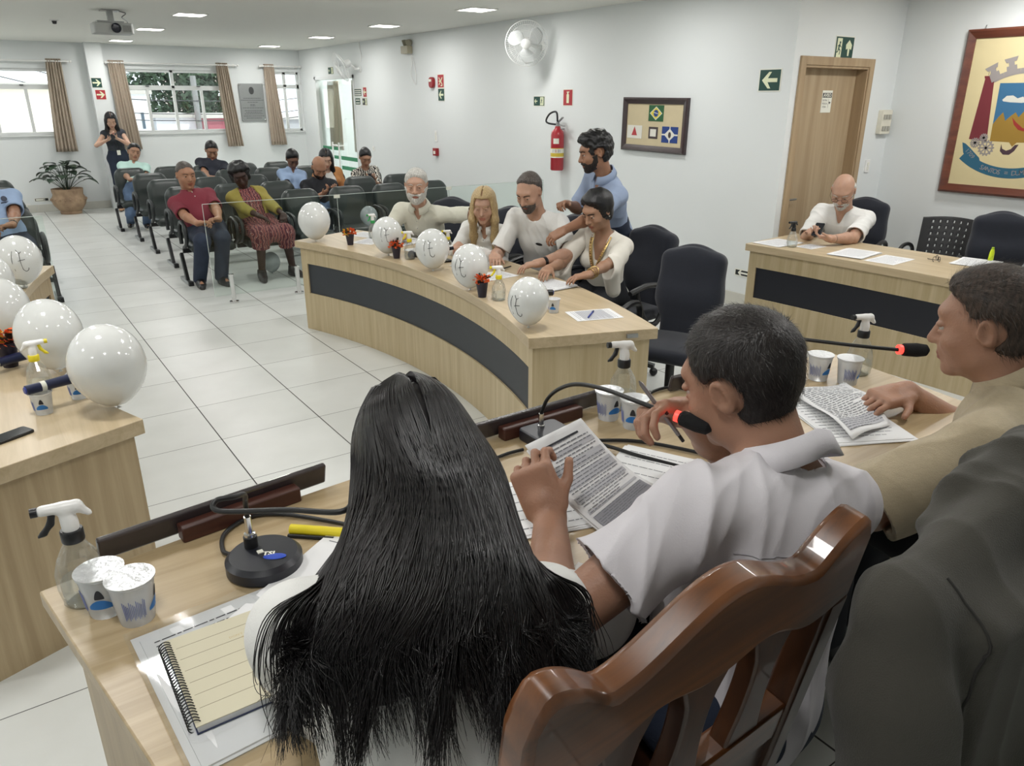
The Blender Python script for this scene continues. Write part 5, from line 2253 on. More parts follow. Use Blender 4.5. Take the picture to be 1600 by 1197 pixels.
def make_fan():
    """cage faces local +Z (out of the wall after placing); centre of the cage at the origin"""
    t = thing('wall_fan', None, 'fan')
    Rr = .245
    mb = MB()
    for k in range(60):
        a = 2 * math.pi * k / 60
        c, s = math.cos(a), math.sin(a)
        mb.tube([(c * r, s * r, z) for r, z in ((.05, .055), (.13, .052), (.20, .034), (Rr, -.01))], .0011, 4)
        mb.tube([(c * r, s * r, z) for r, z in ((Rr, -.012), (.20, -.055), (.10, -.075))], .0011, 4)
    for r, z, w in ((Rr, -.01, .0045), (.20, .034, .0016), (.14, .051, .0016), (.20, -.055, .0016)):
        mb.tube([(r * math.cos(q), r * math.sin(q), z) for q in np.linspace(0, 2 * math.pi, 49)[:-1]], w, 6, closed=True)
    mb.build('cage', M_fan, t)
    MB().lathe([(.0, .068), (.045, .066), (.056, .056), (.056, .045), (0, .044)], n=24).build('hub_cap', M_fan, t)
    for k in range(3):
        a0 = 2 * math.pi * k / 3 + .4
        mb = MB()

        def f(u, v, a0=a0):
            r = .03 + .185 * v
            a = a0 + (u - .5) * (1.25 * math.sin(math.pi * (.12 + .80 * v)) + .1) + .3 * v
            return (r * math.cos(a), r * math.sin(a), -.01 + (u - .5) * .045)
        mb.surf(f, 10, 10)
        o = mb.build('blade', M_fang, t)
        md = o.modifiers.new('thickness', 'SOLIDIFY')
        md.thickness = .003
    MB().lathe([(.0, -.21), (.05, -.20), (.062, -.16), (.062, -.09), (.04, -.07), (.0, -.07)], n=20).build('motor_housing', M_fan, t)
    return t


def place_fan(t, c, nrm, wall_y, label, wall_z=None):
    n = Vector(nrm).normalized()
    up = Vector((0, 0, 1))
    x = up.cross(n).normalized()
    y = n.cross(x)
    t.matrix_world = Matrix(((x.x, y.x, n.x, c[0]), (x.y, y.y, n.y, c[1]), (x.z, y.z, n.z, c[2]), (0, 0, 0, 1)))
    tag(t, label, None, 'wall fans')
    inv = t.matrix_world.inverted()
    b = Vector(c) - n * .16
    wz = wall_z or c[2] - .02
    mb = MB()
    mb.tube([tuple(inv @ b), tuple(inv @ Vector((WX - .10, wall_y, wz))), tuple(inv @ Vector((WX - .02, wall_y, wz)))], .022, 10)
    mb.build('arm', M_fan, t)
    mb = MB()
    mb.X = inv @ wx(wall_y, wz)
    mb.lathe([(.055, 0), (.055, .012), (.03, .03)], n=20)
    mb.build('wall_plate', M_fan, t)


fan = make_fan()
fan2 = copy_tree(fan)
place_fan(fan, (5.55, 7.72, 2.49), (-.62, -.74, -.12), 7.80, 'white wall fan with round cage near the top centre, facing the camera')
place_fan(fan2, (5.50, 13.10, 2.40), (-.86, .12, -.42), 13.05, 'white wall fan seen side-on beside the glass door')
cord = MB().tube(bez([(WX - .008, 13.02, CZ), (WX - .008, 13.0, 2.70), (WX - .008, 12.96, 2.60), (WX - .02, 12.98, 2.48)], 6), .005, 6).build('fan_cord', M_white)
tag(cord, 'thin white cord running up the wall from the farther fan', 'cord')

# ---- projector and detector on the ceiling
t = thing('projector', 'grey ceiling projector at the top left', 'projector', (1.58, 10.1, 2.62), R(0))
M_proj = mat('projector_grey', (176, 178, 176), .45)
MB().rbox((-.20, -.14, -.055), (.20, .14, .055), .03).build('housing', M_proj, t, bevel=.008)
mb = MB()
mb.X = T3(.02, -.14, 0) @ R3(90, 0, 0)
mb.lathe([(.05, -.02), (.05, .02), (.042, .022), (.036, .005), (0, .004)], n=24)
mb.build('lens', mat('lens_dark', (40, 44, 58), .12), t)
mb = MB()
for k in range(7):
    mb.box((.09 + .012 * k, -.1415, -.035), (.096 + .012 * k, -.139, .03))
mb.build('vent', mat('vent_grey', (120, 120, 116), .5), t, smooth=False)
mb = MB().box((-.15, -.08, .06), (.12, .08, .075)).box((-.03, -.03, .075), (.03, .03, .19)).box((-.09, -.09, .178), (.09, .09, .19)).tube(bez([(.14, .05, .0), (.18, .06, .08), (.12, .0, .12), (.16, -.02, .16), (.1, .02, .185)], 6), .006, 6)
mb.build('ceiling_mount', M_steel, t, smooth=False)
t = thing('smoke_detector', 'small dark detector on the ceiling left of the projector', 'detector', (1.19, 11.7, CZ))
MB().lathe([(.05, -.012), (.05, 0)], n=20).build('mounting_ring', M_white, t)
MB().lathe([(0, -.05), (.022, -.045), (.03, -.012)], n=16).build('sensor', M_black, t)

# ---- glass partitions in front of the audience
def partition(name, label, x0, x1, y, h, posts, zc=.07):
    t = thing(name, label, 'glass partition', (x0, y, 0))
    n = max(1, round((x1 - x0) / 1.25))
    w = (x1 - x0) / n
    for i in range(n):
        MB().box((i * w + .004, -.004, zc), ((i + 1) * w - .004, .004, h)).build('pane', M_sheet, t, smooth=False)
        MB().box((i * w + .004, -.0045, h), ((i + 1) * w - .004, .0045, h + .004)).box((i * w + .001, -.0045, zc), (i * w + .004, .0045, h)).build('polished_edge', mat('polished_glass_edge', (196, 206, 200), .2), t, smooth=False)
    for i in range(1, n):
        MB().box((i * w - .03, -.010, h - .03), (i * w + .03, .010, h + .004)).build('clip', M_swhite, t, smooth=False)
    for px in posts:
        mb = MB().lathe([(.045, 0), (.045, .018), (.022, .024), (.022, .27), (.026, .275), (.026, .285), (0, .29)], (px - x0, -.035, 0), 18)
        mb.bar((px - x0, -.035, .22), (px - x0, 0, .22), .03, .03)
        mb.build('post', M_chrome, t)
    return t


partition('glass_partition', 'low clear glass partition on steel posts before the audience', 1.69, 5.70, 7.55, .96, [1.86, 2.52, 3.2, 3.9, 4.6, 5.3])
partition('glass_partition', 'clear glass partition left of the aisle behind the left desk', -2.8, .40, 7.55, .96, [.2, -.8, -1.8])

# ------------------------------------------------------------------ outside the windows
def building(label, x0, x1, y0, y1, z0, z1, c, wins=(), name='building', rough=.8):
    t = thing(name, label, 'building', (x0, y0, z0))
    MB().box((0, 0, 0), (x1 - x0, y1 - y0, z1 - z0)).build('walls', mat('render_%d_%d_%d' % c, c, rough, var=.08, vscale=1.5), t, smooth=False)
    for (a, b, cc, d) in wins:
        MB().box((a, -.06, cc), (b, .01, d)).build('window', mat('far_window', (70, 84, 96), .3), t, smooth=False)
    MB().box((-.15, -.15, z1 - z0), (x1 - x0 + .15, y1 - y0 + .15, z1 - z0 + .12)).build('roof_slab', mat('roof_slab', (180, 176, 168), .8), t, smooth=False)
    return t


building('white block seen through the left half of the middle window', 4.2, 5.05, 28, 34, -8, 2.05, (236, 240, 242), ((.25, .35, 9.0, 9.5), (.6, .68, 9.0, 9.5)))
building('pale tower at the far left of the middle window', 8.0, 10.6, 58, 64, -8, 6.5, (226, 232, 236), ((.2, .5, 9.7, 10.2), (.9, 1.2, 9.7, 10.2)))
building('long white house low in the middle window', 5.5, 6.8, 29.5, 33, -8, 1.30, (232, 234, 236), ((.1, .5, 8.5, 8.8),))
building('reddish wall seen at the right of the middle window', 6.85, 8.2, 28, 31, -8, 1.30, (150, 84, 92), ())
building('house with terrace roof high in the middle window', 19.5, 23.5, 90, 98, -5, 6.3, (206, 192, 178), ((.5, 1.5, 9.5, 10.3), (2.2, 3.2, 9.5, 10.3)))
building('cream building filling the left window', -6.0, 2.1, 22, 28, -8, 2.14, (238, 228, 206), ())
building('low roof seen in the narrow far window', 13.0, 17, 40, 48, -8, .95, (150, 150, 150), ())
random.seed(4)


def far_tree(label, c, r, n, col):
    t = thing('tree', label, 'tree', (c[0], c[1], -8))
    rnd = random.Random(int(c[0] * 10))
    mb = MB()
    for k in range(n):
        d = Vector((rnd.gauss(0, 1), rnd.gauss(0, 1), rnd.gauss(0, 1))).normalized() * rnd.uniform(.55, 1.0)
        p = Vector((d.x * r[0], d.y * r[1], c[2] + 8 + d.z * r[2]))
        a, b = Vector((rnd.gauss(0, 1), rnd.gauss(0, 1), rnd.gauss(0, 1))).normalized() * .14, Vector((rnd.gauss(0, 1), rnd.gauss(0, 1), rnd.gauss(0, 1))).normalized() * .10
        mb.quad([tuple(p - a), tuple(p + b), tuple(p + a), tuple(p - b)])
    mb.build('foliage', col, t, smooth=False)
    MB().tube([(0, 0, 0), (0, 0, c[2] + 8)], .3, 8).build('trunk', mat('bark', (86, 72, 58), .9), t)


M_leaf = mat('far_foliage', (66, 88, 62), .8, c2=(34, 52, 38), vscale=1.2)
far_tree('dark green tree behind the white block in the middle window', (9.6, 46, 2.0), (2.4, 2, 2.6), 5200, M_leaf)
far_tree('green tree at the right of the middle window', (11.6, 44, 2.0), (2.2, 2, 2.4), 4800, M_leaf)
t = thing('utility_pole', 'grey utility pole with wires outside the middle window', 'utility pole', (6.32, 27, -8))
MB().tube([(0, 0, 0), (0, 0, 10.6)], .09, 8).bar((-.7, 0, 10.2), (.7, 0, 10.2), .08, .08).build('pole', mat('concrete', (120, 120, 118), .8), t)
mb = MB()
for k, (z, q) in enumerate(((10.3, .0), (9.9, -.1), (9.5, .1), (9.3, -.1), (8.9, .05))):
    mb.tube(bez([(-6, q, z + .8), (-3, q, z + .1), (0, q, z - .05), (3, q, z + .0), (6, q, z + .5)], 6), .014, 5)
mb.build('wires', M_black, t)

# ------------------------------------------------------------------ cloth and skin for the people
SK_light = skin('light', (204, 166, 144))
SK_pink = skin('pink', (184, 146, 124))
SK_tan = skin('tan', (166, 128, 104))
SK_olive = skin('olive', (156, 116, 92))
SK_brown = skin('brown', (110, 78, 62))
SK_dark = skin('dark', (62, 42, 36))
SK_warm = skin('warm', (168, 124, 98))
C_white = mat('white_cotton', (222, 222, 219), .85, var=.03, vscale=40, bump=.10, bscale=420, sheen=.1)
C_offw = mat('off_white_cotton', (206, 205, 190), .85, var=.03, vscale=40, bump=.12, bscale=420, sheen=.1)
C_lilac = mat('white_shirt_cool', (214, 211, 216), .82, var=.03, vscale=30, bump=.10, bscale=420, sheen=.1)
C_beige = mat('beige_knit', (178, 164, 136), .9, var=.08, vscale=60, bump=.35, bscale=300, stretch=(1, 1, 5), sheen=.2)
C_blue = mat('light_blue_shirt', (150, 166, 194), .8, var=.04, bump=.1, bscale=400)
C_blue2 = mat('pale_blue_shirt', (146, 168, 200), .8, var=.05, bump=.1, bscale=400)
C_maroon = mat('maroon_polo', (122, 42, 56), .85, var=.08, bump=.15, bscale=400)
C_jeans = mat('dark_jeans', (38, 48, 68), .85, var=.2, vscale=14, bump=.15, bscale=350)
C_jeansl = mat('blue_jeans', (88, 110, 140), .85, var=.25, vscale=14, bump=.15, bscale=350)
C_mint = mat('mint_polo', (184, 216, 208), .85, var=.04, bump=.12, bscale=400)
C_navy = mat('navy_polo', (24, 28, 42), .85, var=.1, bump=.12, bscale=400)
C_blk = mat('black_cloth', (24, 26, 32), .85, var=.1, bump=.12, bscale=400)
C_must = mat('mustard_cardigan', (150, 138, 66), .9, var=.1, bump=.2, bscale=300)
C_ora = mat('tan_cardigan', (190, 134, 84), .9, var=.08, bump=.2, bscale=300)
M_shoe = mat('black_shoe', (26, 25, 26), .35)
M_sole = mat('shoe_sole', (60, 56, 52), .7)
M_gold = mat('gold', (206, 178, 120), .3, .9)


def stripes(name, c1, c2, scale, dist=6.0, c3=None):
    m = mat(name, c1, .85)
    b = m.node_tree.nodes['Principled BSDF']
    tc = nn(m, 'ShaderNodeTexCoord')
    w = nn(m, 'ShaderNodeTexWave', Scale=scale, Distortion=dist, Detail=3.0)
    w.inputs['Detail Scale'].default_value = 2.0
    lk(m, tc.outputs['Object'], w.inputs['Vector'])
    r = nn(m, 'ShaderNodeValToRGB')
    e = r.color_ramp.elements
    e[0].position, e[1].position = .52, .60
    e[0].color, e[1].color = rgb(*c1), rgb(*c2)
    if c3:
        q = e.new(.86)
        q.color = rgb(*c3)
    lk(m, w.outputs['Fac'], r.inputs[0])
    lk(m, r.outputs[0], b.inputs['Base Color'])
    return m


C_stripe = stripes('wine_striped_dress', (82, 28, 42), (196, 170, 158), 9, 7, (120, 40, 44))
C_zebra = stripes('zebra_print', (30, 30, 32), (210, 206, 196), 10, 9)
M_dots = mat('bright_button', (180, 178, 170), .4)


def buttons(P, n=3, z0=-.05, dz=-.055, name='buttons', m=None):
    """small buttons down the placket"""
    mb = MB()
    T = P.T
    for k in range(n):
        c = P.N + T.u * (z0 + dz * k) * P.s + T.f * (.105 + .022 * k + .03 * P.fat) * P.s - P.o
        mb.ball(tuple(c), .006 * P.s, 8, 6)
    mb.build(name, m or M_dots, P.root)


def dressed_arm_watch(P, i, m):
    a, w = P.E[i], P.W[i]
    d = unit(w - a)
    c = w - d * .035 - P.o
    mb = MB()
    mb.tube([tuple(c - d * .012), tuple(c + d * .012)], .031 * P.s, 16)
    return mb.build('wristband', m, P.root)


# ============================ the middle desk
v = .0062
# white-haired man
p = Person('white-bearded man in a white polo shirt seated at the far end of the middle desk', (2.98, 5.69, 1.21), (3.28, 6.02, .57), -130, (3.28, 6.02, .46), s=1.07, hs=1.06, haz=-146, hpitch=4, vox=v, skin_m=SK_pink, fat=.35,
           hands=[((3.36, 5.52, .72), (-.3, .3, -.9), (.3, .5, 0), .5, (.65, -.6, -.55)), ((2.84, 5.66, .82), (-.75, -.6, 0), (0, 0, -1), .35, (-.5, .8, -.4))],
           feet=(((2.98, 6.0, .10), -120), ((3.05, 6.2, .10), -120)))
p.body().brows(H_white)
p.shirt(C_offw, neck='polo', sleeve=.82, amp=.010, seed=3, freq=20, loose=.022)
p.collar(C_offw)
buttons(p)
p.trousers(C_blk)
p.shoes(M_shoe)
p.hair(H_white, 'short', .012, furn=2500)
beard('beard', p.H, H_white, p.root, p.o, .0045, .012)
mb = MB().tube(bez([tuple(p.N + p.T.u * z + p.T.f * .150 - p.T.r * x - p.o) for x, z in ((.085, -.13), (.098, -.115), (.105, -.14), (.103, -.175))], 6), .0035, 6)
mb.build('pocket_pen', M_black, p.root)

# blonde woman
p = Person('blonde woman in a white long-sleeved blouse reading papers at the middle desk', (3.07, 4.80, 1.14), (3.36, 5.12, .56), -125, (3.36, 5.12, .46), s=1.02, hs=1.04, haz=-138, hpitch=14, vox=v, fem=1, skin_m=SK_pink,
           hands=[((2.86, 4.60, .86), (-.8, .25, -.25), (0, 0, -1), .5), ((2.88, 4.86, .86), (-.6, -.8, -.2), (0, 0, -1), .6)],
           feet=(((3.05, 5.0, .10), -120), ((3.1, 5.2, .10), -120)))
p.body().brows(H_blonde)
p.shirt(C_white, neck='polo', sleeve=1.85, amp=.011, seed=9, freq=22, loose=.014)
p.collar(C_white)
buttons(p, 4)
p.trousers(C_jeans)
p.shoes(M_shoe)


def long_hair(P, m, ends, thick=.016, seed=1, amp=.0022, part=True, width=1.0, vox=.006, k=.03):
    """hair cap flowing into long locks; ends = list of chains of world points with radii"""
    H, s = P.H, P.H.s
    F = Field(vox)
    t = thick
    E = lambda c, rr, kk=.02, op='u': F.ell(H.p(*c), tuple(q * s for q in rr), H.M, kk * s, op)
    E((0, -.014, .038), (.073 + t, .092 + t, .084 + t))
    E((0, -.030, -.03), (.070 + t * width, .066 + t, .085), .03)
    for sx in (-1, 1):
        E((sx * .066, .012, -.01), (.018 * width, .045, .075), .02)
    for pts, rs in ends:
        F.chain([npv(q) for q in pts], rs, k)

    def cut(X, Y, Z):
        x, y, z = H.loc3(X, Y, Z)
        ax = np.abs(x)
        face = np.maximum.reduce([-(y - (.030 + .35 * np.clip(z, 0, .1))) + 0 * x, ax - (.058 - .10 * np.maximum(z - .03, 0)), z - .078, -z - .13])
        d = np.where(z > -.14, -face, -1.0)
        if part:
            d = np.maximum(d, .0035 - np.sqrt(x ** 2 + (np.maximum(.095 - z, 0)) ** 2))
        return d * s
    F.fn(cut, .004 * s)
    V, Q, G = F.mesh(folds(amp, 85, seed, axis=H.u, squash=.06))
    return np_mesh('hair', V, Q, m, P.root, P.o)


H, N, T = p.H, p.N, p.T
ends = []
for sx in (-1, 1):
    ends.append(([H.p(sx * .070, .0, .0), H.p(sx * .078, .030, -.09), N + T.r * sx * .085 + T.f * .075 - T.u * .05, N + T.r * sx * .088 + T.f * .125 - T.u * .17], [.026, .030, .032, .014]))
ends.append(([H.p(0, -.07, -.03), N - T.f * .05 - T.u * .05, N - T.f * .10 - T.u * .16], [.06, .065, .03]))
long_hair(p, H_blonde, ends, seed=4)

# man in white t-shirt
p = Person('goateed man in a white t-shirt looking down at papers at the middle desk', (3.17, 4.36, 1.275), (3.50, 4.58, .58), -115, (3.50, 4.58, .46), s=1.06, hs=1.02, haz=-112, hpitch=28, vox=v, fat=.2, skin_m=SK_pink,
           hands=[((3.02, 4.02, .85), (-.85, .45, -.15), (0, 0, -1), .4, (.3, -.9, -.5)), ((2.90, 4.40, .85), (-.5, -.8, -.1), (0, 0, -1), .5)],
           feet=(((3.2, 4.5, .10), -110), ((3.2, 4.7, .10), -110)))
p.body().brows(H_dark)
p.shirt(C_white, neck='round', sleeve=.85, amp=.011, seed=12, freq=18, loose=.022)
p.trousers(C_jeans)
p.shoes(M_shoe)
p.hair(H_saltp, 'recede', .008, furn=2500)
beard('goatee', p.H, H_saltp, p.root, p.o, .0045, .008, goatee=True)
dressed_arm_watch(p, 0, M_black)
mb = MB()
c = p.N - p.T.u * .16 + p.T.f * .150 - p.T.r * .07 - p.o
mb.X = Matrix.Translation(Vector(c)) @ Matrix([list(r) + [0] for r in p.T.M] + [[0, 0, 0, 1]])
mb.ball((0, 0, 0), (.028, .004, .012), 14, 8)
mb.build('chest_print', M_black, p.root)

# short-haired woman
p = Person('woman with short dark hair and gold-trimmed white blouse at the middle desk', (3.38, 3.87, 1.185), (3.60, 4.02, .56), -108, (3.60, 4.02, .46), s=1.02, hs=1.06, haz=-92, hpitch=26, vox=.0055, fem=1, skin_m=SK_tan,
           hands=[((2.98, 3.52, .835), (-.9, .35, -.12), (0, 0, -1), .35, (.2, -.8, -.5)), ((2.98, 3.88, .84), (-.75, -.55, -.12), (0, 0, -1), .3)],
           feet=(((3.2, 3.9, .10), -100), ((3.2, 4.1, .10), -100)))
p.body().brows(H_black)
p.shirt(mat('sheer_white', (222, 218, 208), .8, bump=.08, bscale=300), neck='deep', sleeve=.0, amp=.004, seed=22, loose=.02)
# cape sleeve hanging from the shoulder
F = Field(.0065)
for i in (0, 1):
    S, E_ = p.S[i], p.E[i]
    sd = (-1 if i == 0 else 1) * p.srt
    F.chain([S + p.T.u * .01, S + (E_ - S) * .5 + sd * .015, E_ + sd * .01 + np.array([0, 0, -.04]), E_ + sd * .012 - p.T.f * .05 + np.array([0, 0, -.20])], [.062, .062, .060, .050], .03)
    F.cone(E_ + np.array([0, 0, .0]) - p.T.f * .02, E_ - p.T.f * .07 + np.array([0, 0, -.22]), .05, .035, .03)
    F.cone(S + (E_ - S) * .55 + p.T.f * .09, E_ + p.T.f * .16, .05, .09, .01, 's')
V, Q, G = F.mesh(folds(.006, 26, 5, axis=(0, 0, 1), squash=.25))
np_mesh('cape_sleeves', V, Q, MATS['sheer_white'], p.root, p.o)
p.trousers(C_blk)
p.shoes(M_shoe)
p.hair(H_black, 'pixie', .012, lumps(.003, 60, 7))
mb = MB()
for sx in (-1, 1):
    pts = [tuple(p.N + p.T.r * sx * a * p.s + p.T.f * b * p.s + p.T.u * c * p.s - p.o) for a, b, c in ((.066, .035, .0), (.056, .085, -.05), (.040, .118, -.11), (.022, .135, -.17), (.006, .138, -.22))]
    mb.tube(bez(pts, 6), [.014] * 25, 6, flat=.5)
    for q in bez(pts, 4):
        mb.ball(tuple(q + Vector(p.T.f) * .007), .006, 6, 5, 1)
mb.build('neckline_trim', [M_gold, mat('gem', (170, 130, 90), .2, .6)], p.root)
w, e = p.W[0], p.E[0]
d = unit(w - e)
mb = MB()
for k in range(3):
    c = w - d * (.02 + .022 * k) - p.o
    a1 = unit(np.cross(d, (0, 0, 1)))
    a2 = np.cross(d, a1)
    pts = [tuple(c + (a1 * math.cos(q) + a2 * math.sin(q)) * .034 + d * .008 * math.sin(q * 2 + k)) for q in np.linspace(0, 2 * math.pi, 17)[:-1]]
    mb.tube(pts, .0035, 6, closed=True)
mb.build('gold_bracelets', M_gold, p.root)
mb = MB()
mb.ball(tuple(p.H.p(-.088, -.006, -.03) - p.o), .006, 8, 6)
mb.build('earring', M_chrome, p.root)

# standing man
p = Person('bearded young man in a light blue shirt standing and reaching over the seated group', (3.61, 4.18, 1.535), (3.92, 4.30, .95), -72, (3.92, 4.30, 0), s=1.03, hs=1.10, haz=-60, hpitch=14, vox=v, skin_m=SK_olive, standing=True,
           hands=[((3.04, 3.98, 1.00), (-.85, .3, -.45), (.2, .3, -1), .7, (.2, -.6, -.7)), ((3.50, 4.34, 1.17), (-.85, -.3, .15), (0, -.4, -1), 1.0, (.3, .6, -.8))],
           feet=(((3.90, 4.20, .10), -80), ((3.95, 4.42, .10), -80)))
p.body().brows(H_black)
p.shirt(C_blue, neck='polo', sleeve=.85, amp=.011, seed=31, freq=18, loose=.026)
p.collar(C_blue)
p.trousers(C_jeans)
p.shoes(M_shoe)
p.hair(H_black, 'curly', .016, lumps(.006, 95, 4))
beard('beard', p.H, H_dark, p.root, p.o, .0045, .0025)
mb = MB()
e, w = p.E[0], p.W[0]
q = p.S[0] + (e - p.S[0]) * .98 - p.o
mb.tube([tuple(q), tuple(q + unit(w - e) * .03)], .043, 16)
mb.build('arm_tattoo_band', mat('tattoo', (84, 62, 54), .6), p.root)

# ============================ right-hand desk
p = Person('bald man with white beard and glasses using a phone at the right-hand desk', (5.93, 3.70, 1.165), (6.26, 3.84, .58), -104, (6.26, 3.84, .46), s=1.10, hs=1.04, haz=-112, hpitch=34, vox=v, fat=.8, skin_m=SK_pink,
           hands=[((5.58, 3.52, .83), (-.6, .75, .15), (.0, .1, 1), .8, (.4, -.5, -.8)), ((5.60, 3.74, .85), (-.5, -.8, .1), (-.3, .1, .9), .8, (.4, .6, -.8))],
           feet=(((5.9, 3.7, .10), -100), ((5.9, 3.95, .10), -100)))
p.body().brows(H_white)
p.shirt(C_white, neck='polo', sleeve=.85, amp=.012, seed=40, freq=18, loose=.028)
p.trousers(C_jeans)
p.shoes(M_shoe)
p.hair(H_white, 'ring', .011)
beard('beard', p.H, H_white, p.root, p.o, .0045, .006)
glasses(p.H, p.root, p.o)
dressed_arm_watch(p, 0, M_black)
PH1 = (p.W[0] + p.W[1]) / 2

# ============================ audience
v = .0078


def sit(label, head, seat, az, skin_m, **kw):
    """seated in an auditorium chair at seat=(x, y)"""
    x, y = seat
    s = kw.get('s', 1.0)
    a = math.radians(az)
    fx, fy = math.sin(a), math.cos(a)
    rx, ry = math.cos(a), -math.sin(a)
    lat = kw.pop('knees', .11)
    feet = kw.pop('feet', None) or tuple(((x + fx * (.46 + d) + rx * q * lat, y + fy * (.46 + d) + ry * q * lat, .10), az + q * 8) for q, d in ((-1, .02), (1, .08)))
    hands = kw.pop('hands', None)
    if hands is None:
        c = np.array([x + fx * .30, y + fy * .30, .66])
        r = np.array([rx, ry, 0])
        f = np.array([fx, fy, 0])
        hands = [(c - r * .07, r * .8 + f * .5 + np.array([0, 0, .1]), (0, 0, -1), .6), (c + r * .07, -r * .8 + f * .5 + np.array([0, 0, .1]), (0, 0, -1), .6)]
    return Person(label, head, (x, y + .05, .545), az, (x, y, .44), vox=v, skin_m=skin_m, hands=hands, feet=feet, **kw)


p = sit('man in a maroon polo shirt and jeans with clasped hands in the front row', (1.87, 8.90, 1.115), (1.97, 8.66), 182, SK_warm, hs=1.12, s=1.07, fat=.7, g=1.08, haz=172, hpitch=6,
        hands=[((2.02, 8.30, .67), (-.8, -.3, .1), (0, -.3, -1), .9, (.8, .2, -.5)), ((1.80, 8.30, .67), (.8, -.3, .1), (0, -.3, -1), .9, (-.8, .2, -.5))],
        feet=(((1.98, 8.40, .09), 172), ((1.76, 8.42, .09), 188)))
p.body().brows(H_dark)
p.shirt(C_maroon, neck='polo', sleeve=.85, amp=.006, seed=51, loose=.024)
p.collar(C_maroon)
buttons(p, 2)
p.trousers(C_jeans, e=.02)
p.shoes(M_shoe, M_sole)
p.hair(H_saltp, 'buzz', .004)

p = sit('woman in a mustard cardigan and wine-striped dress in the front row', (2.44, 8.88, 1.085), (2.53, 8.66), 182, SK_dark, hs=1.10, s=1.02, fem=1, haz=190, hpitch=22, hroll=10, fat=.3,
        hands=[((2.74, 8.32, .66), (-.3, -.7, -.5), (0, -.3, -1), .5), ((2.46, 8.28, .68), (.6, -.6, -.3), (0, -.3, -1), .5)],
        feet=(((2.76, 8.37, .09), 160), ((2.40, 8.34, .09), 190)))
p.body().brows(H_black)
p.shirt(C_stripe, name='dress', neck='round', sleeve=.3, amp=.006, seed=52, loose=.01)
p.skirt(C_stripe, drop=.35)
F = Field(v)
p.torso(F, .026, False)
for i in (0, 1):
    S, E_, W = p.S[i], p.E[i], p.W[i]
    F.cone(S, E_, .066, .060, .03)
    F.cone(E_, E_ + (W - E_) * .55, .058, .050, .02, 'u', True)
N, T = p.N, p.T
F.cone(N + T.f * .10 + T.u * .05, N + T.f * .17 - T.u * .40, .085, .12, .01, 's')
F.cone(N - T.u * .0, N + T.u * .2, .075, .10, .01, 's')
F.ell(N - T.u * .62, (.4, .4, .16), T.M, .01, 's')
V, Q, G = F.mesh(folds(.006, 20, 14, axis=(0, 0, 1)))
np_mesh('cardigan', V, Q, C_must, p.root, p.o)
p.shoes(mat('sandal', (44, 38, 36), .5), M_sole, 'sandal')
p.hair(H_black, 'afro', .016, lumps(.006, 60, 3))

p = sit('man in a mint green polo with head tilted, seated by the pillar', (2.13, 13.55, 1.10), (2.00, 13.05), 182, SK_tan, hs=1.12, haz=176, hpitch=0, hroll=-14, fat=.2, g=1.05,
        feet=(((2.05, 12.95, .09), 185), ((1.86, 13.2, .09), 195)))
p.body().brows(H_black)
p.shirt(C_mint, neck='polo', sleeve=.85, amp=.006, seed=61, loose=.026)
p.collar(C_mint)
p.trousers(C_jeansl)
p.shoes(M_shoe, M_swhite, 'sneaker')
p.hair(H_black, 'short', .014)

p = sit('man in a dark navy polo seated alone in the last row', (3.28, 13.42, 1.10), (3.13, 13.02), 182, SK_olive, hs=1.14, s=1.08, haz=188, hpitch=28, fat=.5)
p.body().brows(H_black)
p.shirt(C_navy, neck='polo', sleeve=.85, amp=.005, seed=62, loose=.024)
p.collar(C_navy)
p.trousers(C_jeans)
p.shoes(M_shoe)
p.hair(H_black, 'short', .008)

p = sit('woman in a light blue collared shirt looking down in the third row', (3.78, 10.98, 1.085), (3.71, 10.84), 184, SK_brown, hs=1.10, s=1.0, fem=1, haz=184, hpitch=34)
p.body().brows(H_black)
p.shirt(C_blue2, neck='polo', sleeve=.8, amp=.006, seed=63, loose=.022)
p.collar(C_blue2)
p.trousers(C_jeansl)
p.shoes(M_shoe)
p.hair(H_black, 'bun', .010)

p = sit('bald bearded man in a black shirt looking at a phone in the second row', (3.73, 9.83, 1.045), (3.71, 9.74), 184, SK_warm, hs=1.12, s=1.06, fat=.4, haz=184, hpitch=36,
        hands=[((3.76, 9.42, .76), (-.4, -.6, .5), (.3, .3, .8), .8), ((3.60, 9.42, .76), (.4, -.6, .5), (-.3, .3, .8), .8)])
p.body().brows(H_black)
p.shirt(C_blk, neck='round', sleeve=.85, amp=.006, seed=64, loose=.024)
p.trousers(C_jeansl)
p.shoes(M_shoe)
p.hair(H_dark, 'ring', .006)
beard('beard', p.H, H_dark, p.root, p.o, .006, .007)
PH2 = (p.W[0] + p.W[1]) / 2

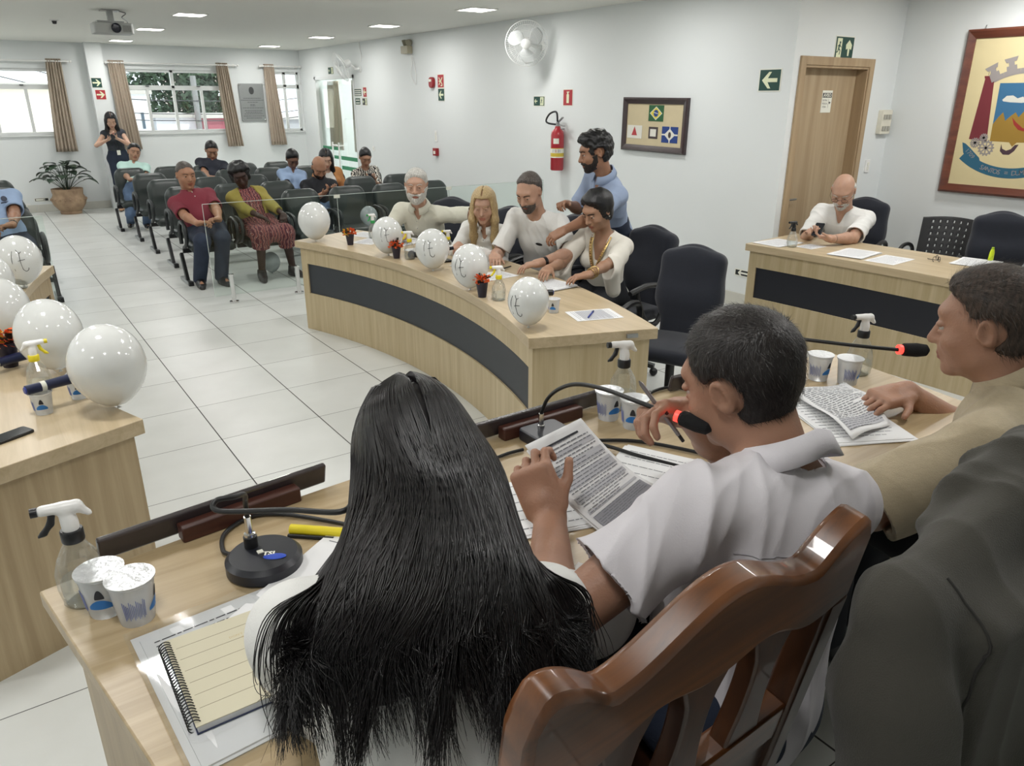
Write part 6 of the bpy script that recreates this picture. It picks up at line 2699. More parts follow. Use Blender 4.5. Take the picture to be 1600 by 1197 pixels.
p = sit('woman with long black hair and tan cardigan behind the bald man', (4.18, 10.72, 1.085), (4.29, 10.84), 184, SK_light, hs=1.10, s=1.0, fem=1, haz=196, hpitch=26)
p.body().brows(H_black)
p.shirt(C_white, neck='round', sleeve=0, amp=.003, seed=65)
F = Field(v)
p.torso(F, .026, True)
for i in (0, 1):
    F.cone(p.S[i], p.E[i], .066, .060, .03)
    F.cone(p.E[i], p.W[i], .058, .042, .02)
N, T = p.N, p.T
F.cone(N + T.f * .10 + T.u * .05, N + T.f * .17 - T.u * .42, .065, .09, .01, 's')
F.cone(N, N + T.u * .2, .075, .10, .01, 's')
V, Q, G = F.mesh(folds(.006, 20, 15, axis=(0, 0, 1)))
np_mesh('cardigan', V, Q, C_ora, p.root, p.o)
p.trousers(C_jeans)
p.shoes(M_shoe)
ends = [([p.H.p(sx * .07, .0, .0), N + T.r * sx * .075 + T.f * .05, N + T.r * sx * .08 + T.f * .13 - T.u * .22], [.03, .032, .016]) for sx in (-1, 1)]
ends.append(([p.H.p(0, -.06, -.03), N - T.f * .06 - T.u * .08], [.06, .05]))
long_hair(p, H_black, ends, seed=6, vox=.0075)

p = sit('woman in a black and white zebra print top in the third row', (4.78, 10.70, 1.085), (4.87, 10.84), 184, SK_tan, hs=1.10, s=1.0, fem=1, fat=.3, haz=190, hpitch=30,
        hands=[((4.78, 10.45, .78), (-.4, -.6, .5), (.3, .3, .8), .8), ((4.62, 10.45, .78), (.4, -.6, .5), (-.3, .3, .8), .8)])
p.body().brows(H_black)
p.shirt(C_zebra, neck='round', sleeve=.9, amp=.006, seed=66, loose=.03)
p.trousers(C_blk)
p.shoes(M_shoe)
p.hair(H_black, 'bun', .008)
PH3 = (p.W[0] + p.W[1]) / 2

# man at the left edge
p = sit('man in a pale blue shirt seated at the left edge of the photo', (.05, 9.05, 1.20), (.16, 8.68), 180, SK_olive, hs=1.10, s=1.12, fat=.5, haz=180, hpitch=20,
        hands=[((.16, 8.22, .68), (-.9, -.3, 0), (0, -.2, -1), .7), ((-.05, 8.22, .68), (.9, -.3, 0), (0, -.2, -1), .7, (-1, .2, -.5))])
p.body().brows(H_dark)
p.shirt(C_blue2, neck='polo', sleeve=.8, amp=.006, seed=67, loose=.03)
p.collar(C_blue2)
p.trousers(C_jeans)
p.shoes(M_shoe)
p.hair(H_dark, 'short', .008)
c = p.N - p.T.u * .18 + p.T.f * .16 - p.T.r * .09 - p.o
mb = MB()
mb.X = Matrix.Translation(Vector(c)) @ Matrix([list(r) + [0] for r in p.T.M] + [[0, 0, 0, 1]])
mb.ball((0, 0, 0), (.026, .006, .030), 14, 8)
mb.box((-.04, -.002, -.046), (.04, .010, -.040))
mb.build('chest_emblem', mat('emblem_print', (52, 58, 76), .6), p.root)
dressed_arm_watch(p, 0, M_black)

# standing woman at the back
p = Person('woman with long black hair standing by the pillar looking at a phone', (2.13, 15.33, 1.545), (2.16, 15.44, .92), 178, (2.16, 15.44, 0), s=.97, hs=1.10, haz=184, hpitch=30, vox=v, fem=1, skin_m=SK_light, standing=True,
           hands=[((2.14, 15.16, 1.26), (-.5, -.4, .55), (.4, .4, .6), .8, (.9, .2, -.6)), ((2.02, 15.18, 1.24), (.5, -.4, .55), (-.4, .4, .6), .8, (-.9, .2, -.6))],
           feet=(((2.22, 15.42, .09), 170), ((2.06, 15.36, .09), 195)))
p.body().brows(H_black)
p.shirt(mat('dark_teal_top', (38, 52, 52), .8, c2=(60, 58, 72), vscale=25), neck='tank', sleeve=0, amp=.004, seed=71)
p.trousers(mat('navy_skirt', (34, 44, 62), .85))
p.shoes(mat('tan_sandal', (180, 140, 110), .5), M_sole, 'sandal')
N, T = p.N, p.T
ends = [([p.H.p(sx * .07, .0, .0), N + T.r * sx * .085 + T.f * .03, N + T.r * sx * .095 + T.f * .09 - T.u * .22], [.03, .034, .018]) for sx in (-1, 1)]
ends.append(([p.H.p(0, -.06, -.03), N - T.f * .06 - T.u * .10, N - T.f * .09 - T.u * .28], [.06, .06, .03]))
long_hair(p, H_black, ends, seed=8, vox=.0075)
mb = MB()
for sx in (-1, 1):
    mb.tube(bez([tuple(N + T.r * sx * .06 + T.f * .02 - p.o), tuple(N + T.r * sx * .045 + T.f * .12 - T.u * .12 - p.o), tuple(N + T.f * .14 - T.u * .33 - p.o)], 8), .004, 5)
mb.build('lanyard', M_black, p.root)
mb = MB()
c = N + T.f * .145 - T.u * .38 - p.o
mb.box(tuple(c - np.array([.028, .003, .04])), tuple(c + np.array([.028, .003, .04])))
mb.build('badge', M_swhite, p.root, smooth=False)
PH4 = (p.W[0] + p.W[1]) / 2

# ============================ the three people at the head table, seen from behind
SK_m = skin('man_near', (164, 124, 102))
SK_b = skin('man_right', (168, 128, 106))
v = .0045
# man in the white shirt
pm = Person('dark-haired man in a white shirt at the head desk holding a sheet and pen', (1.035, .785, 1.415), (.95, .67, .865), 4, (.95, .67, .80), s=1.06, hs=1.0, haz=-8, hpitch=20, hroll=-6, vox=v, fat=.45, g=1.04, skin_m=SK_m,
            neck=(1.058, .692, 1.285), shoulder=.190,
            hands=[((.755, .965, 1.150), (-.12, .50, .85), (.75, .65, -.05), .9, (-.9, .0, -.5), .35, [1.0, 1.15, 1.25, 1.3]),
                   ((1.045, .905, 1.312), (-.93, .10, .25), (-.15, -.50, -.85), .85, (.8, .5, -.6), .6)],
            feet=(((.85, 1.1, .46), 0), ((1.08, 1.1, .46), 0)))
pm.body()
pm.shirt(C_lilac, neck='round', sleeve=.62, amp=.019, seed=7, loose=.036, freq=19, vox=.005)
pm.collar(C_lilac, r=.070, h=.04, open_=.9)
seam(pm, 'yoke_seam', mat('seam_shadow', (150, 148, 154), .9), pm.L - .125)
pm.trousers(C_jeans)
pm.shoes(M_shoe)
pm.hair(H_dark, 'short', .010, furn=16000)
H = pm.H

# woman with long hair
pw = Person('woman with very long dark wavy hair at the head desk, seen from behind', (.465, .930, 1.365), (.275, .56, .88), 8, (.37, .47, .80), s=.98, hs=1.0, haz=12, hpitch=36, vox=v, fem=1, skin_m=SK_light,
            neck=(.405, .795, 1.275), shoulder=.168,
            hands=[((.42, .95, 1.13), (.7, .7, 0), (0, 0, -1), .5, (-.6, -.5, -.8)), ((.60, 1.0, 1.13), (-.5, .85, 0), (0, 0, -1), .5, (.8, -.5, -.6))],
            feet=(((.30, .9, .46), 0), ((.48, .9, .46), 0)))
pw.body()
pw.shirt(C_white, name='blouse', neck='round', sleeve=1.25, amp=.013, seed=17, loose=.042, freq=15, vox=.005)
pw.trousers(C_jeans)
pw.shoes(M_shoe)
H, N, T, P, L = pw.H, pw.N, pw.T, pw.P, pw.L
M_long = mat('long_black_hair', (24, 21, 22), .34, c2=(12, 10, 11), vscale=90, spec=.5)
bk = lambda x, t, d: P + T.u * (L * t) + T.r * x - T.f * d
F = Field(.005)
E = lambda c, rr, kk=.02: F.ell(H.p(*c), rr, H.M, kk)
E((0, -.014, .036), (.080, .098, .089))
E((0, -.036, -.03), (.074, .068, .085), .03)
for sx in (-1, 1):
    E((sx * .070, .010, -.02), (.020, .048, .075), .02)
F.chain([H.p(0, -.060, -.04), bk(-.01, .98, .060), bk(-.02, .86, .085), bk(-.03, .72, .095)], [.062, .056, .044, .022], .05)
for x1, x2, w in ((-.085, -.10, .040), (.085, .11, .042), (-.045, -.05, .045), (.05, .06, .045)):
    F.chain([H.p(x1 * .7, -.06, -.06), bk(x1 * .9 - .01, .97, .068), bk(x2 - .02, .85, .090), bk(x2 * 1.15 - .03, .72, .095)], [w, w * .95, w * .8, w * .45], .05)


def cutw(X, Y, Z):
    x, y, z = H.loc3(X, Y, Z)
    face = np.maximum.reduce([-(y - .045) + 0 * x, np.abs(x) - .055, z - .075, -z - .13])
    d = np.where(z > -.14, -face, -1.0)
    groove = .0032 - np.sqrt(x ** 2 + np.maximum(.105 - z, 0) ** 2)
    return np.maximum(d, np.where((y > -.075), groove, -1))


F.fn(cutw, .003)
V, Q, G = F.mesh()
rnd = np.random.RandomState(11)
ns = 4200
side = np.where(rnd.rand(ns) < .5, -1, 1)
a = rnd.rand(ns)                     # 0 = parting side near the face, 1 = back of the head
ang = rnd.rand(ns)                   # spread across the back
rows = []
for i in range(ns):
    sx = side[i]
    q = a[i]
    yp = .07 - .14 * q
    p0 = H.p(sx * .004, yp, .131 - 1.2 * (yp + .014) ** 2 / .1)
    w = (1 - q)
    out = .6 + .5 * rnd.rand()
    p1 = H.p(sx * (.066 * w ** .8 + .006), yp * .6 - .050 * q, .098 - .012 * q)
    p2 = H.p(sx * (.092 * (1 - (1 - w) ** 2.2) * (.85 + .2 * rnd.rand())), -.015 - .112 * q ** .7 + .02 * w, .0)
    xs = sx * (.098 * (1 - (1 - w) ** 1.8)) + rnd.normal() * .008
    p3 = H.p(xs, -.035 - .095 * q ** .7, -.085)
    xb = xs * (1.35 + .3 * rnd.rand()) - .008 + rnd.normal() * .014
    d1 = .118 + .030 * rnd.rand() - 3.5 * xb * xb
    xb = min(max(xb, -.165), .15)
    p4 = bk(xb, .95, d1)
    far = rnd.rand()
    xc = xb * (1.15 + .45 * far) - .020 + rnd.normal() * .018
    xc = min(max(xc, -.185 + .02 * rnd.rand()), .165)
    end = .54 + .26 * rnd.rand() ** 1.4 + .05 * (abs(xb) > .13)
    d2 = .135 + .025 * rnd.rand() - 2.2 * xc * xc
    p5 = bk(xc, .83, d2)
    cc = round((xc + .2) / .0155) * .0155 - .2 + .004 * math.sin(xc * 90)
    xc = xc + (cc - xc) * .72
    end += .05 * math.sin(cc * 71 + 1)
    p6 = bk(xc * 1.04 + rnd.normal() * .004, .83 - (.83 - end) * .55, d2 + .008)
    p7 = bk(xc * 1.06 + rnd.normal() * .005, end, d2 + .010 + .012 * rnd.rand())
    rows.append([p0, p1, p2, p3, p4, p5, p6, p7])
# locks falling over both shoulders
for sx, n_, xo, sh in ((-1, 110, .188, .0), (1, 240, .172, .02)):
    for i in range(n_):
        w = rnd.rand()
        p0 = H.p(sx * .03, .05 - .1 * w, .118)
        p1 = H.p(sx * .080, .03 - .05 * w, .05)
        p2 = H.p(sx * (.094 + .012 * w), .01 - .03 * w, -.06)
        x = sx * (xo + .016 * rnd.normal())
        p3 = N + T.r * sx * (.120 + .02 * w) - T.u * .01 + T.f * (.0 - .07 * w)
        p4 = bk(x * .92, .93, .07 + .02 * w)
        p5 = bk(x, .84, .085)
        p6 = bk(x * 1.02 + rnd.normal() * .006, .76 - sh + .03 * rnd.normal(), .095)
        p7 = bk(x * .98 + rnd.normal() * .014, .68 - sh + .05 * rnd.normal(), .105)
        rows.append([p0, p1, p2, p3, p4, p5, p6, p7])
C = np.array(rows)
S_ = spline_rows(C, 40)
n = len(S_)
u = np.linspace(0, 1, 40)[None, :, None]
ph = rnd.rand(n, 1, 1) * 6.28
clump = np.floor((C[:, 5, 0] - C[:, 5, 0].min())[:, None, None] * 130 + .8 * rnd.rand(n, 1, 1))
amp = np.clip((u - .5) / .5, 0, 1) ** 1.4 * (.004 + .009 * rnd.rand(n, 1, 1))
off = (.0015 + .007 * rnd.rand(n, 1)) * np.ones((1, 39))
S_[:, 1:] = F.push_out(S_[:, 1:], off)
for _ in range(7):
    S_[:, 2:-1] = .25 * S_[:, 1:-2] + .5 * S_[:, 2:-1] + .25 * S_[:, 3:]
S_[:, 1:] = F.push_out(S_[:, 1:], off * .6, 2)
for _ in range(2):
    S_[:, 2:-1] = .25 * S_[:, 1:-2] + .5 * S_[:, 2:-1] + .25 * S_[:, 3:]
u = np.linspace(0, 1, 40)[None, :, None]
S_ = S_ + amp * (np.sin(u * 13 + clump * .7 + ph * .16) * T.r + .7 * np.cos(u * 11 + clump * .5 + ph * .16) * T.f)
SV, SF = strands(S_, .0011 + .0010 * rnd.rand(n) ** 2)
np_mesh('hair', V, Q, M_long, pw.root, pw.o, extra=(SV, SF, 0))
# pale parting of the scalp
mb = MB()
mb.tube([tuple(H.p(0, y, .1245 - 1.2 * (y + .014) ** 2 / .1 - .004) - pw.o) for y in np.linspace(-.05, .06, 12)], .0028, 6)
mb.build('parting', SK_light, pw.root)

# man in the beige knit shirt
pb = Person('greying man in a beige knit shirt at the right end of the head desk', (1.788, .715, 1.408), (1.84, .53, .87), -6, (1.84, .53, .80), s=1.06, hs=1.0, haz=-14, hpitch=10, vox=v, fat=.45, g=1.06, skin_m=SK_b,
            neck=(1.808, .642, 1.285), shoulder=.195,
            hands=[((1.66, .74, 1.00), (.5, .6, -.3), (0, 0, -1), .6, (-1, .1, .05)),
                   ((1.925, .930, 1.150), (-.95, .22, -.05), (.0, .1, -1), .55, (.6, -.6, -.3), .15)],
            feet=(((1.75, .95, .46), 0), ((1.95, .95, .46), 0)))
pb.body()
pb.shirt(C_beige, neck='round', sleeve=.86, amp=.016, seed=27, loose=.040, freq=18, vox=.005)
pb.collar(C_beige, r=.068, h=.035, open_=.9)
pb.trousers(C_blk)
pb.shoes(M_shoe)
pb.hair(hairmat('grey_brown', (88, 74, 64), (40, 34, 30), 0.5), 'slick', .005, furn=12000)

# dark jacket over the second wooden chair
M_jack = mat('dark_grey_jacket', (66, 64, 57), .9, var=.12, vscale=12, bump=.25, bscale=500, sheen=.1)
t = thing('jacket', 'dark grey jacket draped over a chair back at the lower right corner', 'jacket', (1.08, .36, 1.0))
o = npv((1.08, .36, 1.0))
F = Field(.006)
A_, B_ = (1.17, .37, 1.395), (.82, .355, 1.318)
F.cone(A_, B_, .050, .052, .03)
F.cone(A_, (1.48, .355, 1.33), .050, .052, .03)
F.box((1.14, .315, 1.06), (.26, .030, .24), None, .035, .05)
F.box((1.13, .25, .82), (.24, .020, .18), None, .03, .08)
F.chain([B_, (.785, .33, 1.22), (.765, .285, 1.07), (.77, .24, .92), (.78, .215, .80)], [.056, .068, .070, .066, .060], .03)
F.chain([(1.46, .355, 1.40), (1.50, .31, 1.25), (1.51, .24, .95)], [.056, .068, .066], .03)
F.chain([(1.05, .415, 1.395), (1.16, .395, 1.425), (1.27, .415, 1.41)], [.024, .030, .028], .02)
F.chain([(.98, .415, 1.355), (1.14, .425, 1.395), (1.28, .425, 1.385)], [.024, .026, .026], .02)
for q_ in F.ops:
    q_[1][:] += np.array([.015, .0, -.030])
    if q_[0] == 'cone':
        q_[2][:] += np.array([.015, .0, -.030])
V, Q, G = F.mesh(folds(.016, 15, 3, axis=(0, .1, 1), squash=.35))
np_mesh('jacket_body', V, Q, M_jack, t, o)
# sleeve-head seam and centre vent
k = (np.abs(V[:, 0] - (.86 + .10 * (V[:, 2] - 1.2))) < .005) & (V[:, 2] > .95) & (V[:, 1] < .36)
pts = V[k]
if len(pts) > 10:
    zs = np.linspace(pts[:, 2].min(), pts[:, 2].max(), 40)
    P_ = []
    for i in range(39):
        q = (pts[:, 2] >= zs[i]) & (pts[:, 2] < zs[i + 1])
        if q.any():
            P_.append(tuple(pts[q][pts[q][:, 1].argmin()] - o + np.array([0, -.001, 0])))
    MB().tube(P_, .002, 6).build('sleeve_seam', mat('jacket_seam', (44, 43, 40), .9), t)

# ------------------------------------------------------------------ things on the desks
M_paper = mat('paper', (226, 227, 228), .75)
M_ink = mat('ink_grey', (120, 122, 128), .8)
M_inkd = mat('ink_dark', (50, 52, 58), .8)
M_shade = mat('grey_print_block', (186, 187, 192), .8)


def text_rows(mb, w, h, mi, rnd, n, x0=-.42, x1=.42, top=.40, bot=-.40, th=.0022, z=.0007, skip=.0):
    for k in range(n):
        y = h * (top + (bot - top) * k / max(1, n - 1))
        if rnd.random() < skip:
            continue
        x = w * x0
        e = w * (x1 - (.3 * rnd.random() if rnd.random() < .3 else 0))
        while x < e:
            q = rnd.uniform(.006, .022)
            mb.box((x, y - th / 2, z), (min(x + q, e), y + th / 2, z + .0002), mi)
            x += q + .0028


def sheet(label, c, rz, w=.21, h=.297, n=18, seed=1, sheets=1, name='paper_sheet', group=None, shade=None, spread=0.0, cat='paper'):
    rnd = random.Random(seed)
    mb = MB()
    for k in range(sheets):
        X = T3(rnd.uniform(-spread, spread), rnd.uniform(-spread, spread), k * .0010) @ R3(0, 0, rnd.uniform(-1, 1) * spread * 300)
        mb.X = X
        mb.box((-w / 2, -h / 2, 0), (w / 2, h / 2, .0006), 0)
    if shade:
        mb.box((-w * .45, h * shade[0], .0006), (w * .45, h * shade[1], .0008), 2)
    text_rows(mb, w, h, 1, rnd, n, z=.0009)
    o = mb.build(name, [M_paper, M_ink, M_shade], smooth=False, loc=c, rot=(0, 0, R(rz)))
    return tag(o, label, cat, group)


# ---- spray bottles
M_pet = clear('clear_pet', (250, 252, 250), .10, .05, body=.08)
M_petm = clear('faceted_pet', (252, 253, 252), .07, .06, body=.05, edge=.4, body_c=(250, 252, 250))
M_yel = mat('yellow_plastic', (226, 208, 40), .35)
M_bluep = mat('blue_plastic', (34, 54, 140), .35)
M_grnp = mat('green_plastic', (40, 150, 76), .35)
M_liq = clear('clear_liquid', (248, 251, 251), .03, .02, body=.03, edge=.3)
SPRAY = {}


def spray(label, c, rz, col='black', head='white', s=1.0):
    """nozzle points along local +X"""
    t = thing('spray_bottle', label, 'spray bottle', c, R(rz), 'spray bottles', scale=(s, s, s))
    key = (col, head)
    if key not in SPRAY:
        rings = [(.0, 0), (.030, .0), (.034, .006), (.037, .03), (.036, .06), (.030, .085), (.020, .105), (.0135, .118), (.0135, .126)]
        mb = MB()
        n = 20
        vs, fs = [], []
        rnd = random.Random(5)
        for j, (r, z) in enumerate(rings):
            for i in range(n):
                a = 2 * math.pi * i / n
                q = r * (1 + (.09 * rnd.uniform(-1, 1) if 2 <= j <= 6 else 0))
                vs.append((q * math.cos(a), q * math.sin(a), z))
        for j in range(len(rings) - 1):
            for i in range(n):
                fs.append((j * n + i, j * n + (i + 1) % n, (j + 1) * n + (i + 1) % n, (j + 1) * n + i))
        b = mb.add(vs, fs).build('bottle', M_petm, t, angle=8)
        lq = MB().lathe([(.0, .004), (.031, .004), (.034, .03), (.033, .045), (0, .045)], n=20).build('liquid', M_liq, t)
        cc = {'black': M_black, 'yellow': M_yel, 'blue': M_bluep, 'green': M_grnp}[col]
        r_ = MB().lathe([(.0165, .116), (.0175, .118), (.0175, .136), (.016, .138), (0, .138)], n=20).build('collar_ring', cc, t)
        hm = M_white if head == 'white' else cc
        F = Field(.003)
        F.cone((0, 0, .135), (0, 0, .155), .013, .011, .004)
        F.cone((-.014, 0, .178), (.034, 0, .180), .010, .009, .006)
        F.cone((0, 0, .15), (.004, 0, .175), .011, .010, .008)
        F.cone((-.014, 0, .176), (-.030, 0, .160), .009, .005, .006)
        V, Q, G = F.mesh()
        h_ = np_mesh('spray_head', V, Q, hm, t)
        F = Field(.003)
        F.chain([(.022, 0, .170), (.026, 0, .155), (.038, 0, .140), (.046, 0, .136)], [.006, .0055, .005, .003], .004)
        V, Q, G = F.mesh()
        g_ = np_mesh('trigger', V, Q, cc, t)
        n_ = MB().tube([(.040, 0, .180), (.050, 0, .180)], .008, 12).build('nozzle', cc, t)
        SPRAY[key] = (b, lq, r_, h_, g_, n_)
    else:
        for p_ in SPRAY[key]:
            q = p_.copy()
            COL.objects.link(q)
            q.parent = t
    return t


DZ = .77
FZ = 1.10
spray('clear white-headed spray bottle with black trigger, left end of the head desk', (.012, 1.262, FZ), 175, s=.98)
spray('clear spray bottle with white head behind the two cups by the man in white', (1.315, 1.375, FZ), 160, s=1.0)
spray('clear spray bottle with white head at the far right end of the head desk', (2.085, 1.165, FZ), 160, s=1.0)
spray('spray bottle with black head in front of the bald man', (5.29, 3.68, DZ), 170, 'black', 'black', 1.1)
spray('spray bottle with yellow trigger near end of the middle desk', (2.40, 3.60, DZ), 165, 'yellow', s=1.1)
spray('spray bottle with yellow trigger beside the second flower cup, middle desk', (2.54, 5.00, DZ), 165, 'yellow', s=1.1)
spray('spray bottle with green trigger at the far end of the middle desk', (2.70, 5.98, DZ), 190, 'green', s=1.1)
spray('spray bottle with yellow collar in front of the blonde woman', (2.86, 4.98, DZ), 170, 'yellow', s=1.0)
spray('spray bottle with yellow trigger before a balloon on the left desk', (.045, 3.42, DZ), 0, 'yellow', s=1.15)
spray('spray bottle with blue trigger at the far end of the left desk', (.09, 5.55, DZ), 0, 'blue', s=1.15)

# ---- sealed water cups
M_cup = clear('cup_plastic', (244, 248, 250), .03, .25, body=.62, body_c=(232, 236, 240))
M_foil = mat('foil_lid', (224, 226, 228), .38, .6, bump=.5, bscale=90)
M_print = mat('cup_print_blue', (44, 120, 196), .5)
M_printl = mat('cup_print_lilac', (126, 136, 186), .5)
CUP = []


def cup(label, c, rz, lid=True, sc=1.0):
    t = thing('water_cup', label, 'cup', c, R(rz), 'sealed water cups', scale=(sc, sc, sc))
    if not CUP:
        H_ = .078
        b = MB().lathe([(.0, .002), (.0255, .0), (.0265, .004), (.034, H_ - .006), (.0365, H_ - .004), (.0365, H_)], n=32, caps=False).build('cup_body', M_cup, t)
        l = MB().lathe([(.037, H_), (.0375, H_ + .0012), (0, H_ + .0015)], n=32).build('foil_lid', M_foil, t)

        def patch(a0, a1, z0, z1, bulge, m, nm):
            def f(u, v):
                a = math.radians(a0 + (a1 - a0) * u)
                zz = z0 + (z1 - z0) * v * (1 - bulge * (2 * u - 1) ** 2)
                r = .0265 + (.034 - .0265) * (zz - .004) / (H_ - .010) + .0006
                return (r * math.cos(a), r * math.sin(a), zz)
            return MB().surf(f, 12, 4).build(nm, m, t, smooth=True)
        p1 = patch(-35, 35, .022, .040, .7, M_print, 'blue_print')
        p2 = patch(-12, 14, .042, .060, .8, M_inkd, 'logo_print')
        mb = MB()
        for k in range(14):
            a = math.radians(-108 + 4.5 * k)
            z0_, z1_ = .016 + .003 * (k % 3), .052 - .003 * ((k * 5) % 4)
            r0_, r1_ = .0265 + .115 * (z0_ - .004) * .95 + .0008, .0265 + .112 * (z1_ - .004) + .0008
            mb.tube([(r0_ * math.cos(a), r0_ * math.sin(a), z0_), (r1_ * math.cos(a), r1_ * math.sin(a), z1_)], .0006, 4)
        p3 = mb.build('small_print', M_printl, t)
        CUP.extend([b, l, p1, p2, p3])
    else:
        for p_ in CUP:
            if p_ is CUP[1] and not lid:
                continue
            q = p_.copy()
            COL.objects.link(q)
            q.parent = t
    return t


cup('foil-lidded water cup nearer the spray bottle at the left end of the head desk', (.035, 1.210, FZ), -108, sc=1.0)
cup('foil-lidded water cup in front, nearer the notebook, on the head desk', (.072, 1.160, FZ), -20, sc=1.0)
cup('water cup behind another cup by the pen hand of the man in white', (1.235, 1.340, FZ), -95, sc=1.0)
cup('water cup in front of another cup by the pen hand of the man in white', (1.250, 1.262, FZ), -140, sc=1.0)
cup('left water cup of the pair at the right end of the head desk', (1.945, 1.205, FZ), -90, sc=1.0)
cup('right water cup of the pair at the right end of the head desk', (1.985, 1.135, FZ), -60, sc=1.0)
cup('water cup beside the nearest balloon on the middle desk', (2.50, 3.20, DZ), -140)
cup('opened water cup left of the dark microphone on the left desk', (.035, 3.16, DZ), -100, False, 1.1)
cup('opened water cup beside the nearest balloon on the left desk', (.165, 3.26, DZ), -100, False, 1.1)

# ---- balloons
M_ball = mat('white_balloon', (216, 218, 216), .12, sss=.0, coat=.5)
M_ballt = clear('translucent_balloon', (225, 228, 230), .06, .04, body=.45, body_c=(190, 200, 206))
M_mark = mat('marker_black', (20, 20, 22), .5)


def balloon(label, c, r=.118, rz=0, tilt=(0, 0), m=None, mark=0, h=1.18):
    t = thing('balloon', label, 'balloon', c, 0, 'white balloons', rot=(R(tilt[0]), R(tilt[1]), R(rz)))
    prof = []
    for k in range(25):
        a = math.pi * k / 24
        z = -math.cos(a)
        rr = math.sin(a) * (1 - .16 * max(0, -z) ** 1.5)
        prof.append((max(rr * r, .0001 if k in (0, 24) else rr * r), r * h * (z + 1) - .0))
    prof[0] = (.004, .0)
    MB().lathe([(q, z + .012) for q, z in prof], n=36, caps=True).build('balloon_envelope', m or M_ball, t, angle=180)
    MB().lathe([(.009, 0), (.004, .006), (.004, .016)], n=12).build('knot', m or M_ball, t)
    if mark:
        rnd = random.Random(mark)
        ja, jz = rnd.uniform(-34, -8), rnd.uniform(-.012, .018)
        cz = r * h + .012

        def on(a, z):
            a = math.radians(a + ja)
            z = z * (1.05 + .03 * mark) + jz
            w = math.sqrt(max(0, 1 - (z / (r * h)) ** 2)) * (1 - .16 * max(0, -z / (r * h)) ** 1.5)
            return (r * w * 1.004 * math.cos(a), r * w * 1.004 * math.sin(a), cz + z)
        mb = MB()
        k = r / .118
        for st in (((-16, .055), (-9, .040), (-3, .045)), ((-9, .040), (-10, .005), (-7, -.035)), ((-15, .005), (-9, .008), (2, .010)), ((-7, -.035), (0, -.045), (6, -.040), (7, -.030))):
            P_ = bez([on(a + 0, z * k) for a, z in st], 5)
            mb.tube([tuple(q) for q in P_], .0016, 5)
        for st in (((-26, .050), (-29, .01), (-26, -.04)),):
            mb.tube([tuple(q) for q in bez([on(a, z * k) for a, z in st], 6)], .0014, 5)
        mb.build('marker_writing', M_mark, t)
    return t


balloon('white balloon at the far end of the middle desk', (2.24, 6.12, DZ), .132, 0)
balloon('second white balloon from the far end of the middle desk, black writing', (2.47, 5.22, DZ), .118, -80, mark=1)
balloon('third white balloon from the far end of the middle desk, black writing', (2.48, 4.54, DZ), .118, -110, mark=2)
balloon('fourth white balloon on the middle desk, right of the clear bottle', (2.40, 3.92, DZ), .116, -115, mark=3)
balloon('white balloon nearest the camera on the middle desk corner', (2.21, 3.04, DZ), .108, -125, mark=4)
balloon('small greyish balloon on an empty seat in the front row', (3.76, 8.42, .455), .105, 0, m=MATS['translucent_balloon'], mark=0, h=1.12)
balloon('clear balloon on the floor under the woman in mustard', (2.60, 8.62, 0.0), .10, 0, m=MATS['translucent_balloon'])
balloon('white balloon at the far end of the left desk, black loop drawn', (.115, 5.60, DZ), .132, -60, mark=5)
balloon('white balloon partly cut off at the left edge, second from far', (-.06, 5.05, DZ), .128, -60)
balloon('white balloon third from the far end of the left desk', (-.03, 4.30, DZ), .128, -90)
balloon('white balloon behind the yellow spray bottle on the left desk', (.135, 3.66, DZ), .132, -90, tilt=(4, 0))
balloon('white balloon nearest the camera, on the corner of the left desk', (.275, 3.06, DZ), .136, -90, tilt=(3, 0))

# ---- small flower cups
M_pot = mat('dark_purple_cup', (36, 30, 44), .5)
M_or = mat('orange_petals', (240, 118, 48), .6, c2=(228, 88, 48), vscale=60)
M_yl = mat('yellow_petals', (236, 190, 60), .6)
M_lf = mat('dark_leaves', (40, 36, 28), .7)


def flowers(label, c, yel=0, s=1.0, seed=1):
    t = thing('flower_cup', label, 'flowers', c, 0, 'small flower cups', scale=(s, s, s))
    MB().lathe([(0, 0), (.022, 0), (.034, .085), (.031, .085), (.020, .006)], n=18).build('cup', M_pot, t)
    rnd = random.Random(seed)
    for nm, m, cnt in (('petals', M_or, 60), ('yellow_petals', M_yl, 24 * yel), ('leaves', M_lf, 12)):
        if not cnt:
            continue
        mb = MB()
        for k in range(cnt):
            a, r_, z = rnd.uniform(0, 6.28), rnd.uniform(0, .040), rnd.uniform(.085, .125)
            if nm == 'yellow_petals':
                a = rnd.uniform(2.0, 4.2)
            p = Vector((r_ * math.cos(a), r_ * math.sin(a), z - r_ * .4))
            d = Vector((math.cos(a) + rnd.uniform(-.5, .5), math.sin(a) + rnd.uniform(-.5, .5), rnd.uniform(.1, 1.0))).normalized()
            L_ = rnd.uniform(.016, .028) * (1.5 if nm == 'leaves' else 1)
            s_ = d.cross(Vector((rnd.random(), rnd.random(), rnd.random()))).normalized() * L_ * .38
            mb.quad([tuple(p), tuple(p + d * L_ * .5 + s_), tuple(p + d * L_), tuple(p + d * L_ * .5 - s_)])
        mb.build(nm, m, t, smooth=False)
    return t


flowers('orange and yellow flowers in a dark cup, far end of the middle desk', (2.41, 5.80, DZ), 1, 1.05, 1)
flowers('orange flowers in a dark cup between two balloons on the middle desk', (2.47, 5.08, DZ), 0, 1.05, 2)
flowers('orange flowers in a dark cup behind the clear bottle, near end of the middle desk', (2.36, 3.72, DZ), 0, 1.1, 3)
flowers('orange and yellow flowers with dark leaves on the left desk', (-.04, 3.86, DZ), 1, 1.3, 4)

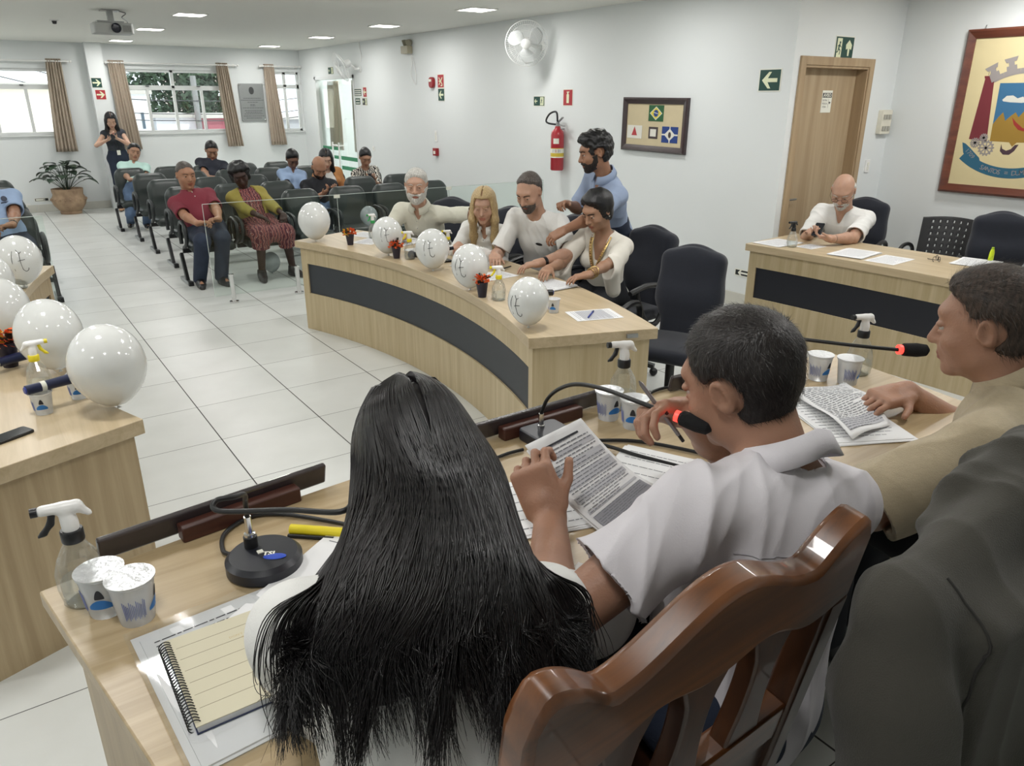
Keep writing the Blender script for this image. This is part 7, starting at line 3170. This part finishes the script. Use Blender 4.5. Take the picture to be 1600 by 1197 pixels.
# ---- microphones
M_foam = mat('mic_foam', (18, 18, 20), .95, bump=.4, bscale=700)
M_ring = mat('red_led_ring', (255, 60, 50), .4, emit=2.0)
M_cable = mat('cable_black', (16, 17, 19), .45)


def mic_head(mb_p, P, D, parent):
    P, D = Vector(P), Vector(D).normalized()
    MB().tube([tuple(P - D * .012), tuple(P - D * .004), tuple(P), tuple(P + D * .03), tuple(P + D * .05), tuple(P + D * .058)], [.006, .010, .014, .0155, .013, .004], 16).build('foam_cap', M_foam, parent)
    MB().tube([tuple(P - D * .013), tuple(P - D * .005)], .0105, 16).build('led_ring', M_ring, parent)


t = thing('gooseneck_microphone', 'gooseneck microphone on a round black base in front of the long-haired woman', 'microphone', (.285, 1.185, FZ))
o = Vector((.285, 1.185, FZ))
MB().lathe([(0, 0), (.062, 0), (.066, .004), (.066, .022), (.058, .030), (0, .032)], n=48).build('base', mat('base_black', (30, 32, 40), .38), t)
MB().lathe([(.012, .030), (.012, .052), (.009, .054)], (-.012, .030, 0), 20).build('socket', M_black, t)
MB().lathe([(.010, .052), (.010, .058), (.0065, .060), (.0065, .092), (0, .094)], (-.012, .030, 0), 20).build('connector', M_chrome, t)
MB().box((-.010, -.004, .031), (.0, .006, .0335)).build('button', M_swhite, t, smooth=False)
mb = MB()
mb.X = T3(.012, -.026, .0315) @ R3(0, 0, -28)
mb.ball((0, 0, 0), (.020, .0095, .001), 24, 4, 0)
mb.X = T3(.006, -.012, .0320) @ R3(0, 0, -28)
mb.text('TSI', .016, 1, bold=.0006)
mb.build('label', [mat('label_blue', (30, 70, 180), .4), M_swhite], t, smooth=False)
gp = [(-.012, .030, .090), (-.014, .028, .115), (-.024, .040, .150), (-.045, -.042 + .01, .168), (-.074, -.040, .176), (-.080, -.048, .172), (-.066, -.066, .172), (.006, -.160, .194), (.055, -.225, .206), (.10, -.285, .212), (.135, -.33, .212)]
gp = [(.273, 1.215, 1.190), (.270, 1.20, 1.225), (.262, 1.165, 1.262), (.240, 1.140, 1.276), (.214, 1.140, 1.279), (.205, 1.130, 1.272), (.222, 1.105, 1.272), (.292, 1.025, 1.290), (.348, .955, 1.302), (.385, .985, 1.300), (.425, 1.035, 1.295)]
gp = [tuple(Vector(q) - o) for q in gp]
MB().tube(bez(gp, 8), .0046, 10).build('gooseneck', M_cable, t)
mic_head(None, Vector(gp[-1]), (Vector(gp[-1]) - Vector(gp[-2])), t)
cab = MB().tube(bez([(.245, 1.235, 1.112), (.235, 1.27, 1.106), (.255, 1.33, 1.106), (.317, 1.362, 1.106), (.376, 1.327, 1.106), (.444, 1.245, 1.106), (.506, 1.16, 1.106), (.60, 1.15, 1.106), (.72, 1.22, 1.106), (.82, 1.289, 1.106), (.886, 1.305, 1.106), (.935, 1.303, 1.106)], 8), .0042, 8).build('microphone_cable', M_cable)
tag(cab, 'black cable running along the head desk from the round microphone base', 'cable')

t = thing('gooseneck_microphone', 'gooseneck microphone with red ring before the mouth of the man in white', 'microphone', (1.02, 1.325, FZ))
o = Vector((1.02, 1.325, FZ))
MB().rbox((-.055, -.045, 0), (.055, .045, .030), .012).build('base', MATS['base_black'], t, bevel=.004)
MB().lathe([(.009, .030), (.009, .036), (.0065, .038), (.0065, .066), (0, .068)], (-.005, .015, 0), 20).build('connector', M_chrome, t)
gp = [(1.015, 1.340, 1.165), (1.01, 1.31, 1.215), (.985, 1.235, 1.270), (.960, 1.145, 1.315), (.950, 1.05, 1.337), (.945, .95, 1.345), (.952, .875, 1.345)]
gp = [tuple(Vector(q) - o) for q in gp]
MB().tube(bez(gp, 8), .0046, 10).build('gooseneck', M_cable, t)
mic_head(None, Vector((.958, .845, 1.344)) - o, (.03, -.08, -.012), t)
for k, (lb, pts) in enumerate((('upper of two black cables right of the held sheet on the head desk', [(.99, 1.33, 1.106), (1.102, 1.249, 1.106), (1.193, 1.178, 1.106), (1.266, 1.05, 1.106), (1.30, .95, 1.106)]),
                               ('lower of two black cables right of the held sheet on the head desk', [(.985, 1.29, 1.112), (1.087, 1.22, 1.112), (1.132, 1.114, 1.110), (1.179, 1.015, 1.106), (1.21, .90, 1.106)]),
                               ('black cable looping beyond the pen hand on the head desk', [(1.40, 1.37, 1.106), (1.458, 1.40, 1.106), (1.53, 1.39, 1.106), (1.571, 1.30, 1.106), (1.60, 1.2, 1.106), (1.66, 1.14, 1.106)]))):
    tag(MB().tube(bez(pts, 8), .0045, 8).build('microphone_cable', M_cable), lb, 'cable')

t = thing('gooseneck_microphone', 'gooseneck microphone with red ring pointing at the man in beige', 'microphone', (1.55, 1.22, FZ))
o = Vector((1.55, 1.22, FZ))
MB().lathe([(0, 0), (.062, 0), (.066, .004), (.066, .022), (.058, .030), (0, .032)], n=48).build('base', MATS['base_black'], t)
MB().lathe([(.010, .030), (.010, .058), (.0065, .060), (.0065, .092), (0, .094)], (0, 0, 0), 20).build('connector', M_chrome, t)
gp = [(1.55, 1.22, 1.19), (1.545, 1.21, 1.28), (1.52, 1.16, 1.33), (1.48, 1.08, 1.358), (1.475, 1.0, 1.365), (1.53, .88, 1.368), (1.585, .80, 1.368)]
gp = [tuple(Vector(q) - o) for q in gp]
MB().tube(bez(gp, 8), .0042, 10).build('gooseneck', M_cable, t)
mic_head(None, Vector((1.595, .795, 1.368)) - o, (.05, -.03, -.003), t)

# ---- nameplates seen from behind
M_npw = wood('nameplate_block', (86, 48, 36), (58, 32, 26), 'X', .45)
M_npd = mat('nameplate_plate', (62, 56, 58), .22, var=.2, vscale=30, coat=.4)


def nameplate(label, c, rz, L_=.45, bl=.22, bx=0):
    t = thing('nameplate', label, 'nameplate', c, R(rz))
    MB().prism([(bx - bl / 2, -.020), (bx + bl / 2, -.020), (bx + bl / 2, .010), (bx - bl / 2, .010)], 0, .032).build('wood_block', M_npw, t, bevel=.003)
    mb = MB()
    mb.X = T3(0, .024, .004) @ R3(14, 0, 0)
    mb.box((-L_ / 2, -.007, 0), (L_ / 2, .007, .048))
    mb.build('plate', M_npd, t, smooth=False, bevel=.004)
    return t


nameplate('dark nameplate on a wooden block before the long-haired woman', (.270, 1.375, FZ), 7, .45, .24, .03)
nameplate('dark nameplate on a wooden block before the man in white', (1.055, 1.395, FZ), 1, .44, .25, 0)
nameplate('dark nameplate on a wooden block before the man in beige', (1.72, 1.335, FZ), -6, .45, .25, 0)

# ---- papers, folder and notebook on the head desk
t = thing('plastic_folder', 'clear plastic folder with printed pages under the spiral notebook', 'folder', (.178, .950, FZ + .0005), R(4))
MB().box((-.115, -.155, 0), (.125, .165, .0015)).box((-.105, -.15, .0015), (.115, .150, .0045)).build('pages', M_paper, t, smooth=False)
mb = MB()
rnd = random.Random(9)
text_rows(mb, .21, .297, 0, rnd, 3, top=.44, bot=.36, z=.0048)
text_rows(mb, .21, .297, 0, rnd, 18, x0=-.44, x1=-.30, top=.30, bot=-.30, z=.0048, th=.0014)
mb.build('printing', M_inkd, t, smooth=False)


def fl(u, v):
    return (-.122 + .250 * u, -.165 + .345 * v, .0055 + .0014 * math.sin(u * 20 + v * 6) * (1 if u < .2 or v > .85 else .3))


MB().surf(fl, 24, 24).build('plastic_sleeve', clear('folder_plastic', (252, 253, 253), .05, .12), t)
t = thing('spiral_notebook', 'cream ruled spiral notebook with bow on the plastic folder', 'notebook', (.188, .950, FZ + .0075), R(0))
M_cream = mat('notebook_cream', (204, 198, 174), .7)
MB().box((-.095, -.098, 0), (.082, .098, .010)).build('pages', M_paper, t, smooth=False)
MB().box((-.097, -.100, .010), (.084, .100, .0115)).build('cover', M_cream, t, smooth=False)
MB().box((-.097, -.100, -.0012), (.084, .100, 0)).build('back_cover', mat('back_cover_blue', (52, 60, 88), .6), t, smooth=False)
mb = MB()
for k in range(6):
    y = .072 - .028 * k
    mb.box((-.085, y - .0004, .0115), (.084, y + .0004, .0117))
mb.build('ruled_lines', mat('rule_line', (150, 142, 120), .7), t, smooth=False)
mb = MB()
mb.X = T3(.060, .086, .0118)
mb.text('tilibra', .011, 0)
mb.X = T3(.015, .052, .0118)
mb.text('DON\'T QUIT YOUR', .0065, 1)
mb.X = T3(.015, .044, .0118)
mb.text('daydream', .0065, 1)
mb.X = T3(.045, -.058, .0118)
for s_ in (-1, 1):
    mb.tube([(0, 0, 0), (s_ * .007, .006, 0), (s_ * .012, 0, 0), (s_ * .007, -.005, 0)], .0005, 4, 0, closed=True)
mb.X = T3(.060, .086, .0118)
mb.tube([(x * .022, y * .008, 0) for x, y in [(math.cos(a), math.sin(a)) for a in np.linspace(0, 6.28, 25)[:-1]]], .0005, 4, 0, closed=True)
mb.build('cover_print', [M_inkd, mat('gold_print', (190, 170, 120), .5)], t, smooth=False)
mb = MB()
for k in range(30):
    y = -.092 + .0063 * k
    mb.tube([(-.097 + .009 * math.cos(a), y + .0012 * math.sin(a / 2), .006 + .010 * math.sin(a)) for a in np.linspace(0, 2 * math.pi, 15)[:-1]], .0009, 5, closed=True)
mb.build('spiral_binding', M_black, t)
sheet('large blank white sheet beside the notebook, partly under the long-haired woman', (.355, 1.05, FZ + .0062), -57, .21, .30, n=2, seed=4)
t = thing('marker_pen', 'yellow marker case lying beside the round microphone base', 'marker', (.405, 1.225, FZ), R(-42))
MB().tube([(-.06, 0, .010), (.06, 0, .010)], .010, 12).build('barrel', M_yel, t)
MB().tube([(-.06, -.014, .004), (.03, -.013, .004)], .004, 8).build('clip', M_black, t)

# sheet held up by the man in white
rnd = random.Random(3)
TL, TR, BR_, BL = [Vector(q) for q in ((.783, 1.085, 1.243), (.950, 1.115, 1.250), (1.065, .985, 1.108), (.850, .905, 1.106))]


def held(u, v, off=0.0):
    """u across, v from the bottom edge up"""
    a = TL.lerp(TR, u)
    b = BL.lerp(BR_, u)
    p = b.lerp(a, v)
    p += Vector((.010, -.004, -.032)) * math.sin(math.pi * v) * .9
    nrm = (TR - TL).cross(BL - TL).normalized()
    if nrm.z < 0:
        nrm = -nrm
    return tuple(p + nrm * off)


t = thing('paper_sheet', 'printed sheet with grey bands held up by the man in white', 'paper', (.9, 1.0, 1.106))
o = Vector((.9, 1.0, 1.106))
rel = lambda p: tuple(Vector(p) - o)
mb = MB()
mb.surf(lambda u, v: rel(held(u, v, 0)), 14, 24)
mb.surf(lambda u, v: rel(held(u * .99 - .012, v * .98 - .01, -.004)), 14, 24)
ob = mb.build('page', M_paper, t)
md = ob.modifiers.new('thickness', 'SOLIDIFY')
md.thickness = .0006
mb = MB()


def strip(v0, v1, u0, u1, mi, off):
    n_ = max(1, int((u1 - u0) * 14))
    m_ = max(1, int((v1 - v0) * 24))
    mb.surf(lambda a, b: rel(held(u0 + (u1 - u0) * a, v0 + (v1 - v0) * b, off)), n_, m_, mi)


strip(.05, .26, .06, .95, 2, .0016)
for v0, v1 in ((.30, .33), (.44, .50), (.56, .66), (.70, .76), (.82, .86)):
    strip(v0, v1, .06, .95, 1, .0014)
for k in range(30):
    v0 = .08 + .83 * k / 29
    if .265 < v0 < .295:
        continue
    u0 = .08 if k % 5 else .2
    e = .92 - (.35 * rnd.random() if rnd.random() < .35 else 0)
    while u0 < e:
        q = rnd.uniform(.03, .11)
        strip(v0, v0 + .008, u0, min(u0 + q, e), 0, .0020)
        u0 += q + .016
strip(.915, .93, .14, .80, 3, .0020)
mb.build('printing', [M_ink, M_shade, mat('dark_band_print', (150, 151, 158), .8), M_inkd], t)
t = thing('pen', 'silver pen held in the raised hand of the man in white', 'pen', (.96, .905, 1.345))
a, b = Vector((.924, .925, 1.398)), Vector((.998, .885, 1.285))
o = Vector((.96, .905, 1.345))
MB().tube([tuple(a - o), tuple(a.lerp(b, .06) - o), tuple(b - o)], [.001, .0042, .0042], 10).build('barrel', mat('pen_silver', (150, 150, 152), .3, .7), t)
MB().tube([tuple(b - o), tuple(b + (b - a) * .12 - o)], .0036, 10).build('clicker', M_black, t)

sheet('stack of printed sheets right of the held sheet on the head desk', (1.075, 1.02, FZ + .001), -62, .21, .297, n=8, seed=21, sheets=6, spread=.008)
sheet('white sheets lying left of the held sheet by the forearm on the head desk', (.815, 1.075, FZ + .001), -15, .15, .21, n=6, seed=22, sheets=4, spread=.006)
rnd = random.Random(8)
t = thing('paper_sheet', 'printed sheet with grey block held by the man in beige', 'paper', (1.80, 1.0, 1.11))
o = Vector((1.80, 1.0, 1.11))
c4 = [Vector(q) for q in ((1.66, .86, 1.115), (1.80, .87, 1.118), (1.955, 1.085, 1.122), (1.76, 1.19, 1.112))]
c4 = [Vector(q) for q in ((1.615, .885, 1.112), (1.785, .885, 1.115), (1.945, 1.115, 1.120), (1.760, 1.170, 1.112))]


def bp(u, v, off=0.0):
    a = c4[0].lerp(c4[1], u)
    b = c4[3].lerp(c4[2], u)
    p = a.lerp(b, v)
    return tuple(p + Vector((0, 0, .014 * math.sin(math.pi * v) + .006 * math.sin(u * 5 + v * 7) + off)) - o)


ob = MB().surf(lambda u, v: bp(u, v), 14, 20).build('page', M_paper, t)
md = ob.modifiers.new('thickness', 'SOLIDIFY')
md.thickness = .0006
mb = MB()
mb.surf(lambda u, v: bp(.08 + .84 * u, .08 + .17 * v, .0012), 12, 4, 1)
for k in range(26):
    v0 = .08 + .84 * k / 25
    u0, e = .08, .92 - (.3 * rnd.random() if rnd.random() < .3 else 0)
    while u0 < e:
        q = rnd.uniform(.04, .12)
        mb.surf(lambda u, v: bp(u0 + min(q, e - u0) * u, v0 + .010 * v, .0016), 2, 1, 0)
        u0 += q + .02
mb.build('printing', [M_ink, M_shade], t)
sheet('printed page under the sheet held by the man in beige', (1.74, .985, FZ + .001), -25, .21, .297, n=14, seed=31, sheets=3, spread=.01)

# ---- papers on the middle desk
g = None
sheet('white papers behind the far balloon on the middle desk', (2.72, 6.16, DZ + .001), 20, seed=41)
sheet('white papers right of the far flower cup on the middle desk', (2.62, 5.86, DZ + .001), -60, seed=42)
sheet('papers in front of the white-haired man on the middle desk', (2.84, 5.66, DZ + .001), -70, .25, .35, seed=43, sheets=4, spread=.01)
sheet('papers in front of the blonde woman on the middle desk', (2.88, 5.22, DZ + .001), -80, .3, .4, seed=44, sheets=3, spread=.01)
sheet('papers on a clipboard before the man in the t-shirt, far sheet', (2.80, 4.50, DZ + .001), -95, seed=45, sheets=3, spread=.008)
sheet('single sheet nearer the aisle before the man in the t-shirt', (2.72, 4.16, DZ + .001), -85, seed=46)
sheet('stack of papers under the hands of the short-haired woman', (2.84, 3.70, DZ + .001), -85, .23, .30, seed=47, sheets=10, spread=.008)
sheet('white sheet with printed lines under a blue pen on the middle desk corner', (2.65, 3.03, DZ + .001), -108, .20, .27, seed=48, shade=(-.3, .3))
t = thing('pen', 'blue ballpoint pen on the sheet at the middle desk corner', 'pen', (2.625, 3.03, DZ + .007), R(38))
MB().tube([(-.07, 0, 0), (-.055, 0, 0), (.05, 0, 0)], [.001, .0045, .0045], 8).build('barrel', M_bluep, t)
MB().tube([(.045, 0, 0), (.075, 0, 0)], .0052, 8).build('cap', mat('pen_cap_navy', (20, 40, 100), .4), t)
t = thing('pen', 'black pen lying across papers before the man in the t-shirt', 'pen', (2.90, 4.28, DZ + .012), R(20))
MB().tube([(-.08, 0, 0), (.08, 0, 0)], .005, 8).build('barrel', M_black, t)
MB().tube([(-.09, 0, 0), (-.08, 0, 0)], [.001, .005], 8).build('tip', M_black, t)

# microphones on the middle and left desks
t = thing('desk_microphone_stand', 'slim dark microphone stand in front of the blonde woman', 'microphone stand', (2.70, 4.76, DZ))
MB().box((-.05, -.035, 0), (.05, .035, .014)).build('base', M_black, t, smooth=False, bevel=.003)
MB().tube([(0, 0, .01), (0, 0, .215)], .009, 10).build('post', MATS['base_black'], t)
MB().tube([(0, 0, .09), (.06, -.03, .10)], .013, 10).build('clamp', MATS['navy_black_fabric'], t)


def handheld(label, c, rz, col, tilt=0, tag_m=None, ball=False):
    t = thing('handheld_microphone', label, 'microphone', c, 0, rot=(0, R(tilt), R(rz)))
    MB().tube([(-.115, 0, 0), (-.112, 0, 0), (-.06, 0, 0), (.085, 0, 0), (.095, 0, 0)], [.010, .019, .0185, .0215, .012], 18).build('handle', col, t)
    MB().tube([(-.062, 0, 0), (-.045, 0, 0)], .0200, 18).build('label_band', M_swhite, t)
    MB().tube([(-.118, 0, 0), (-.114, 0, 0)], [.012, .015], 18).build('end_cap', M_bluep, t)
    if ball:
        MB().ball((.115, 0, 0), .031, 16, 12).build('grille', mat('mic_grille', (90, 96, 106), .5, .4), t)
    else:
        MB().tube([(.095, 0, 0), (.11, 0, 0)], [.020, .018], 18).build('antenna_cap', M_black, t)
    return t


M_mnavy = mat('mic_navy', (22, 32, 66), .35)
handheld('dark blue handheld microphone resting on the cups of the left desk', (.100, 3.200, DZ + .098), 18, M_mnavy)
handheld('dark blue handheld microphone farther away at the left edge', (-.045, 3.79, DZ + .05), 28, M_mnavy)
handheld('handheld microphone with grey grille lying near the near end of the middle desk', (2.60, 3.52, DZ + .032), 150, M_black, ball=True)
handheld('handheld microphone with grey grille lying by the third balloon on the middle desk', (2.70, 4.74, DZ + .032), 140, M_black, ball=True).location = (2.64, 4.92, DZ + .032)
t = thing('smartphone', 'black smartphone lying on the left desk at the photo edge', 'phone', (-.09, 2.975, DZ + .0005), R(28))
MB().rbox((-.075, -.036, 0), (.075, .036, .009), .012).build('body', M_black, t, bevel=.002)
MB().rbox((-.070, -.032, .009), (.070, .032, .0096), .009).build('screen', mat('phone_screen', (26, 28, 34), .08), t, smooth=False)
for lb, P_, az in (('phone held by the bald man at the right-hand desk', PH1, 20), ('phone in the hands of the bald bearded man in the second row', PH2, 90), ('phone in the hands of the woman in zebra print', PH3, 90), ('phone in the hands of the standing woman', PH4, 90)):
    t = thing('smartphone', lb, 'phone', tuple(P_ + np.array([-.045 if az == 20 else 0, -.07 if az == 90 else 0, .05])), 0, rot=(R(35), 0, R(az - 90)))
    MB().rbox((-.036, -.075, 0), (.036, .075, .009), .010).build('body', M_black, t, bevel=.002)
    MB().rbox((-.032, -.070, .009), (.032, .070, .0096), .008).build('screen', MATS['phone_screen'], t, smooth=False)

# ---- right-hand desk
sheet('white papers at the far left corner of the right-hand desk', (5.36, 3.86, DZ + .001), -90, .25, .33, seed=51, sheets=3, spread=.01)
sheet('paper under the hands of the bald man', (5.43, 3.60, DZ + .001), -90, .15, .2, seed=52)
sheet('stacked white papers in the middle of the right-hand desk', (5.44, 3.22, DZ + .001), -84, .25, .36, seed=53, sheets=8, spread=.012)
sheet('single printed sheet right of the stacked papers on the right-hand desk', (5.44, 2.94, DZ + .001), -86, .22, .34, seed=54)
sheet('white papers beside the glasses at the right end of the right-hand desk', (5.85, 2.52, DZ + .001), -80, .25, .33, seed=55, sheets=5, spread=.01)
t = thing('eyeglasses', 'dark eyeglasses folded beside papers on the right-hand desk', 'glasses', (5.70, 2.72, DZ + .012), R(40))
mb = MB()
for s_ in (-1, 1):
    mb.tube([(s_ * .032 + .026 * math.cos(a), 0, .006 + .018 * math.sin(a)) for a in np.linspace(0, 2 * math.pi, 17)[:-1]], .0025, 6, closed=True)
mb.tube([(-.008, 0, .008), (.008, 0, .008)], .002, 6)
mb.build('rims', M_black, t)
mb = MB()
mb.tube(bez([(-.058, 0, .008), (-.05, .03, .004), (.03, .05, -.006), (.06, .055, -.008)], 6), .0022, 6).tube(bez([(.058, 0, .008), (.05, .02, .004), (-.03, .04, -.006), (-.06, .042, -.008)], 6), .0022, 6)
mb.build('temples', M_black, t)
t = thing('highlighter', 'yellow-green highlighter standing on the right-hand desk', 'highlighter', (6.02, 2.50, DZ))
MB().lathe([(0, 0), (.022, 0), (.026, .01), (.024, .06), (.016, .085), (0, .09)], n=20, sy=.6).build('barrel', mat('highlighter_yellow', (206, 226, 40), .35), t)
MB().lathe([(.014, .083), (.013, .10), (0, .102)], n=16, sy=.6).build('cap', mat('highlighter_green', (160, 190, 40), .4), t)

# ---- potted plant
t = thing('potted_plant', 'leafy green plant in a clay pot by the far wall', 'plant', (1.27, 15.52, 0))
MB().lathe([(0, 0), (.165, 0), (.172, .04), (.165, .05), (.185, .07), (.245, .15), (.272, .22), (.272, .26), (.245, .31), (.238, .33), (.243, .37), (.250, .43), (.225, .43), (.225, .39), (0, .38)], n=40).build('pot', mat('clay_pot', (172, 146, 118), .8, c2=(140, 116, 94), vscale=9, bump=.3, bscale=40), t)
mb = MB()
for k in range(20):
    a = 2 * math.pi * k / 20
    mb.ball((.272 * math.cos(a), .272 * math.sin(a), .25), (.02, .02, .022), 8, 6)
mb.build('pot_relief', MATS['clay_pot'], t)
mb = MB()
mb.lathe([(.234, .385), (0, .395)], n=24)
mb.build('soil', mat('soil', (52, 42, 34), .95), t)
rnd = random.Random(12)
M_pl = mat('plant_leaf', (62, 80, 62), .4, c2=(38, 54, 42), vscale=14)
lv = MB()
st = MB()
for k in range(34):
    a = 2 * math.pi * k * .382 + rnd.uniform(-.3, .3)
    reach = rnd.uniform(.12, .50)
    top = .92 - reach * .75 + rnd.uniform(-.05, .06)
    L_ = rnd.uniform(.18, .27)
    d = Vector((math.cos(a), math.sin(a), 0))
    base = Vector((0, 0, .40)) + d * .03
    mid = Vector((0, 0, .40 + (top - .40) * .8)) + d * reach * .45
    tip0 = Vector((0, 0, top)) + d * reach * .62
    st.tube([tuple(q) for q in bez([base, mid, tip0], 6)], .0045, 5)
    sd = Vector((-math.sin(a), math.cos(a), 0))
    drop = rnd.uniform(.05, .45)

    def leaf(u, v, tip0=tip0, d=d, sd=sd, L_=L_, drop=drop):
        w = .085 * math.sin(math.pi * min(1, v * .96 + .04)) ** .8
        p = tip0 + d * L_ * v + Vector((0, 0, .04 * math.sin(v * 2.4) - drop * L_ * v * v)) + sd * (u - .5) * 2 * w + Vector((0, 0, abs(u - .5) * .03))
        return tuple(p)
    lv.surf(leaf, 4, 8)
lv.build('leaves', M_pl, t)
st.build('stems', M_pl, t)
# test
